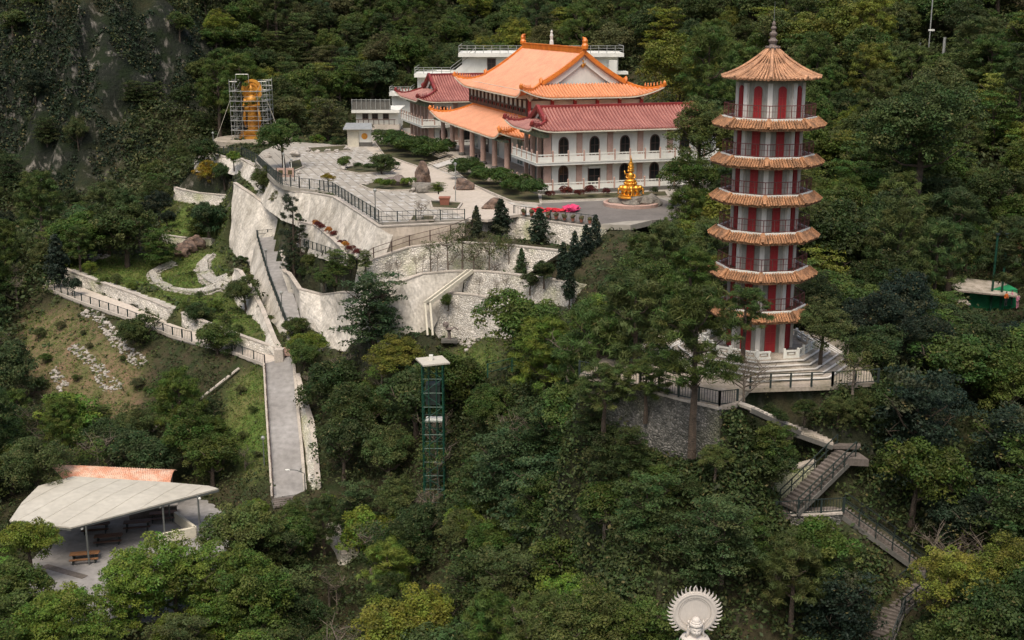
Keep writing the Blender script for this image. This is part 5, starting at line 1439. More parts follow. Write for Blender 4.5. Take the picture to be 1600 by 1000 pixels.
# stairs
def stairs(name, label, p0, p1, w_, n_, mt='stairgrey', rail=(True, True), thick=.18, rmat='iron', grp=None):
    p0, p1 = Vector(p0), Vector(p1)
    root = thing(name, label, 'staircase', p0, 0, grp)
    d = p1 - p0; dh = Vector((d.x, d.y, 0)); u = dh.normalized(); sd = Vector((-u.y, u.x, 0)); tr = dh.length / n_; rz = math.atan2(u.y, u.x)
    for k in range(n_):
        c_ = d * ((k + .5) / n_)
        MB().box((c_.x, c_.y, c_.z), (tr * 1.12, w_, thick), rz=rz).build('step', M[mt], root)
    sg_ = MB()
    for s_ in (-1, 1): sg_.bar(sd * s_ * (w_ / 2 + .04) + Vector((0, 0, -.2)), d + sd * s_ * (w_ / 2 + .04) + Vector((0, 0, -.2)), .1, .3)
    sg_.build('stringer', M['grey'], root)
    for on, s_ in zip(rail, (-1, 1)):
        if not on: continue
        rl_ = MB(); o_ = sd * s_ * (w_ / 2 + .05)
        m = max(2, int(d.length / 1.1))
        for k in range(m + 1): p = o_ + d * (k / m); MB().bar(p - Vector((0, 0, .1)), p + Vector((0, 0, 1.0)), .07).build('rail_post', M[rmat], root)
        for h_ in (1.0, .5): rl_.bar(o_ + Vector((0, 0, h_)), o_ + d + Vector((0, 0, h_)), .06)
        rl_.build('handrail', M[rmat], root)
    return root
def landing(label, pts, th=.25, mt='stairgrey'):
    mb = MB(); mb.prism([tuple(p) for p in pts], -th, 0); o = mb.build('landing', M[mt], fix=True); return tag(o, label, 'landing')
def PP(*a): return PD(*a)
stairs('staircase', 'pale straight steps leading down from the pagoda terrace', PZ(1160, 632, -25.2), PD(1238, 668, 79.6), 1.5, 12, 'edge', (False, False))
stairs('staircase', 'mossy steps continuing down to the small cliff landing', PD(1240, 669, 79.6), PD(1300, 690, 79.2), 1.3, 8, 'step', (False, False))
landing('small landing beside the pale tree at the head of the zigzag stairs', [PD(1298,696,78.6),PD(1345,697,78.6),PD(1343,684,80.4),PD(1300,684,80.4)])
landing('projecting grey platform below the small landing', [PD(1316,716,77.2),PD(1358,718,77.2),PD(1342,707,78.4),PD(1316,706,78.4)], .5)
stairs('staircase', 'long zigzag flight descending leftward below the cliff landing', PD(1322, 706, 78.3), PD(1232, 794, 75.6), 1.6, 17)
landing('middle landing at the foot of the long zigzag flight', [PD(1212,806,75.2),PD(1318,800,75.2),PD(1316,791,76.4),PD(1212,794,76.4)], .3)
fence('railing', 'dark railing on the front of the middle stair landing', [PD(1212,806,75.1),PD(1318,800,75.1)], 1.0, 'iron', 1.3, .2)
stairs('staircase', 'long narrow flight descending rightward in deep shade', PD(1318, 797, 75.8), PD(1448, 890, 73.8), 1.4, 24)
stairs('staircase', 'curving shaded flight near the bottom edge, upper half', PD(1436, 915, 72.6), PD(1392, 950, 71.4), 1.6, 8)
stairs('staircase', 'curving shaded flight near the bottom edge, lower half', PD(1391, 951, 71.3), PD(1366, 1015, 69.0), 1.7, 12)
stairs('staircase', 'three reddish steps beside the junction pillar', PD(450, 556, 134), PD(456, 543, 135.6), 2.4, 3, 'pink', (False, False))
stairs('staircase', 'steps at the foot of the lower ramp', PD(450, 777, 112), PD(454, 790, 110.5), 3.1, 4, 'stairgrey', (False, False))
stairs('staircase', 'broad dark edged steps beside the picnic yard', PZ(105, 890, -47.95), PZ(62, 930, -49.0), 5.0, 5, 'stairgrey', (False, False))
pl_ = MB(); pl_.box((0, 0, .55), (1.0, 1.0, 1.5)); o = pl_.build('pillar', M['edge']); o.location = PD(437, 562, 133.6); tag(o, 'square concrete pillar where the road meets the ramp', 'pillar')
# diagonal stone channel on the curved wall
ch = thing('stone_channel', 'diagonal stone drainage channel crossing the curved wall', 'channel', PD(735, 424, 131.6))
a, b, c_ = PD(735, 423, 131.5) - ch.location, PD(668, 473, 127.6) - ch.location, PD(672, 524, 125.9) - ch.location
for s_ in (-.28, .28):
    MB().bar(a + Vector((s_, 0, .0)), b + Vector((s_, -.2, 0)), .2, .4).build('kerb_stone', M['cream'], ch); MB().bar(b + Vector((s_, -.2, 0)), c_ + Vector((s_, 0, 0)), .2, .3).build('kerb_stone', M['cream'], ch)
MB().bar(a + Vector((0, .1, -.1)), b + Vector((0, -.1, -.1)), .5, .2).build('channel_bed', M['grey'], ch)
# small stone bench / sculpture on the gravel
bn = thing('garden_sculpture', 'small dark figure on a low slab in the gravel below the rubble wall', 'sculpture', PD(702, 534, 126))
MB().box((0, 0, .15), (1.7, 1.1, .3)).build('slab', M['grey'], bn); MB().lathe([(.2, .3), (.16, 1.1), (.3, 1.3), (.5, 1.45), (.1, 1.6)], (0, 0, 0), 8).build('stem', M['finial'], bn); MB().blob((-.35, 0, 1.9), .33, 2, 2, .2).build('head', M['finial'], bn)
MB().tube([(0, 0, 1.3), (.6, 0, 1.6), (1.0, 0, 1.3)], .09, 6).build('arm', M['finial'], bn)
# lamp posts
def lamp(label, base, h, arm=0, mt='post', grp=None):
    t = thing('lamp_post', label, 'lamp post', base, 0, grp)
    MB().tube([(0, 0, 0), (0, 0, h)], [.07, .05], 6).build('pole', M[mt], t)
    if arm: MB().tube([(0, 0, h), (arm * .5, 0, h + .35), (arm, 0, h + .4)], .04, 5).build('arm', M[mt], t); MB().blob((arm * 1.1, 0, h + .38), .2, 1, 1, 0, (1.6, .7, .4)).build('lamp_head', M['white'], t)
    else: MB().lathe([(.1, 0), (.2, .12), (.2, .3), (.05, .42)], (0, 0, h), 8).build('lamp_head', M['steel'], t)
    return t
lamp('lamp post standing inside the fence corner of the plaza', PZ(587, 344, ZP), 3.2)
lamp('tall pale lamp post beside the hall steps', PZ(712, 315, ZP), 4.5, 0, 'steel')
lamp('lamp post with a white globe below the scaffolding', PD(334, 233, 214), 2.6, 0, 'steel')
lamp('lamp post with a side arm beside the foot of the lower ramp', PD(477, 768, 112.6), 1.9, -1.5)
lamp('slim post on the left rail of the upper ramp', PD(417, 424, 157.5), 2.6)
lamp('slim post near the lower end of the upper ramp', PD(441, 493, 142.8), 2.6)
lamp('short white post by the far gate', PZ(444, 268, ZP), 2.4, 0, 'white'); lamp('second short white post by the far gate, nearer the gate panels', PZ(456, 276, ZP), 2.2, 0, 'white')
lamp('slender post above the picnic yard', PD(414, 745, 116.5), 4.0); lamp('pale post with a round head on the right hillside', PD(1405, 470, 112), 3.0, 0, 'steel')
mm = thing('antenna_mast', 'thin white antenna mast rising from the ridge above the pagoda', 'antenna', PD(1451, 76, 214))
MB().tube([(0, 0, -3), (0, 0, 9.6)], .11, 5).build('mast', M['steel'], mm); MB().box((.2, 0, 3.1), (1.0, .3, .3)).build('bracket', M['white'], mm); MB().tube([(2.6, 0, -1), (2.6, 0, 1.9)], .25, 6).build('equipment_cylinder', M['steel'], mm); MB().tube([(-1.6, 0, -1), (-1.6, 0, 1.0)], .2, 6).build('equipment_cylinder', M['steel'], mm)
# water pipes on the slope
for (a, b, lb_) in (((313, 634, 130.5), (374, 586, 134.2), 'long pale pipe running down the slope below the road fence'), ((238, 684, 128.3), (264, 660, 131), 'short pale pipe on the bushy slope'), ((300,672,128),(318,650,129.6),'second short pipe on the bushy slope, nearer the ramp')):
    p, q = PD(*a), PD(*b); o = MB().tube([p + Vector((0, 0, .8)), q + Vector((0, 0, .8))], .16, 7).build('pipe', M['edge']); tag(o, lb_, 'pipe')
# picnic tables, low walls
def table(label, p, rz, mt='wood', grp=None):
    t = thing('picnic_table', label, 'table', p, rz, grp)
    MB().box((0, 0, .74), (2.5, .75, .07)).build('tabletop', M[mt], t)
    for s_ in (-1, 1):
        MB().box((0, s_ * .72, .45), (2.5, .32, .06)).build('bench_seat', M[mt], t)
        MB().box((s_ * .95, 0, .37), (.09, .6, .7)).build('leg', M['iron'], t); MB().box((s_ * .95, 0, .22), (.08, 1.6, .4)).build('bench_support', M['iron'], t)
    return t
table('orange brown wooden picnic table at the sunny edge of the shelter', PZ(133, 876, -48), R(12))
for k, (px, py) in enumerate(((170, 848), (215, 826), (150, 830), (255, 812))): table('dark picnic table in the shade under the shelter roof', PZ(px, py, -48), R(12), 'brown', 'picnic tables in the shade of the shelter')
lw = thing('low_wall', 'low beige concrete wall enclosing a counter at the right of the shelter', 'wall', PZ(248, 852, -48))
pts = [PZ(248, 851, -48), PZ(306, 839, -48), PZ(275, 815, -48)]
for a, b in zip(pts[:-1], pts[1:]): MB().bar(a - lw.location + Vector((0, 0, .5)), b - lw.location + Vector((0, 0, .5)), .3, 1.05).build('wall_segment', M['cream'], lw)
ct_ = thing('counter', 'grey concrete counter behind the low beige wall', 'counter', PZ(240, 806, -48), R(15)); MB().box((0, 0, .5), (4.5, .8, 1.0)).build('base', M['stairgrey'], ct_); MB().box((0, 0, 1.05), (4.7, 1.0, .1)).build('top', M['edge'], ct_)
ut = thing('litter_bin', 'small dark bin at the end of the low beige wall', 'bin', PZ(244, 848, -48)); MB().lathe([(.25, 0), (.3, .8), (.32, .85)], (0, 0, 0), 10).build('bin_body', M['iron'], ut); MB().lathe([(.33, .85), (.2, .98)], (0, 0, 0), 10).build('lid', M['grey'], ut)
# red and pink cloths on the forecourt
clo = thing('cloth_bundle', 'long folded red cloth lying on the forecourt', 'cloth', PZ(868, 331, ZP)); mb = MB()
for k in range(7): mb.blob((-2.4 + k * .55, rng.normal(0, .1), .22), .42, k, 2, .9, (1, .9, .5))
mb.build('cloth', M['red_cloth'], clo)
clo = thing('cloth_bundle', 'crumpled bright pink cloth heap beside the red one', 'cloth', PZ(896, 330, ZP)); mb = MB()
for k in range(6): mb.blob((rng.normal(0, .6), rng.normal(0, .25), .3), .55, k + 20, 2, .9, (1, .9, .6))
mb.build('cloth', M['pink_cloth'], clo)
# rocks
def rock(label, p, r_, mt='rock', seed=1, sq=(1, .8, .8), grp=None, nm='rock'):
    o = MB().blob((0, 0, r_ * sq[2] * .55), r_, seed, 3, .34, sq).build(nm, M[mt]); o.location = p; return tag(o, label, 'rock', grp)
rock('tall pointed reddish rock beside the plaza walkway', PZ(660, 287, ZP), 1.25, 'rock', 3, (.85, .7, 1.5))
rock('broad grey brown rock at the foot of the pointed rock', PZ(668, 300, ZP), 1.35, 'rock_grey', 5, (1.2, .8, .6))
rock('dark rounded boulder in the plaza bed', PZ(620, 290, ZP), 1.4, 'finial', 8, (1.2, .8, .62))
rock('wide brown boulder by the end of the walkway', PZ(770, 326, ZP), .9, 'rock', 12, (1.25, .8, .8))
rock('small brown rock among the near hedge balls', PZ(726, 296, ZP), 1.1, 'rock', 14)
for k, (px, py, r_) in enumerate(((536,266,.45),(645,300,.5),(572,290,.35),(418,246,.6),(482,237,.45),(496,239,.4),(512,238,.5),(526,238,.4),(541,234,.45),(468,272,.35),(655,343,.4),(462,245,.9))):
    rock('pale round stone at the edge of a planting bed', PZ(px, py, ZP), r_, 'palestone', 20 + k, (1, .9, .8), 'pale edging stones on the plaza', 'stone')
for k, (px, py, r_) in enumerate(((292,394,1.5),(306,388,1.6),(285,400,1.1))):
    q = hit(px, py); rock('dark brown boulder at the head of the stream garden', q, r_, 'rock', 40 + k, (1, .8, .8), 'boulders at the head of the stream garden')
# stream of pale stones
def stones(name, label, path, wdt, dens, r0, r1, mt, seed, spread_edge=True):
    g_ = np.random.default_rng(seed); P = [hit(*p) for p in path]; mb = MB(); bm_ = bmesh.new(); bmesh.ops.create_icosphere(bm_, subdivisions=1, radius=1)
    bv = np.array([v.co[:] for v in bm_.verts]); bf = [tuple(v.index for v in f.verts) for f in bm_.faces]; bm_.free()
    for a, b in zip(P[:-1], P[1:]):
        L_ = (b - a).length; n_ = int(L_ * dens); d = (b - a); u = Vector((-d.y, d.x, 0)).normalized()
        for k in range(n_):
            c_ = a.lerp(b, g_.random()); e = g_.random()
            off = (1 if g_.random() < .5 else -1) * wdt / 2 * (1 - .25 * g_.random()) if (spread_edge and e < .6) else g_.uniform(-wdt / 2, wdt / 2)
            c_ = c_ + u * off; z_ = height(c_.x, c_.y); r_ = g_.uniform(r0, r1) * (1.35 if (spread_edge and e < .6) else 1)
            sx, sy, sz = g_.uniform(.7, 1.2, 3); n0 = len(mb.v); J = g_.uniform(.85, 1.15, len(bv))
            for v, j in zip(bv, J): mb.v.append((c_.x + v[0] * r_ * sx * j, c_.y + v[1] * r_ * sy * j, z_ + r_ * .2 + v[2] * r_ * sz * .6 * j))
            mb.f += [tuple(n0 + i for i in f) for f in bf]
    o = stuff(mb.build(name, M[mt])); tag(o, label, 'stones'); return o
def bed_strip(path, wdt, label):
    P = [hit(*p) for p in path]; P = dense(P, 1.0); mb = MB()
    for i, p in enumerate(P):
        d = P[min(i + 1, len(P) - 1)] - P[max(i - 1, 0)]; u = Vector((-d.y, d.x, 0)).normalized()
        for s_ in (-1, -.33, .33, 1):
            q = p + u * s_ * wdt / 2; mb.v.append((q.x, q.y, height(q.x, q.y) + .16 - .08 * (abs(s_) < .5)))
        if i:
            for j in range(3): a = (i - 1) * 4 + j; mb.f.append((a, a + 1, a + 5, a + 4))
    o = mb.build('stream_bed', M['rubble']); m_ = o.modifiers.new('thick', 'SOLIDIFY'); m_.thickness = .25; m_.offset = -1; tag(struct(o), label, 'stream bed')
bed_strip([(330,400),(318,412),(322,432),(340,440),(362,440)], 1.3, 'dry stone stream bed winding through the stepped lawn')
bed_strip([(272,412),(252,420),(238,428),(246,444),(262,452),(290,457),(330,453),(356,450)], 1.1, 'curved dry stone stream bed lower on the lawn')
stones('stream_stones', 'winding bed of pale stones in the stepped lawn', [(330,400),(318,412),(322,432),(340,440),(362,440)], 2.0, 30, .11, .22, 'palestone', 1)
stones('stream_stones', 'curved band of pale stones lower on the lawn', [(272,412),(252,420),(238,428),(246,444),(262,452),(290,457),(330,453),(356,450)], 1.7, 26, .11, .22, 'palestone', 2)
stones('stream_stones', 'pale stone edging between the two stream bends', [(314,412),(306,424),(316,440),(330,448)], .5, 10, .15, .25, 'palestone', 3)
stones('slope_stones', 'pale rock line descending the bare slope under the road fence', [(131,486),(157,497),(166,512),(179,528),(201,553),(224,572)], 1.3, 11, .10, .34, 'palestone', 4, False)
stones('slope_stones', 'pale rock line lower on the bare slope', [(109,543),(125,556),(151,577),(157,602),(171,610),(190,604)], 0.7, 9, .09, .28, 'palestone', 5, False)
stones('slope_stones', 'thin second pale rock line on the bare slope', [(116,538),(136,552),(157,572),(173,592),(190,603)], .6, 7, .09, .25, 'palestone', 6, False)
stones('slope_stones', 'scattered pale rocks at the left of the bare slope', [(84,577),(92,590),(100,608)], 1.0, 9, .15, .4, 'palestone', 7, False)
stones('slope_stones', 'pale stones in the left clearing behind the trees', [(110,395),(130,400),(160,405)], 3.0, 14, .2, .5, 'palestone', 8, False)
stones('rubble_heap', 'tumbled pink grey stones at the foot of the rubble wall', [(700,528),(722,530),(745,534)], 2.6, 20, .12, .34, 'palestone', 9, False)
# green hut and people at the right edge
ht = thing('hut', 'small bright green shack with a flat weathered roof at the far right', 'hut', PD(1540, 475, 139))
MB().box((0, 0, .9), (5.5, 4, 2.6)).build('wall', M['greenpaint'], ht)
MB().box((-1.2, -1.0, 2.3), (7.5, 5, .18), rot=Matrix.Rotation(.12, 3, 'X') @ Matrix.Rotation(.1, 3, 'Y')).build('roof', M['step'], ht)
MB().box((-5.2, -2.6, 1.2), (3.6, 3.5, .15), rot=Matrix.Rotation(.15, 3, 'X')).build('awning', M['step'], ht)
mb = MB(); mb.box((0, 0, 0), (14, 9, .5)); o = mb.build('terrace', M['stairgrey']); o.location = PD(1600, 490, 137) - Vector((0, 0, .3)); tag(struct(o), 'small grey yard around the green shack', 'yard')
h2 = thing('hut', 'orange walled shed with a blue grey roof at the right edge', 'hut', PD(1606, 400, 146)); MB().box((0, 0, 1.2), (6, 4, 3.4)).build('wall', M['wood'], h2); MB().box((0, 0, 3.0), (7.2, 5, .2)).build('roof', M['post'], h2)
for k, px in enumerate((1548, 1563)):
    p = PD(px, 478, 136.5); t = thing('pole', ['dark green pole in front of the green shack, nearer the pagoda', 'dark green pole in front of the green shack, by the people'][k], 'pole', p); MB().tube([(0, 0, -1), (0, 0, 8.5)], .13, 6).build('shaft', M['towergreen'], t); MB().box((0, 0, 8.4), (.4, .4, .2)).build('cap', M['iron'], t)
def person(label, p, rz, top_, bot, h=1.66, pose=0):
    t = thing('person', label, 'person', p, rz)
    S = h / 1.7
    vs = [(0, 0, .95), (0, 0, 1.2), (0, 0, 1.42), (0, -.01, 1.5), (0, -.03, 1.6), (.17, 0, 1.4), (.24, .03, 1.12), (.24, -.08, .88), (-.17, 0, 1.4), (-.25, .02, 1.12), (-.22, -.12, .9), (.09, 0, .88), (.10, -.03 * pose, .5), (.11, .1 * pose, .08), (.11, -.12, .03), (-.09, 0, .88), (-.10, .02, .5), (-.11, -.05 * pose, .08), (-.11, -.16, .03)]
    rs = [.15, .14, .13, .055, .1, .065, .048, .035, .065, .048, .035, .095, .065, .045, .04, .095, .065, .045, .04]
    es = [(0, 1), (1, 2), (2, 3), (3, 4), (2, 5), (5, 6), (6, 7), (2, 8), (8, 9), (9, 10), (0, 11), (11, 12), (12, 13), (13, 14), (0, 15), (15, 16), (16, 17), (17, 18)]
    me = bpy.data.meshes.new('body'); me.from_pydata([tuple(c * S for c in v) for v in vs], es, []); me.update()
    o = link('body', me, None, t); o.modifiers.new('skin', 'SKIN'); sk = me.skin_vertices[0].data
    for v, r_ in zip(sk, rs): v.radius = (r_ * S, r_ * S)
    sk[0].use_root = True; o.modifiers.new('sub', 'SUBSURF').levels = 1
    bpy.context.view_layer.update()
    dg = bpy.context.evaluated_depsgraph_get(); m2 = bpy.data.meshes.new_from_object(o.evaluated_get(dg))
    o.modifiers.clear(); o.data = m2; m2.materials.clear(); [m2.materials.append(M[x]) for x in (top_, bot, 'skin')]
    for f in m2.polygons:
        z_ = f.center.z / S; x_ = abs(f.center.x / S); f.material_index = 2 if z_ > 1.47 or (x_ > .19 and z_ < .97 and z_ > .8) else (1 if z_ < .95 else 0)
        f.use_smooth = True
    MB().blob((0, .02 * S, 1.66 * S), .105 * S, 1, 2, .05, (1, 1.05, .85)).build('hair', M['iron'], t)
    return t
person('dark dressed person standing between the hall columns', PZ(744, 256, ZP) + Vector((0, 0, .0)), 2.2, 'cloth_dark', 'cloth_dark')
person('second dark dressed person close behind the first, by the hall columns', PZ(751, 255, ZP), .5, 'cloth_dark', 'grey')
person('person in pale pink clothing standing by the green shack', PD(1589, 482, 135.5) , .4, 'cloth_pink', 'cloth_pink')
person('person in pink and dark clothing beside the orange one', PD(1580, 476, 136), 1.4, 'cloth_pink', 'cloth_dark')
person('person in orange clothing in front of the green shack', PD(1571, 478, 135.5), .2, 'cloth_orange', 'cloth_dark')
# ================================================================ VEGETATION
lm = bpy.data.materials.new('foliage'); lm.use_nodes = True
N, L = lm.node_tree.nodes, lm.node_tree.links
for n_ in list(N): N.remove(n_)
out = N.new('ShaderNodeOutputMaterial'); oi = N.new('ShaderNodeObjectInfo'); at = N.new('ShaderNodeAttribute'); at.attribute_name = 'tint'
sp_c = N.new('ShaderNodeSeparateColor'); L.new(at.outputs['Color'], sp_c.inputs[0])
hsv = N.new('ShaderNodeHueSaturation'); L.new(oi.outputs['Color'], hsv.inputs['Color'])
m1 = N.new('ShaderNodeMath'); m1.operation = 'MULTIPLY_ADD'; m1.inputs[1].default_value = .09; m1.inputs[2].default_value = .455; L.new(sp_c.outputs[0], m1.inputs[0]); L.new(m1.outputs[0], hsv.inputs['Hue'])
m2 = N.new('ShaderNodeMath'); m2.operation = 'MULTIPLY_ADD'; m2.inputs[1].default_value = 1.25; m2.inputs[2].default_value = .45; L.new(sp_c.outputs[1], m2.inputs[0]); L.new(m2.outputs[0], hsv.inputs['Value'])
br_ = N.new('ShaderNodeMix'); br_.data_type = 'RGBA'; br_.inputs[7].default_value = (.15, .125, .05, 1)
L.new(sp_c.outputs[2], br_.inputs[0]); L.new(hsv.outputs[0], br_.inputs[6])
df = N.new('ShaderNodeBsdfPrincipled'); df.inputs['Roughness'].default_value = .6; df.inputs['Specular IOR Level'].default_value = .25; L.new(br_.outputs[2], df.inputs['Base Color'])
tl = N.new('ShaderNodeBsdfTranslucent'); L.new(br_.outputs[2], tl.inputs['Color'])
mxs = N.new('ShaderNodeMixShader'); mxs.inputs[0].default_value = .3; L.new(df.outputs[0], mxs.inputs[1]); L.new(tl.outputs[0], mxs.inputs[2]); L.new(mxs.outputs[0], out.inputs[0])
def leaves(name, cen, rad, per, size, g_, flat=.6, droop=0, aspect=.55, shell=.55, brown=.02, outdir=None, squash=(1, 1, .8), up_bias=.7):
    cen = np.asarray(cen, float); rad = np.asarray(rad, float); n_ = len(cen)
    cnt = np.maximum(4, (per * (rad / rad.mean()) ** 2)).astype(int); id_ = np.repeat(np.arange(n_), cnt); K = len(id_)
    d = g_.standard_normal((K, 3)); d /= np.linalg.norm(d, axis=1)[:, None]
    d[:, 2] = np.where(g_.random(K) < up_bias, np.abs(d[:, 2]), d[:, 2])
    rr = (shell + (1 - shell) * g_.random(K)) ** 1
    p = cen[id_] + d * rr[:, None] * rad[id_][:, None] * np.array(squash)
    nrm = d * (1 - flat) + np.array([0, 0, 1]) * flat + g_.standard_normal((K, 3)) * .45
    nrm /= np.linalg.norm(nrm, axis=1)[:, None]
    t = np.cross(nrm, g_.standard_normal((K, 3))); t /= np.linalg.norm(t, axis=1)[:, None]; b = np.cross(nrm, t)
    s = size * g_.uniform(.6, 1.35, K); sa = (s * .5)[:, None]; sb = (s * .5 * aspect)[:, None]
    dr = np.array([0, 0, -1]) * droop * s[:, None]
    V = np.stack([p - t * sa, p + b * sb, p + t * sa + dr, p - b * sb], 1).reshape(-1, 3)
    F = np.arange(K * 4).reshape(K, 4)
    me = npmesh(name, V, F)
    ctint = g_.random(n_); cval = g_.random(n_)
    tint = np.stack([np.clip(ctint[id_] * .7 + g_.random(K) * .3, 0, 1), np.clip(cval[id_] * .55 + g_.random(K) * .45, 0, 1), (g_.random(K) < brown) * .8 + (cval[id_] > .93) * .25, np.ones(K)], 1)
    ca = me.color_attributes.new('tint', 'FLOAT_COLOR', 'CORNER')
    ca.data.foreach_set('color', np.repeat(tint, 4, axis=0).astype(np.float32).ravel())
    me.materials.append(lm); return me
def crown_round(seed, r_=1.0, n_=46, per=95, size=.34, h=.8, cr=(.24, .42), lumps=5, **kw):
    # crown radius ~ r_ metres, centred at the origin
    g_ = np.random.default_rng(seed); c = []; rd = []
    L0 = g_.standard_normal((lumps, 3)); L0 /= np.linalg.norm(L0, axis=1)[:, None]; L0[:, 2] = np.abs(L0[:, 2]) * 1.1 - .4
    lr = g_.uniform(.45, .68, lumps); lc = L0 * .5
    for k in range(n_):
        i = g_.integers(lumps); d = g_.standard_normal(3); d /= np.linalg.norm(d); d[2] = d[2] if g_.random() < .3 else abs(d[2])
        q = lc[i] + d * lr[i] * g_.uniform(.75, 1.05); q[2] *= h
        c.append(q * r_); rd.append(r_ * g_.uniform(*cr) * .75)
    return leaves('crown', c, rd, per, size, g_, **kw)
def crown_layer(seed, r_=4, tiers=6, hgt=5, size=.32, per=80, cone=.35, **kw):
    g_ = np.random.default_rng(seed); c = []; rd = []
    for t in range(tiers):
        z_ = hgt * (t / (tiers - 1) - .5); rt = r_ * (1 - cone * t / tiers) * g_.uniform(.8, 1.05); nb = 7 - t // 2
        a0 = g_.random() * 6
        for k in range(nb):
            a = a0 + k * 2 * math.pi / nb + g_.normal(0, .25); R_ = rt * g_.uniform(.6, 1)
            for m in range(3):
                q = R_ * (m + 1) / 3; c.append((q * math.cos(a) + g_.normal(0, .15), q * math.sin(a) + g_.normal(0, .15), z_ + g_.normal(0, .15) + q * .08)); rd.append(.22 * r_ * g_.uniform(.7, 1.1))
    return leaves('crown', c, rd, per, size, g_, squash=(1.1, 1.1, .38), flat=.75, **kw)
def crown_pine(seed, r_=3.5, hgt=6, n_=46, per=90, size=.55, **kw):
    g_ = np.random.default_rng(seed); c = []; rd = []
    for k in range(n_):
        z_ = g_.uniform(-.5, .5); a = g_.random() * 6.28; R_ = r_ * math.sqrt(g_.random()) * (1 - max(0, z_) * 1.1)
        c.append((R_ * math.cos(a), R_ * math.sin(a), z_ * hgt)); rd.append(g_.uniform(.5, .85) * r_ / 3.5)
    return leaves('crown', c, rd, per, size, g_, flat=.1, aspect=.12, shell=.2, squash=(1, 1, .7), up_bias=.75, **kw)
def crown_cone(seed, r_=1, hgt=4, size=.2, n_=40, per=70, **kw):
    g_ = np.random.default_rng(seed); c = []; rd = []
    for k in range(n_):
        t = k / n_; a = k * 2.4; R_ = r_ * (1 - t) ** .75 * g_.uniform(.3, 1.2) * (0.35 + .65 * min(1, t * 5)); c.append((R_ * math.cos(a), R_ * math.sin(a), hgt * (t - .5))); rd.append(r_ * (.42 - .22 * t))
    return leaves('crown', c, rd, per, size, g_, flat=.15, **kw)
def trunk_mesh(seed, h, r0, crown_r, crown_h, nl=7, lean=.06, n=6, twigs=0):
    g_ = random.Random(seed); mb = MB()
    top = Vector((g_.uniform(-lean, lean) * h, g_.uniform(-lean, lean) * h, h))
    pts = [Vector((0, 0, -1.2))]
    for k in range(1, 6): t = k / 5; pts.append(top * t + Vector((g_.uniform(-.12, .12), g_.uniform(-.12, .12), 0)) * (1 - t) * h * .12)
    mb.tube(pts, [r0 * 1.25, r0, r0 * .85, r0 * .68, r0 * .5, r0 * .3], n)
    for k in range(nl):
        t = g_.uniform(.38, .95); i = min(4, int(t * 5)); p = pts[i].lerp(pts[i + 1], t * 5 - i)
        a = k * 2.4 + g_.random(); e = Vector((math.cos(a), math.sin(a), g_.uniform(.35, 1.0))) * crown_r * g_.uniform(.55, .85); e.z = min(e.z, h + crown_h * .3 - p.z)
        q = p + e * .5 + Vector((0, 0, -.1 * crown_r)); r1 = r0 * .38
        mb.tube([p, q, p + e], [r1, r1 * .7, r1 * .25], 5)
        for s_ in range(2 + twigs):
            f = p + e * g_.uniform(.4, .9); w_ = Vector((g_.uniform(-1, 1), g_.uniform(-1, 1), g_.uniform(.1, .9))) * crown_r * (.35 if not twigs else .5)
            mb.tube([f, f + w_ * .5 + Vector((0, 0, .04)), f + w_], [r1 * .4, r1 * .28, r1 * .1], 4)
            for _ in range(twigs):
                f2 = f + w_ * g_.uniform(.3, 1); w2 = Vector((g_.uniform(-1, 1), g_.uniform(-1, 1), g_.uniform(0, 1))) * crown_r * .28; mb.tube([f2, f2 + w2], [r1 * .2, r1 * .07], 3)
    return mb.mesh('trunk')
# prototypes: (crown mesh, crown radius, crown half height, trunk mesh, clear height of crown centre)
PROT = {}
def proto(key, cm, r_, ch, tm, cz, bark='bark'):
    tm.materials.append(M[bark]); PROT[key] = (cm, r_, ch, tm, cz)
for k in range(5): proto('broad%d' % k, crown_round(100 + k, 4.2, 125, 125, .30, .98, cr=(.2, .36), lumps=5 + k % 3), 4.2, 3.4, trunk_mesh(k, 5.6, .32, 3.6, 3, 8), 4.7)
for k in range(3): proto('fine%d' % k, crown_round(140 + k, 4.0, 140, 125, .23, 1.05, cr=(.18, .34), lumps=7, brown=.04), 4.0, 3.6, trunk_mesh(20 + k, 5.6, .26, 3.4, 3, 9), 4.7)
for k in range(3): proto('tier%d' % k, crown_layer(160 + k, 4.4, 9, 6.4, .28, 84), 4.4, 2.8, trunk_mesh(40 + k, 6.2, .26, 3.6, 2.5, 9), 4.8)
for k in range(2): proto('big%d' % k, crown_round(120 + k, 4.2, 260, 105, .2, .95, cr=(.12, .24), lumps=9), 4.2, 3.4, trunk_mesh(30 + k, 5.6, .28, 3.6, 3, 10), 4.7)
for k in range(2): proto('pine%d' % k, crown_pine(180 + k, 3.6, 7.0, 120, 105, .6), 3.6, 3.6, trunk_mesh(60 + k, 10.5, .30, 3.0, 3, 9, .03), 8.5)
for k in range(2): proto('conifer%d' % k, crown_cone(200 + k, 1.5, 5.0, .26, 60, 75), 1.5, 2.5, trunk_mesh(70 + k, 4.0, .12, .6, 2, 3, .02), 3.3)
proto('juniper0', crown_pine(210, 1.6, 6.2, 64, 90, .34), 1.7, 3, trunk_mesh(77, 6.2, .14, 1.3, 2.5, 8, .05), 3.7)
for k in range(2): proto('sparse%d' % k, crown_round(220 + k, 3.2, 40, 30, .26, 1.0, cr=(.2, .36), lumps=6, brown=.1), 3.2, 3.2, trunk_mesh(80 + k, 6.5, .24, 3.0, 3, 9, .08, 5, 2), 5.6, 'bark_pale')
proto('bare1', crown_round(231, 3.0, 20, 16, .2, 1.0, brown=.4), 3.0, 3.0, trunk_mesh(92, 5.5, .2, 3.2, 3, 11, .1, 5, 3), 5.0, 'bark_pale')
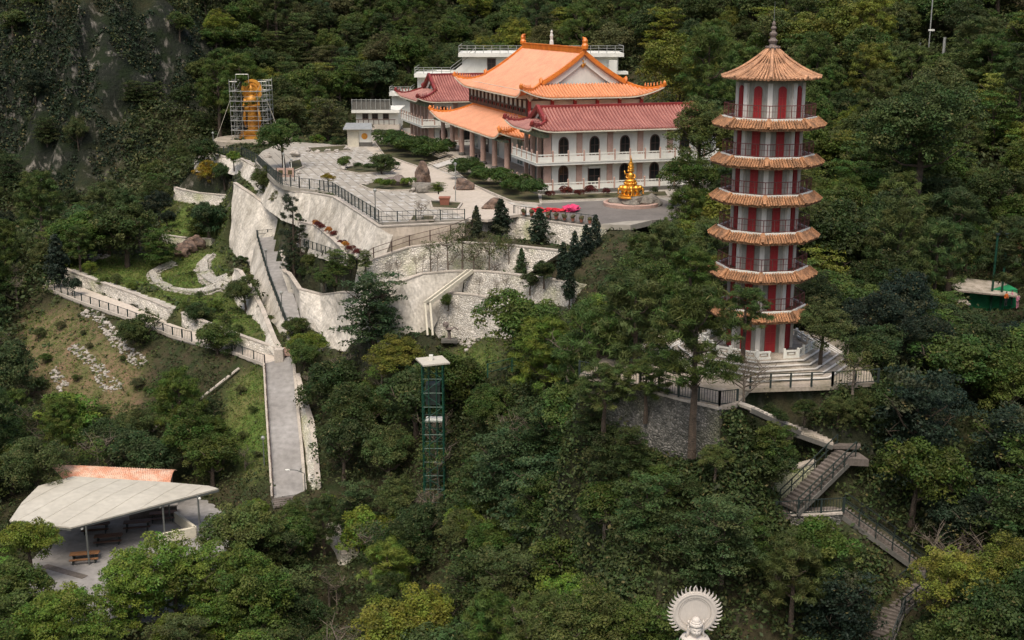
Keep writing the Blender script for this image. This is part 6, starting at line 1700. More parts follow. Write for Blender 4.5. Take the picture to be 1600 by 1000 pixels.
proto('bare0', crown_round(230, 3.0, 16, 12, .2, 1.0, brown=.5), 3.0, 3.0, trunk_mesh(91, 5.5, .2, 3.2, 3, 11, .1, 5, 3), 5.0, 'bark_pale')
for k in range(2): proto('shrub%d' % k, crown_round(240 + k, 1.5, 26, 75, .24, .8, cr=(.3, .5)), 1.5, 1.1, trunk_mesh(95 + k, 1.2, .06, .9, .6, 4), 1.0)
proto('ball0', crown_round(250, 1.15, 40, 90, .13, .95, cr=(.3, .4), lumps=3, shell=.8, brown=0), 1.15, 1.0, trunk_mesh(97, .8, .08, .5, .4, 3), .95)
proto('dome0', crown_round(251, 1.9, 60, 110, .17, .62, cr=(.25, .36), lumps=4, shell=.8, brown=0), 1.9, 1.0, trunk_mesh(98, 1.5, .1, 1.2, .5, 5), 1.7)
COL = {'hedge': (.042, .082, .020), 'dark': (.034, .062, .020), 'green': (.054, .098, .022), 'bright': (.090, .155, .026), 'yellow': (.150, .155, .028), 'olive': (.082, .096, .030), 'blue': (.042, .082, .033),
       'brown': (.098, .092, .040), 'black': (.016, .034, .022), 'redbush': (.12, .02, .02), 'orange': (.40, .13, .03), 'gold': (.30, .19, .02), 'pineg': (.055, .095, .028)}
GAIN = .92
trees_made = []
def tree(kind, p, scale, col, label, cat='tree', name='broadleaf_tree', grp=None, rz=None, sz=1.0, trunk=True):
    cm, r_, ch, tm, cz = PROT[kind]
    t = thing(name, label, cat, p, random.uniform(0, 6.28) if rz is None else rz, grp)
    t.scale = (scale, scale, scale * sz)
    o = bpy.data.objects.new('crown', cm); C.objects.link(o); o.parent = t; o.location = (0, 0, cz)
    c = COL[col] if isinstance(col, str) else col; j = random.uniform(.85, 1.18) * GAIN
    o.color = (c[0] * j * (random.uniform(1.06, 1.32) if c[0] < c[1] * .75 else random.uniform(.84, .98)), c[1] * j * 1.04, c[2] * j * random.uniform(.75, 1.05), 1)
    if trunk: q = bpy.data.objects.new('trunk', tm); C.objects.link(q); q.parent = t
    trees_made.append(t); return t
def tree_px(kind, px, py, rpx, col, label, D=None, lift=None, sz=1.0, **kw):
    # crown centred at an image point; the foot is found on the hillside
    cm, r_, ch, tm, cz = PROT[kind]
    D_ = D or 110
    for _ in range(4):
        s = rpx / FPX * (D_ * cp + 5) / r_ if D is None or True else 1
        if D is None:
            q = hit(px, py, cz * s * sz)
            if q is None: return None
            D_ = q.y
        else: break
    if D is not None:
        zc0 = D * cp - ray(px, py).z * D * sp; s = rpx * zc0 / FPX / r_; c_ = PD(px, py, D); q = Vector((c_.x, c_.y, c_.z - cz * s * sz))
    else:
        zc0 = q.y * cp - q.z * sp; s = rpx * zc0 / FPX / r_
    return tree(kind, q, s, col, label, sz=sz, **kw)
# ---- trees that can be told apart
T_ = tree_px
T_('pine0', 1088, 522, 76, 'pineg', 'tall pine with a bare dark trunk standing in front of the pagoda', D=75.8, name='pine_tree', sz=1.0)
T_('pine1', 1165, 480, 42, 'pineg', 'upper leaning limb pine screening the lowest pagoda roofs', D=80.5, name='pine_tree', sz=.8)
T_('pine0', 1080, 430, 46, 'green', 'pine top beside the fifth pagoda roof', D=83, name='pine_tree', sz=.9)
T_('pine1', 935, 545, 72, 'pineg', 'broad pine left of the pagoda terrace', D=88, name='pine_tree')
T_('broad0', 812, 515, 66, 'green', 'dense round tree above the green railing', D=112)
T_('broad2', 870, 580, 60, 'green', 'bushy tree below the round tree at mid slope', D=104)
T_('tier0', 584, 482, 66, 'blue', 'tall blue green tree standing on the white road bend', D=126.5)
T_('broad3', 478, 545, 30, 'bright', 'light leafy small tree covering the junction of the ramps', D=132.5)
T_('broad1', 462, 515, 24, 'olive', 'airy treetop at the end of the upper ramp', D=138)
T_('broad4', 515, 612, 54, 'dark', 'dark spreading tree overhanging the lower ramp', D=125)
T_('broad0', 575, 640, 42, 'green', 'dark tree right of the overhanging one', D=121)
T_('juniper0', 457, 362, 25, (.03, .05, .028), 'slender twisting conifer beside the upper ramp', D=152, name='conifer_tree', sz=1.25)
T_('juniper0', 470, 385, 17, (.03, .055, .03), 'shorter conifer leaning against the slender one', D=151, name='conifer_tree', sz=1.1)
T_('juniper0', 456, 392, 22, (.03, .055, .03), 'low bushy conifer at the ramp head', D=153, name='conifer_tree', sz=.7)
for k, (px, py, r_) in enumerate(((525,410,24),(547,408,14),(571,404,16))): T_('tier%d' % k, px, py, r_, 'green', ['larger layered tree below the dark handrail', 'thin middle layered tree below the dark handrail', 'small layered tree nearest the rough stone wall'][k], D=131.5 - k * .6)
T_('fine0', 497, 428, 18, 'olive', 'olive shrubby tree on the slope beside the ramp', D=146)
T_('broad1', 195, 362, 52, 'dark', 'large dark tree above the left lawn', sz=1.0)
T_('tier1', 248, 384, 32, 'green', 'layered mid green tree beside the stream garden')
T_('broad2', 325, 344, 32, 'blue', 'dense dark shrub tree below the curved low wall')
T_('pine1', 165, 320, 34, 'olive', 'olive tinted tree behind the large dark tree', name='pine_tree')
T_('broad3', 340, 535, 36, 'green', 'round bushy tree hiding part of the road fence', D=138)
T_('broad1', 315, 492, 26, 'dark', 'small tree on the lawn edge by the green net', D=147)
T_('broad0', 222, 525, 34, 'dark', 'dark bushy tree just below the road fence', D=144)
T_('broad4', 395, 505, 14, 'green', 'small bush in the planted strip between the white walls', D=147)
T_('shrub0', 378, 408, 10, 'dark', 'dark shrub at the base of the tallest white wall', name='shrub', cat='shrub')
T_('conifer0', 88, 405, 22, 'black', 'dark pointed conifer at the left end of the road', name='conifer_tree')
T_('ball0', 112, 450, 16, 'black', 'dark round conifer bush on the road edge', D=161, name='shrub', cat='shrub', sz=1.3)
T_('dome0', 540, 254, 15, 'green', 'neatly clipped dome tree on the plaza', D=PZ(540, 264, ZP).y, name='clipped_tree')
T_('broad0', 442, 222, 36, 'green', 'wide leafy tree at the far left corner of the plaza', D=PZ(455, 262, ZP).y)
T_('shrub0', 496, 220, 12, 'bright', 'bright green cloud pruned tree at the far plaza edge', D=222, name='clipped_tree')
T_('dome0', 527, 223, 15, 'dark', 'dark rounded tree beside the kiosk', D=220, name='clipped_tree')
T_('broad1', 596, 256, 22, 'olive', 'spreading reddish olive tree in the plaza bed', D=PZ(600, 272, ZP).y)
T_('fine1', 512, 278, 12, 'gold', 'small flat golden brown shrub tree near the black fence', D=PZ(512, 292, ZP).y, sz=.6)
T_('tier0', 685, 292, 17, 'bright', 'potted bonsai with flat green pads', D=PZ(695, 318, ZP).y, sz=.5)
T_('bare0', 656, 325, 15, 'brown', 'leafless twisted tree by the front fence', D=PZ(654, 343, ZP).y, name='bare_tree')
T_('conifer1', 782, 338, 20, 'black', 'dark pointed conifer left of the flower pot railing', D=139, name='conifer_tree', sz=.8)
T_('conifer0', 843, 352, 20, 'black', 'dark pyramid conifer in front of the flower pot railing', D=136, name='conifer_tree', sz=.8)
T_('conifer1', 744, 350, 14, (.04,.06,.03), 'thin dark conifer by the end of the beige wall', D=137, name='conifer_tree', sz=1.2)
for k, (px, py, r_) in enumerate(((880,410,15),(898,395,16),(915,385,16),(930,372,17),(890,440,13))): T_('conifer%d' % (k % 2), px, py, r_, 'black', ['dark cypress at the near end of the cypress row', 'second dark cypress in the row', 'third dark cypress in the row', 'dark cypress at the far end of the cypress row, by the railing', 'isolated dark cypress against the lowest wall'][k], D=124 + k * 2.5 if k < 4 else 120, name='cypress_tree', sz=1.25)
T_('conifer1', 815, 408, 12, 'blue', 'small blue green conifer against the rough wall', D=131, name='conifer_tree')
T_('broad2', 828, 440, 16, 'dark', 'dark bush draped over the terrace wall', D=126, name='shrub', cat='shrub')
for k, (px, py, r_) in enumerate(((700,385,26),(722,370,20),(765,395,30),(740,405,26),(672,392,18),(795,385,18))): T_('sparse%d' % (k % 2), px, py, r_, 'olive', ['thin leafed tree in front of the long rough wall', 'upright thin tree beside the beige wall end', 'reddish thin tree at the bend of the terrace', 'multi stemmed thin tree above the stone channel', 'slender sapling pair on the long terrace', 'thin tree with rusty leaves near the small conifer'][k], D=132.3, sz=1.25)
for k, (px, py) in enumerate(((607,418),(622,415),(650,408),(660,404),(684,402),(775,445),(790,440),(748,440))): T_('bare0', px, py, 8, 'brown', 'leafless thin sapling on the terraces', D=131.5 if k < 5 else 128.2, name='bare_tree', grp='bare saplings on the terraces', sz=1.6)
T_('broad4', 700, 470, 12, 'green', 'creeping bush on the channel wall', D=128.6, name='shrub', cat='shrub')
T_('fine2', 440, 312, 18, 'brown', 'bare looking pinkish tree against the pale wall', D=172)
T_('fine1', 410, 285, 24, 'olive', 'olive shrubby tree on the ledge beside the pale wall', D=180)
T_('broad3', 365, 248, 14, 'bright', 'small bright tree near the scaffolding fence', D=200)
T_('fine0', 325, 272, 22, 'gold', 'golden yellow bush above the curved low wall', D=206)
T_('broad0', 350, 272, 18, 'dark', 'dark bush right of the golden bush', D=204)
T_('tier2', 1210, 700, 46, 'green', 'leafy tree between the terrace steps and the zigzag stairs', D=76)
T_('tier0', 1130, 830, 66, 'blue', 'large feathery leafed tree above the statue', D=70)
T_('broad2', 1200, 720, 52, 'dark', 'dark shrub mass left of the zigzag stairs', D=76.5)
T_('fine1', 1285, 512, 50, 'olive', 'twisted yellow leafed tree right of the pagoda foot', D=84, sz=.85)
T_('broad1', 1362, 560, 46, 'dark', 'dark tree at the right end of the pagoda terrace', D=86)
T_('sparse1', 1335, 575, 30, 'olive', 'thin pale stemmed tree at the right end of the terrace railing', D=80)
T_('broad2', 1395, 640, 48, 'dark', 'dark tree right of the cliff landing', D=80)
T_('pine0', 995, 500, 66, 'pineg', 'large pine over the left end of the pagoda terrace', D=86, name='pine_tree')
T_('pine1', 1010, 590, 40, 'pineg', 'low pine bough over the left terrace railing', D=79, name='pine_tree', sz=.7)
T_('broad3', 890, 650, 62, 'green', 'round tree on the slope left of the dark rubble wall', D=88)
T_('tier1', 950, 700, 44, 'dark', 'layered tree at the left end of the dark rubble wall', D=80)
T_('broad2', 850, 424, 20, 'dark', 'dark bush between the cypress row and the pale rough wall', D=125, name='shrub', cat='shrub')
for k, (px, py, r_, c_, D_) in enumerate(((486,408,15,'olive',148),(474,428,13,'dark',150),(506,436,15,'green',142),(492,452,11,'olive',146),(522,444,12,'dark',138))): T_('fine%d' % (k % 3), px, py, r_, c_, 'shrub on the wild slope between the upper ramp and the dark handrail', D=D_, name='shrub', cat='shrub', grp='shrubs between the upper ramp and the handrail', sz=.9)
for k, (px, py, r_) in enumerate(((160,442,13),(182,436,10),(205,448,9),(292,478,11),(312,462,9),(336,478,12),(300,428,7),(352,500,11),(262,398,8),(232,348,10),(300,330,9),(140,418,12),(372,515,10))): T_('fine%d' % (k % 3), px, py, r_, ('green', 'olive', 'bright')[k % 3], 'low shrub dotted on the green lawns around the stone stream', name='shrub', cat='shrub', grp='low shrubs on the stepped lawns', sz=.8)
for k, (px, py, r_) in enumerate(((60,520,12),(95,508,9),(70,560,11),(120,590,8),(140,540,7),(60,600,14),(110,640,12),(215,600,13),(150,650,12),(190,560,7),(130,520,6),(232,610,9),(250,640,14),(375,610,10),(395,640,8),(380,680,9),(402,710,7))): T_('fine%d' % (k % 3), px, py, r_, ('olive', 'brown', 'green')[k % 3], 'scrubby bush on the bare slope below the road fence', name='shrub', cat='shrub', grp='scrub on the bare slope', sz=.7)
T_('fine2', 1020, 760, 46, 'green', 'broad bush on the bare slope below the dark rubble wall', D=76, sz=.7)
T_('broad0', 1090, 770, 30, 'dark', 'dark bush below the dark rubble wall', D=75)
T_('broad3', 950, 790, 50, 'green', 'green tree on the slope far below the rubble wall', D=79)
T_('fine1', 1040, 850, 50, 'dark', 'dark tree above and left of the stone statue', D=73)
T_('bare0', 1500, 870, 60, 'yellow', 'pale branching bare tree above the yellow shrubs', D=72, name='bare_tree')
T_('bare0', 790, 850, 45, 'brown', 'twisted bare pinkish tree on the lower slope', D=93, name='bare_tree')
T_('bare0', 1165, 590, 46, 'brown', 'thin leafless stems in front of the pagoda steps', D=78, name='bare_tree', sz=1.1)
T_('tier2', 985, 700, 40, 'dark', 'layered tree hiding the left of the dark rubble wall', D=76.5)
T_('fine0', 1118, 720, 30, 'olive', 'olive bush at the right foot of the dark rubble wall', D=73.8, sz=.8)
T_('pine1', 945, 600, 46, 'pineg', 'low pine hiding the far left end of the terrace railing', D=80, name='pine_tree', sz=.8)
T_('fine1', 1205, 652, 24, 'dark', 'dark bush just right of the top of the terrace stairs', D=78.2, sz=.8)
T_('broad3', 1258, 640, 22, 'dark', 'dark bush under the middle of the right terrace railing', D=79, sz=.8)
T_('fine2', 1310, 640, 26, 'olive', 'olive bush under the right end of the terrace railing', D=79.3, sz=.8)
T_('fine2', 1345, 640, 30, 'olive', 'pale trunked tree beside the cliff landing', D=80)
T_('broad1', 330, 715, 46, 'green', 'dark tree with yellow shoots right of the rusty roof', D=116)
T_('broad4', 100, 670, 58, 'bright', 'round bright green tree behind the shelter', D=130)
T_('big1', 400, 850, 82, 'olive', 'large olive leafed tree beside the picnic yard', D=99)
T_('big0', 240, 905, 80, 'bright', 'large light green tree in front of the picnic yard', D=91)
T_('broad3', 45, 850, 44, 'bright', 'leafy tree at the left edge beside the shelter roof', D=97)
T_('broad2', 25, 925, 55, 'green', 'dark green tree at the lower left edge', D=91)
T_('big1', 375, 930, 84, 'green', 'dense green tree at the bottom beside the olive tree', D=90)
T_('big0', 100, 985, 84, 'bright', 'yellow green tree along the bottom left edge', D=85)
T_('fine2', 55, 735, 52, 'olive', 'greyish olive tree overlapping the rusty roof', D=112)
T_('big1', 640, 985, 90, 'yellow', 'bright yellow green tree at the bottom edge', D=83)
T_('broad1', 590, 840, 62, 'bright', 'fresh green tree right of the stone wall fragment', D=104)
T_('fine1', 620, 560, 46, 'yellow', 'yellow tinged spreading tree behind the lift tower', D=122, sz=.7)
T_('tier2', 700, 600, 30, 'bright', 'light green tree beside the lift tower', D=114, sz=.8)
T_('tier1', 850, 770, 80, 'blue', 'broad blue green tree on the lower middle slope', D=92)
T_('tier2', 880, 900, 78, 'green', 'tall green tree near the bottom centre', D=82)
T_('broad0', 740, 820, 40, 'bright', 'yellow tipped bush on the lower middle slope', D=97)
T_('big0', 1500, 930, 80, 'yellow', 'yellow flowering shrub tree at the lower right', D=68)
T_('fine1', 1580, 900, 60, 'yellow', 'second yellow flowering shrub tree at the right edge', D=68)
T_('broad1', 1290, 860, 60, 'green', 'leafy tree hanging under the stair landing', D=71)
T_('fine2', 1060, 120, 62, 'yellow', 'golden leafed tree behind the hall roof corner', D=205)
T_('big1', 1090, 215, 66, 'olive', 'large olive tree covering the end of the two storey wing', D=150)
T_('fine1', 1075, 285, 48, 'green', 'green tree below the olive one at the wing end', D=146)
T_('big0', 1440, 210, 95, 'pineg', 'very large round tree on the hillside right of the pagoda', D=150)
T_('broad4', 1330, 60, 60, 'yellow', 'yellow green tree at the top right of the pagoda spire', D=225)
# hedge balls, shrubs
for k in range(15):
    t = k / 14; p = PZ(602 + 85 * t + 10 * math.sin(k * 2.1), 233 + 18 * t + 5 * math.cos(k * 1.7), ZP); tree('ball0', p, 2.1 + .35 * math.sin(k), 'hedge', 'round clipped shrub in the far hedge by the distant wing', 'shrub', 'shrub', 'clipped shrubs of the far hedge', trunk=False, sz=.72)
for k in range(13):
    t = k / 12; p = PZ(716 + 115 * t, 273 + 38 * t + 6 * math.cos(k * 2.2), ZP); tree('ball0', p, 1.75 + .25 * math.sin(k * 1.3), 'hedge', 'round clipped shrub in the near hedge below the hall', 'shrub', 'shrub', 'clipped shrubs of the near hedge', trunk=False, sz=.72)
for k in range(6):
    p = PZ(560 + 12 * k, 267 + 1.5 * math.sin(k), ZP); tree('ball0', p, .7, 'dark', 'low dark clipped shrub in the small plaza bed', 'shrub', 'shrub', 'low shrubs of the small plaza bed', trunk=False)
for k, (px, py) in enumerate(((600,296),(612,295),(630,294),(642,292),(590,294))): tree('ball0', PZ(px, py, ZP), .75, 'bright', 'small round bush around the dark boulder', 'shrub', 'shrub', 'bushes around the dark boulder', trunk=False)
for k, (px, py) in enumerate(((882,311),(905,310),(925,309),(860,312),(945,308),(1000,307),(1020,306))): tree('ball0', PZ(px, py, ZP), .9 if k in (0, 2) else .65, 'redbush' if k < 5 else 'dark', 'dark red bush at the foot of the two storey wing' if k < 5 else 'dark green bush at the foot of the two storey wing', 'shrub', 'shrub', 'red bushes below the wing' if k < 5 else 'green bushes below the wing', trunk=False)
for k, (px, py, D) in enumerate(((492,352,151),(499,354,149.5),(505,358,148),(512,363,146.5),(520,369,145),(535,383,141),(542,386,139.5),(548,392,138),(556,398,135.5))):
    tree('ball0', PD(px, py + 4, D), .55, 'redbush' if k % 3 else 'orange', 'dark red bush on the ledge above the curved white wall' if k % 3 else 'orange red bush on the ledge above the curved white wall', 'shrub', 'shrub', 'dark red bushes on the ledge' if k % 3 else 'orange bushes on the ledge', trunk=False)
for k, (px, py, D) in enumerate(((395,452,156),(403,470,151.5),(410,488,147.5),(390,440,159.5),(384,430,161.5),(425,505,143.5))): tree('ball0', PD(px, py, D), .55, 'olive', 'low bush in the strip between the two narrow white walls', 'shrub', 'shrub', 'bushes between the narrow white walls', trunk=False)
pot = thing('planter', 'square terracotta planter under the flat padded bonsai', 'planter', PZ(695, 321, ZP)); MB().lathe([(.7, 0), (.9, .9), (1.0, .95), (1.0, 1.05)], (0, 0, 0), 4, R(45)).build('pot', M['terracotta'], pot); MB().prism([(-.6, -.6), (.6, -.6), (.6, .6), (-.6, .6)], .95, 1.0).build('soil', M['bed'], pot)
# ---- the rest of the wood: scattered over the hillside, kept off everything that shows
placed = [(o.location.x, o.location.y, max(1.5, PROT['broad0'][1] * o.scale[0] * .55)) for o in trees_made if o.scale[0] > .6]
# image areas that stay open, with the distance in front of which nothing may stand
KEEP = [([(545,150),(608,130),(650,95),(715,65),(980,65),(1040,110),(1050,320),(1040,345),(930,390),(900,480),(640,530),(500,545),(470,500),(420,430),(350,400),(350,260),(330,205),(440,205),(540,215)], 262), ([(362,110),(438,110),(438,210),(362,210)], 228),
        ([(1110,0),(1300,60),(1300,500),(1320,600),(1380,600),(1380,620),(1160,640),(1050,615),(900,595),(1080,560),(1120,400),(1100,120)], 92),
        ([(90,410),(250,370),(360,380),(360,540),(280,540),(100,470)], 190), ([(100,420),(300,480),(440,540),(440,600),(300,560),(80,470)], 160),
        ([(390,380),(480,370),(480,520),(430,520)], 172), ([(408,560),(464,560),(500,770),(420,790)], 136), ([(0,735),(60,720),(280,725),(350,765),(350,860),(240,860),(160,905),(100,930),(40,930),(10,830)], 116),
        ([(30,490),(140,475),(235,560),(215,640),(90,620),(40,560)], 165), ([(1140,635),(1240,650),(1365,690),(1365,730),(1330,760),(1240,830),(1205,800),(1310,700),(1230,690)], 82), ([(1200,780),(1320,780),(1460,890),(1450,950),(1390,1000),(1340,1000),(1420,905),(1310,830),(1200,820)], 77.5),
        ([(1035,905),(1140,905),(1150,1000),(1020,1000)], 67), ([(655,545),(708,545),(704,735),(664,735)], 104), ([(270,280),(360,290),(360,340),(270,330)], 209), ([(360,590),(412,590),(412,700),(350,660)], 134),
        ([(690,520),(760,520),(790,580),(730,590)], 128), ([(1470,440),(1600,370),(1610,510),(1560,510)], 138), ([(960,620),(1130,640),(1130,740),(960,700)], 80), ([(150,0),(230,0),(230,160),(150,150)], 236), ([(505,815),(535,815),(545,890),(515,890)],106), ([(1440,0),(1500,0),(1490,80),(1440,80)], 218)]
KEEP = [([Vector((a, b, 0)) for a, b in P], d) for P, d in KEEP]
def blocked(px, py, rp, D):
    for P, d in KEEP:
        if D > d: continue
        xs = np.array([px, px - rp * .8, px + rp * .8, px, px, px - rp * .5, px + rp * .5]); ys = np.array([py, py, py, py - rp * .75, py + rp * .7, py - rp * .5, py - rp * .5])
        if inpoly(P, xs, ys).any(): return True
    return False
g_ = random.Random(5)
zone_lab = {
 'back': ('tree in the dense wood rising behind the temple', 'trees of the wood behind the temple'), 'right': ('tree on the hillside behind and right of the pagoda', 'trees on the pagoda hillside'),
 'cliff': ('dark tree clinging to the left cliff', 'trees on the left cliff'), 'left': ('tree on the terraced slope at the left', 'trees on the left slope'),
 'mid': ('tree in the wooded gully below the retaining walls', 'trees in the wooded gully'), 'low': ('tree on the low slope below the picnic shelter', 'trees on the low slope'), 'rlow': ('tree in the shady ravine right of the stairs', 'trees in the shady ravine')}
adj = {'dark': 'deep green', 'green': 'mid green', 'bright': 'fresh green', 'yellow': 'yellow green', 'olive': 'olive', 'blue': 'bluish green', 'brown': 'brownish', 'black': 'blackish green'}
kindname = {'broad': 'broadleaf_tree', 'fine': 'fine_leafed_tree', 'tier': 'layered_tree', 'pine': 'pine_tree', 'sparse': 'thin_leafed_tree', 'conifer': 'conifer_tree', 'bare': 'bare_tree', 'shrub': 'shrub'}
kindadj = {'broad': 'round crowned', 'fine': 'fine leafed', 'tier': 'layered', 'pine': 'needle leaved', 'sparse': 'thin', 'bare': 'leafless'}
def zone(px, py, D):
    if D > 185: return 'cliff' if px < 330 else ('right' if px > 1120 else 'back')
    if px > 1250 and D < 110: return 'rlow'
    if px > 960 and D > 100: return 'right'
    if px < 480 and D < 112: return 'low'
    if px < 480: return 'left'
    return 'mid'
MIX = {'back': (['fine', 'broad', 'broad', 'tier', 'pine'], ['dark', 'dark', 'green', 'olive', 'olive', 'green', 'green', 'blue', 'yellow', 'brown']), 'right': (['broad', 'fine', 'tier', 'pine'], ['pineg', 'green', 'yellow', 'olive', 'dark', 'green', 'olive']),
       'cliff': (['fine', 'broad', 'tier'], ['black', 'dark', 'dark', 'green', 'olive']), 'left': (['broad', 'fine', 'tier', 'pine', 'sparse'], ['green', 'dark', 'olive', 'blue', 'green']),
       'mid': (['broad', 'tier', 'fine', 'tier', 'sparse', 'sparse', 'fine', 'pine', 'bare'], ['green', 'dark', 'blue', 'olive', 'dark', 'bright', 'green']), 'low': (['broad', 'fine', 'tier'], ['green', 'bright', 'olive', 'dark']), 'rlow': (['tier', 'broad', 'fine'], ['dark', 'black', 'green', 'dark', 'green'])}
adj['pineg'] = 'leaf green'
cnt = 0; cand = []
y = 56.0
while y < 335:
    dx = 4.3 if y < 120 else (5.4 if y < 200 else 7.0)
    half = .47 * y + 12; x = -half
    while x < half:
        cand.append((x + g_.uniform(-.4, .4) * dx, y + g_.uniform(-.4, .4) * dx)); x += dx
    y += dx * .9
for x, y in cand:
    if inpoly(PLAZA, np.array([x]), np.array([y]))[0] or inpoly(TERR, np.array([x]), np.array([y]))[0] or inpoly(SHEL, np.array([x]), np.array([y]))[0]: continue
    if any(inpoly(Lp + Rp[::-1], np.array([x]), np.array([y]))[0] for Lp, Rp in ROAD3.values()): continue
    z_ = height(x, y); px, py, zc0 = proj((x, y, z_))
    zn = zone(px, py, y)
    kk = g_.choice(MIX[zn][0]); kind = kk + str(g_.randrange(2)); cm, r_, ch, tm, cz = PROT[kind]
    s = g_.uniform(.62, 1.12) * (1.25 if y > 190 else (1.0 if y > 110 else .8))
    if zn == 'cliff':
        s *= .55
        if px < 300 and g_.random() < .4: continue
    if kk == 'sparse': s *= .8
    ok = False
    for f in (1.0, .7, .5):
        ss = s * f; cx, cy, cz0 = proj((x, y, z_ + cz * ss)); rp = r_ * ss * FPX / cz0
        if cx < -90 or cx > 1690 or cy < -rp - 40 or cy > 1000 + rp: break
        if not blocked(cx, cy, rp, y): ok = True; break
    if not ok: continue
    if any((x - a) ** 2 + (y - b) ** 2 < (c * .62 + r_ * ss * .26) ** 2 * (.6 if y < 110 else 1) for a, b, c in placed): continue
    if y > 120 and slope[min(int((y - Y0)), slope.shape[0] - 1), min(max(int(x - X0), 0), slope.shape[1] - 1)] > 1.9 and g_.random() < .5: continue
    placed.append((x, y, r_ * ss * .55))
    col = g_.choice(MIX[zn][1]); lab, gr = zone_lab[zn]
    tree(kind, (x, y, z_ - .3), ss, col, adj[col] + ' ' + kindadj[kk] + ' ' + lab, 'tree', kindname[kk], adj[col] + ' ' + kindadj[kk] + ' ' + gr, sz=g_.uniform(.85, 1.15)); cnt += 1
print('scattered trees', cnt, 'all', len(trees_made))
# ---- undergrowth: leafy ground cover over all wild ground
K = 62000; g2 = np.random.default_rng(77)
yy = 46 + (300 - 46) * g2.random(K * 4) ** .8; xx = (g2.random(K * 4) * 2 - 1) * (.47 * yy + 10)
keep = ~(inpoly(PLAZA, xx, yy) | inpoly(TERR, xx, yy) | inpoly(SHEL, xx, yy))
for Lp, Rp in ROAD3.values():
    cx_ = np.array([[p.x, p.y] for p in Lp + Rp[::-1]]).mean(0)
    Q = [Vector((cx_[0] + (p.x - cx_[0]) * 1.0, cx_[1] + (p.y - cx_[1]) * 1.0, 0)) for p in Lp + Rp[::-1]]
    keep &= ~inpoly(Q, xx, yy)
ji = np.clip(((yy - Y0) / STEP).astype(int), 0, HZ.shape[0] - 1); ii = np.clip(((xx - X0) / STEP).astype(int), 0, HZ.shape[1] - 1)
lw_, ew_, rw_ = lawn[ji, ii], earth[ji, ii], rockw[ji, ii]
nzv = vnoise(0, 0, 9, 31)[ji, ii]
keep &= g2.random(K * 4) > (lw_ * .93 + ew_ * .82)
# keep leaves off the faces of the walls
zc2 = yy * cp - HZ[ji, ii] * sp; PXs = 800 + FPX * xx / zc2; PYs = 500 - FPX * (yy * sp + HZ[ji, ii] * cp) / zc2
for nm, lab, mt, Tt, Bb in WALL3:
    P2 = [Vector((*proj(p)[:2], 0)) for p in Tt] + [Vector((*proj(p)[:2], 0)) for p in Bb[::-1]]
    keep &= ~(inpoly(P2, PXs, PYs) & (yy > 50))
keep &= ~((rw_ > .35) & (nzv < .55) & (yy > 205))
xx, yy, ji, ii = xx[keep][:K], yy[keep][:K], ji[keep][:K], ii[keep][:K]
zz_ = np.array([height(a, b) for a, b in zip(xx, yy)])
g3 = np.random.default_rng(5)
# taller thicket where nothing open or built is seen, low cover elsewhere
opn = np.zeros(len(xx), bool)
zc2 = yy * cp - zz_ * sp; qx = 800 + FPX * xx / zc2; qy = 500 - FPX * (yy * sp + zz_ * cp) / zc2
for P_, d_ in KEEP:
    for dy_ in (0, -12, -26): opn |= inpoly(P_, qx, qy + dy_) & (yy < d_)
tall = ~opn & (lw_[keep][:K] < .1) & (ew_[keep][:K] < .3)
hh = np.where(tall, g3.random(len(xx)) ** 1.5 * np.where(yy > 140, 3.4, 2.2), .0)
rad_ = np.where(tall, np.where(yy > 150, 1.15, .8), .42) * g3.uniform(.6, 1.4, len(xx))
cen = np.stack([xx, yy, zz_ + .12 + hh * .8], 1)
near = yy < 150
for nm_, mk_, sz_, pr_ in (('undergrowth', near, .34, 9), ('undergrowth', ~near, .62, 9)):
    me = leaves('undergrowth', cen[mk_], rad_[mk_], pr_, sz_, g3, flat=.5, shell=.3, brown=.04)
    o = link('undergrowth', me); o.color = (.048, .066, .022, 1); tag(stuff(o), 'low leafy thicket covering the nearer slopes between the trees' if nm_ and mk_ is near else 'low leafy thicket covering the far hillside between the trees', 'undergrowth')
# hanging greenery on the steep ground under the pagoda terrace and beside the stairs
yy = 60 + 55 * g2.random(220000); xx = (g2.random(220000) * 2 - 1) * (.47 * yy + 8)
ji = np.clip(((yy - Y0) / STEP).astype(int), 0, HZ.shape[0] - 1); ii = np.clip(((xx - X0) / STEP).astype(int), 0, HZ.shape[1] - 1)
keep = (g2.random(len(xx)) < np.clip((slope[ji, ii] - .7) * .9, 0, 1)) & ~inpoly(TERR, xx, yy)
zq = np.array([height(a, b) if k_ else 0 for a, b, k_ in zip(xx, yy, keep)])
zc2 = yy * cp - zq * sp; qx = 800 + FPX * xx / zc2; qy = 500 - FPX * (yy * sp + zq * cp) / zc2
for P_ in ([(945,596),(1130,635),(1135,735),(1060,728),(950,680)], [(1150,628),(1240,655),(1300,680),(1365,680),(1365,720),(1330,745),(1240,815),(1200,800),(1290,715),(1230,690)], [(1210,780),(1320,780),(1460,885),(1450,945),(1390,1000),(1350,1000),(1420,905),(1310,830)]):
    keep &= ~inpoly([Vector((a, b, 0)) for a, b in P_], qx, qy)
xx, yy, zq = xx[keep][:26000], yy[keep][:26000], zq[keep][:26000]
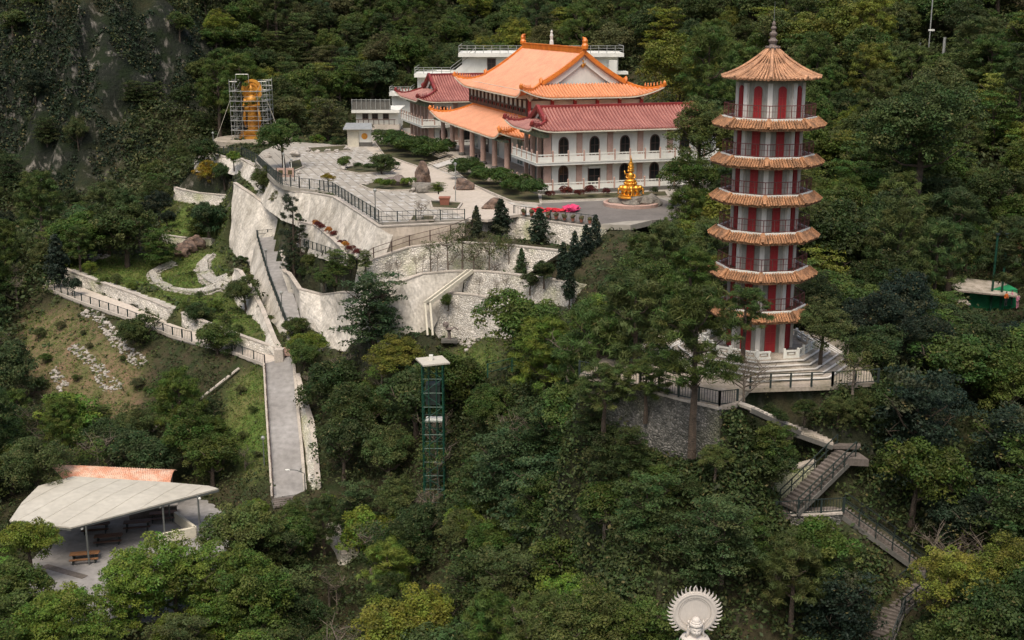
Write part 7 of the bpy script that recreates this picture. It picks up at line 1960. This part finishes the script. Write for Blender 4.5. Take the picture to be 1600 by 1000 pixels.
me = leaves('undergrowth', np.stack([xx, yy - .15, zq + .1 + .5 * g3.random(len(xx))], 1), g3.uniform(.3, .85, len(xx)), 9, .27, g3, flat=.35, shell=.3, brown=.05)
o = link('hanging_plants', me); o.color = (.050, .074, .022, 1); tag(stuff(o), 'creepers and ferns hanging on the steep slope below the pagoda terrace', 'creepers')
# short grass on lawns
K2 = 26000; yy = 100 + 110 * g2.random(K2 * 8); xx = (g2.random(K2 * 8) * 2 - 1) * (.45 * yy)
ji = np.clip(((yy - Y0) / STEP).astype(int), 0, HZ.shape[0] - 1); ii = np.clip(((xx - X0) / STEP).astype(int), 0, HZ.shape[1] - 1)
keep = ((lawn[ji, ii] + earth[ji, ii] * .5) > g2.random(len(xx))) & ~inpoly(PLAZA, xx, yy)
for Lp, Rp in ROAD3.values(): keep &= ~inpoly(Lp + Rp[::-1], xx, yy)
xx, yy = xx[keep][:K2], yy[keep][:K2]
cen = np.stack([xx, yy, np.array([height(a, b) for a, b in zip(xx, yy)]) + .05], 1)
me = leaves('grass', cen, g3.uniform(.2, .45, len(cen)), 6, .22, g3, flat=.2, shell=.2, brown=.22, aspect=.35)
o = link('grass', me); o.color = (.10, .155, .03, 1); tag(stuff(o), 'patchy grass on the lawns and the bare slope', 'grass')
# cliff ivy
yy = 205 + 130 * g2.random(120000); xx = -(.47 * yy + 8) * g2.random(120000) + .06 * yy
ji = np.clip(((yy - Y0) / STEP).astype(int), 0, HZ.shape[0] - 1); ii = np.clip(((xx - X0) / STEP).astype(int), 0, HZ.shape[1] - 1)
rn = vnoise(0, 0, 7, 55)[ji, ii]
keep = (rockw[ji, ii] > .2) & (rn > -.15); xx, yy = xx[keep][:30000], yy[keep][:30000]
cen = np.stack([xx, yy, np.array([height(a, b) for a, b in zip(xx, yy)])], 1)
me = leaves('cliff_vegetation', cen, g3.uniform(.4, 1.1, len(cen)), 9, .5, g3, flat=.2, shell=.2, brown=.08)
o = link('cliff_vegetation', me); o.color = (.020, .036, .017, 1); tag(stuff(o), 'creepers and bushes clinging to the dark left cliff', 'creepers')
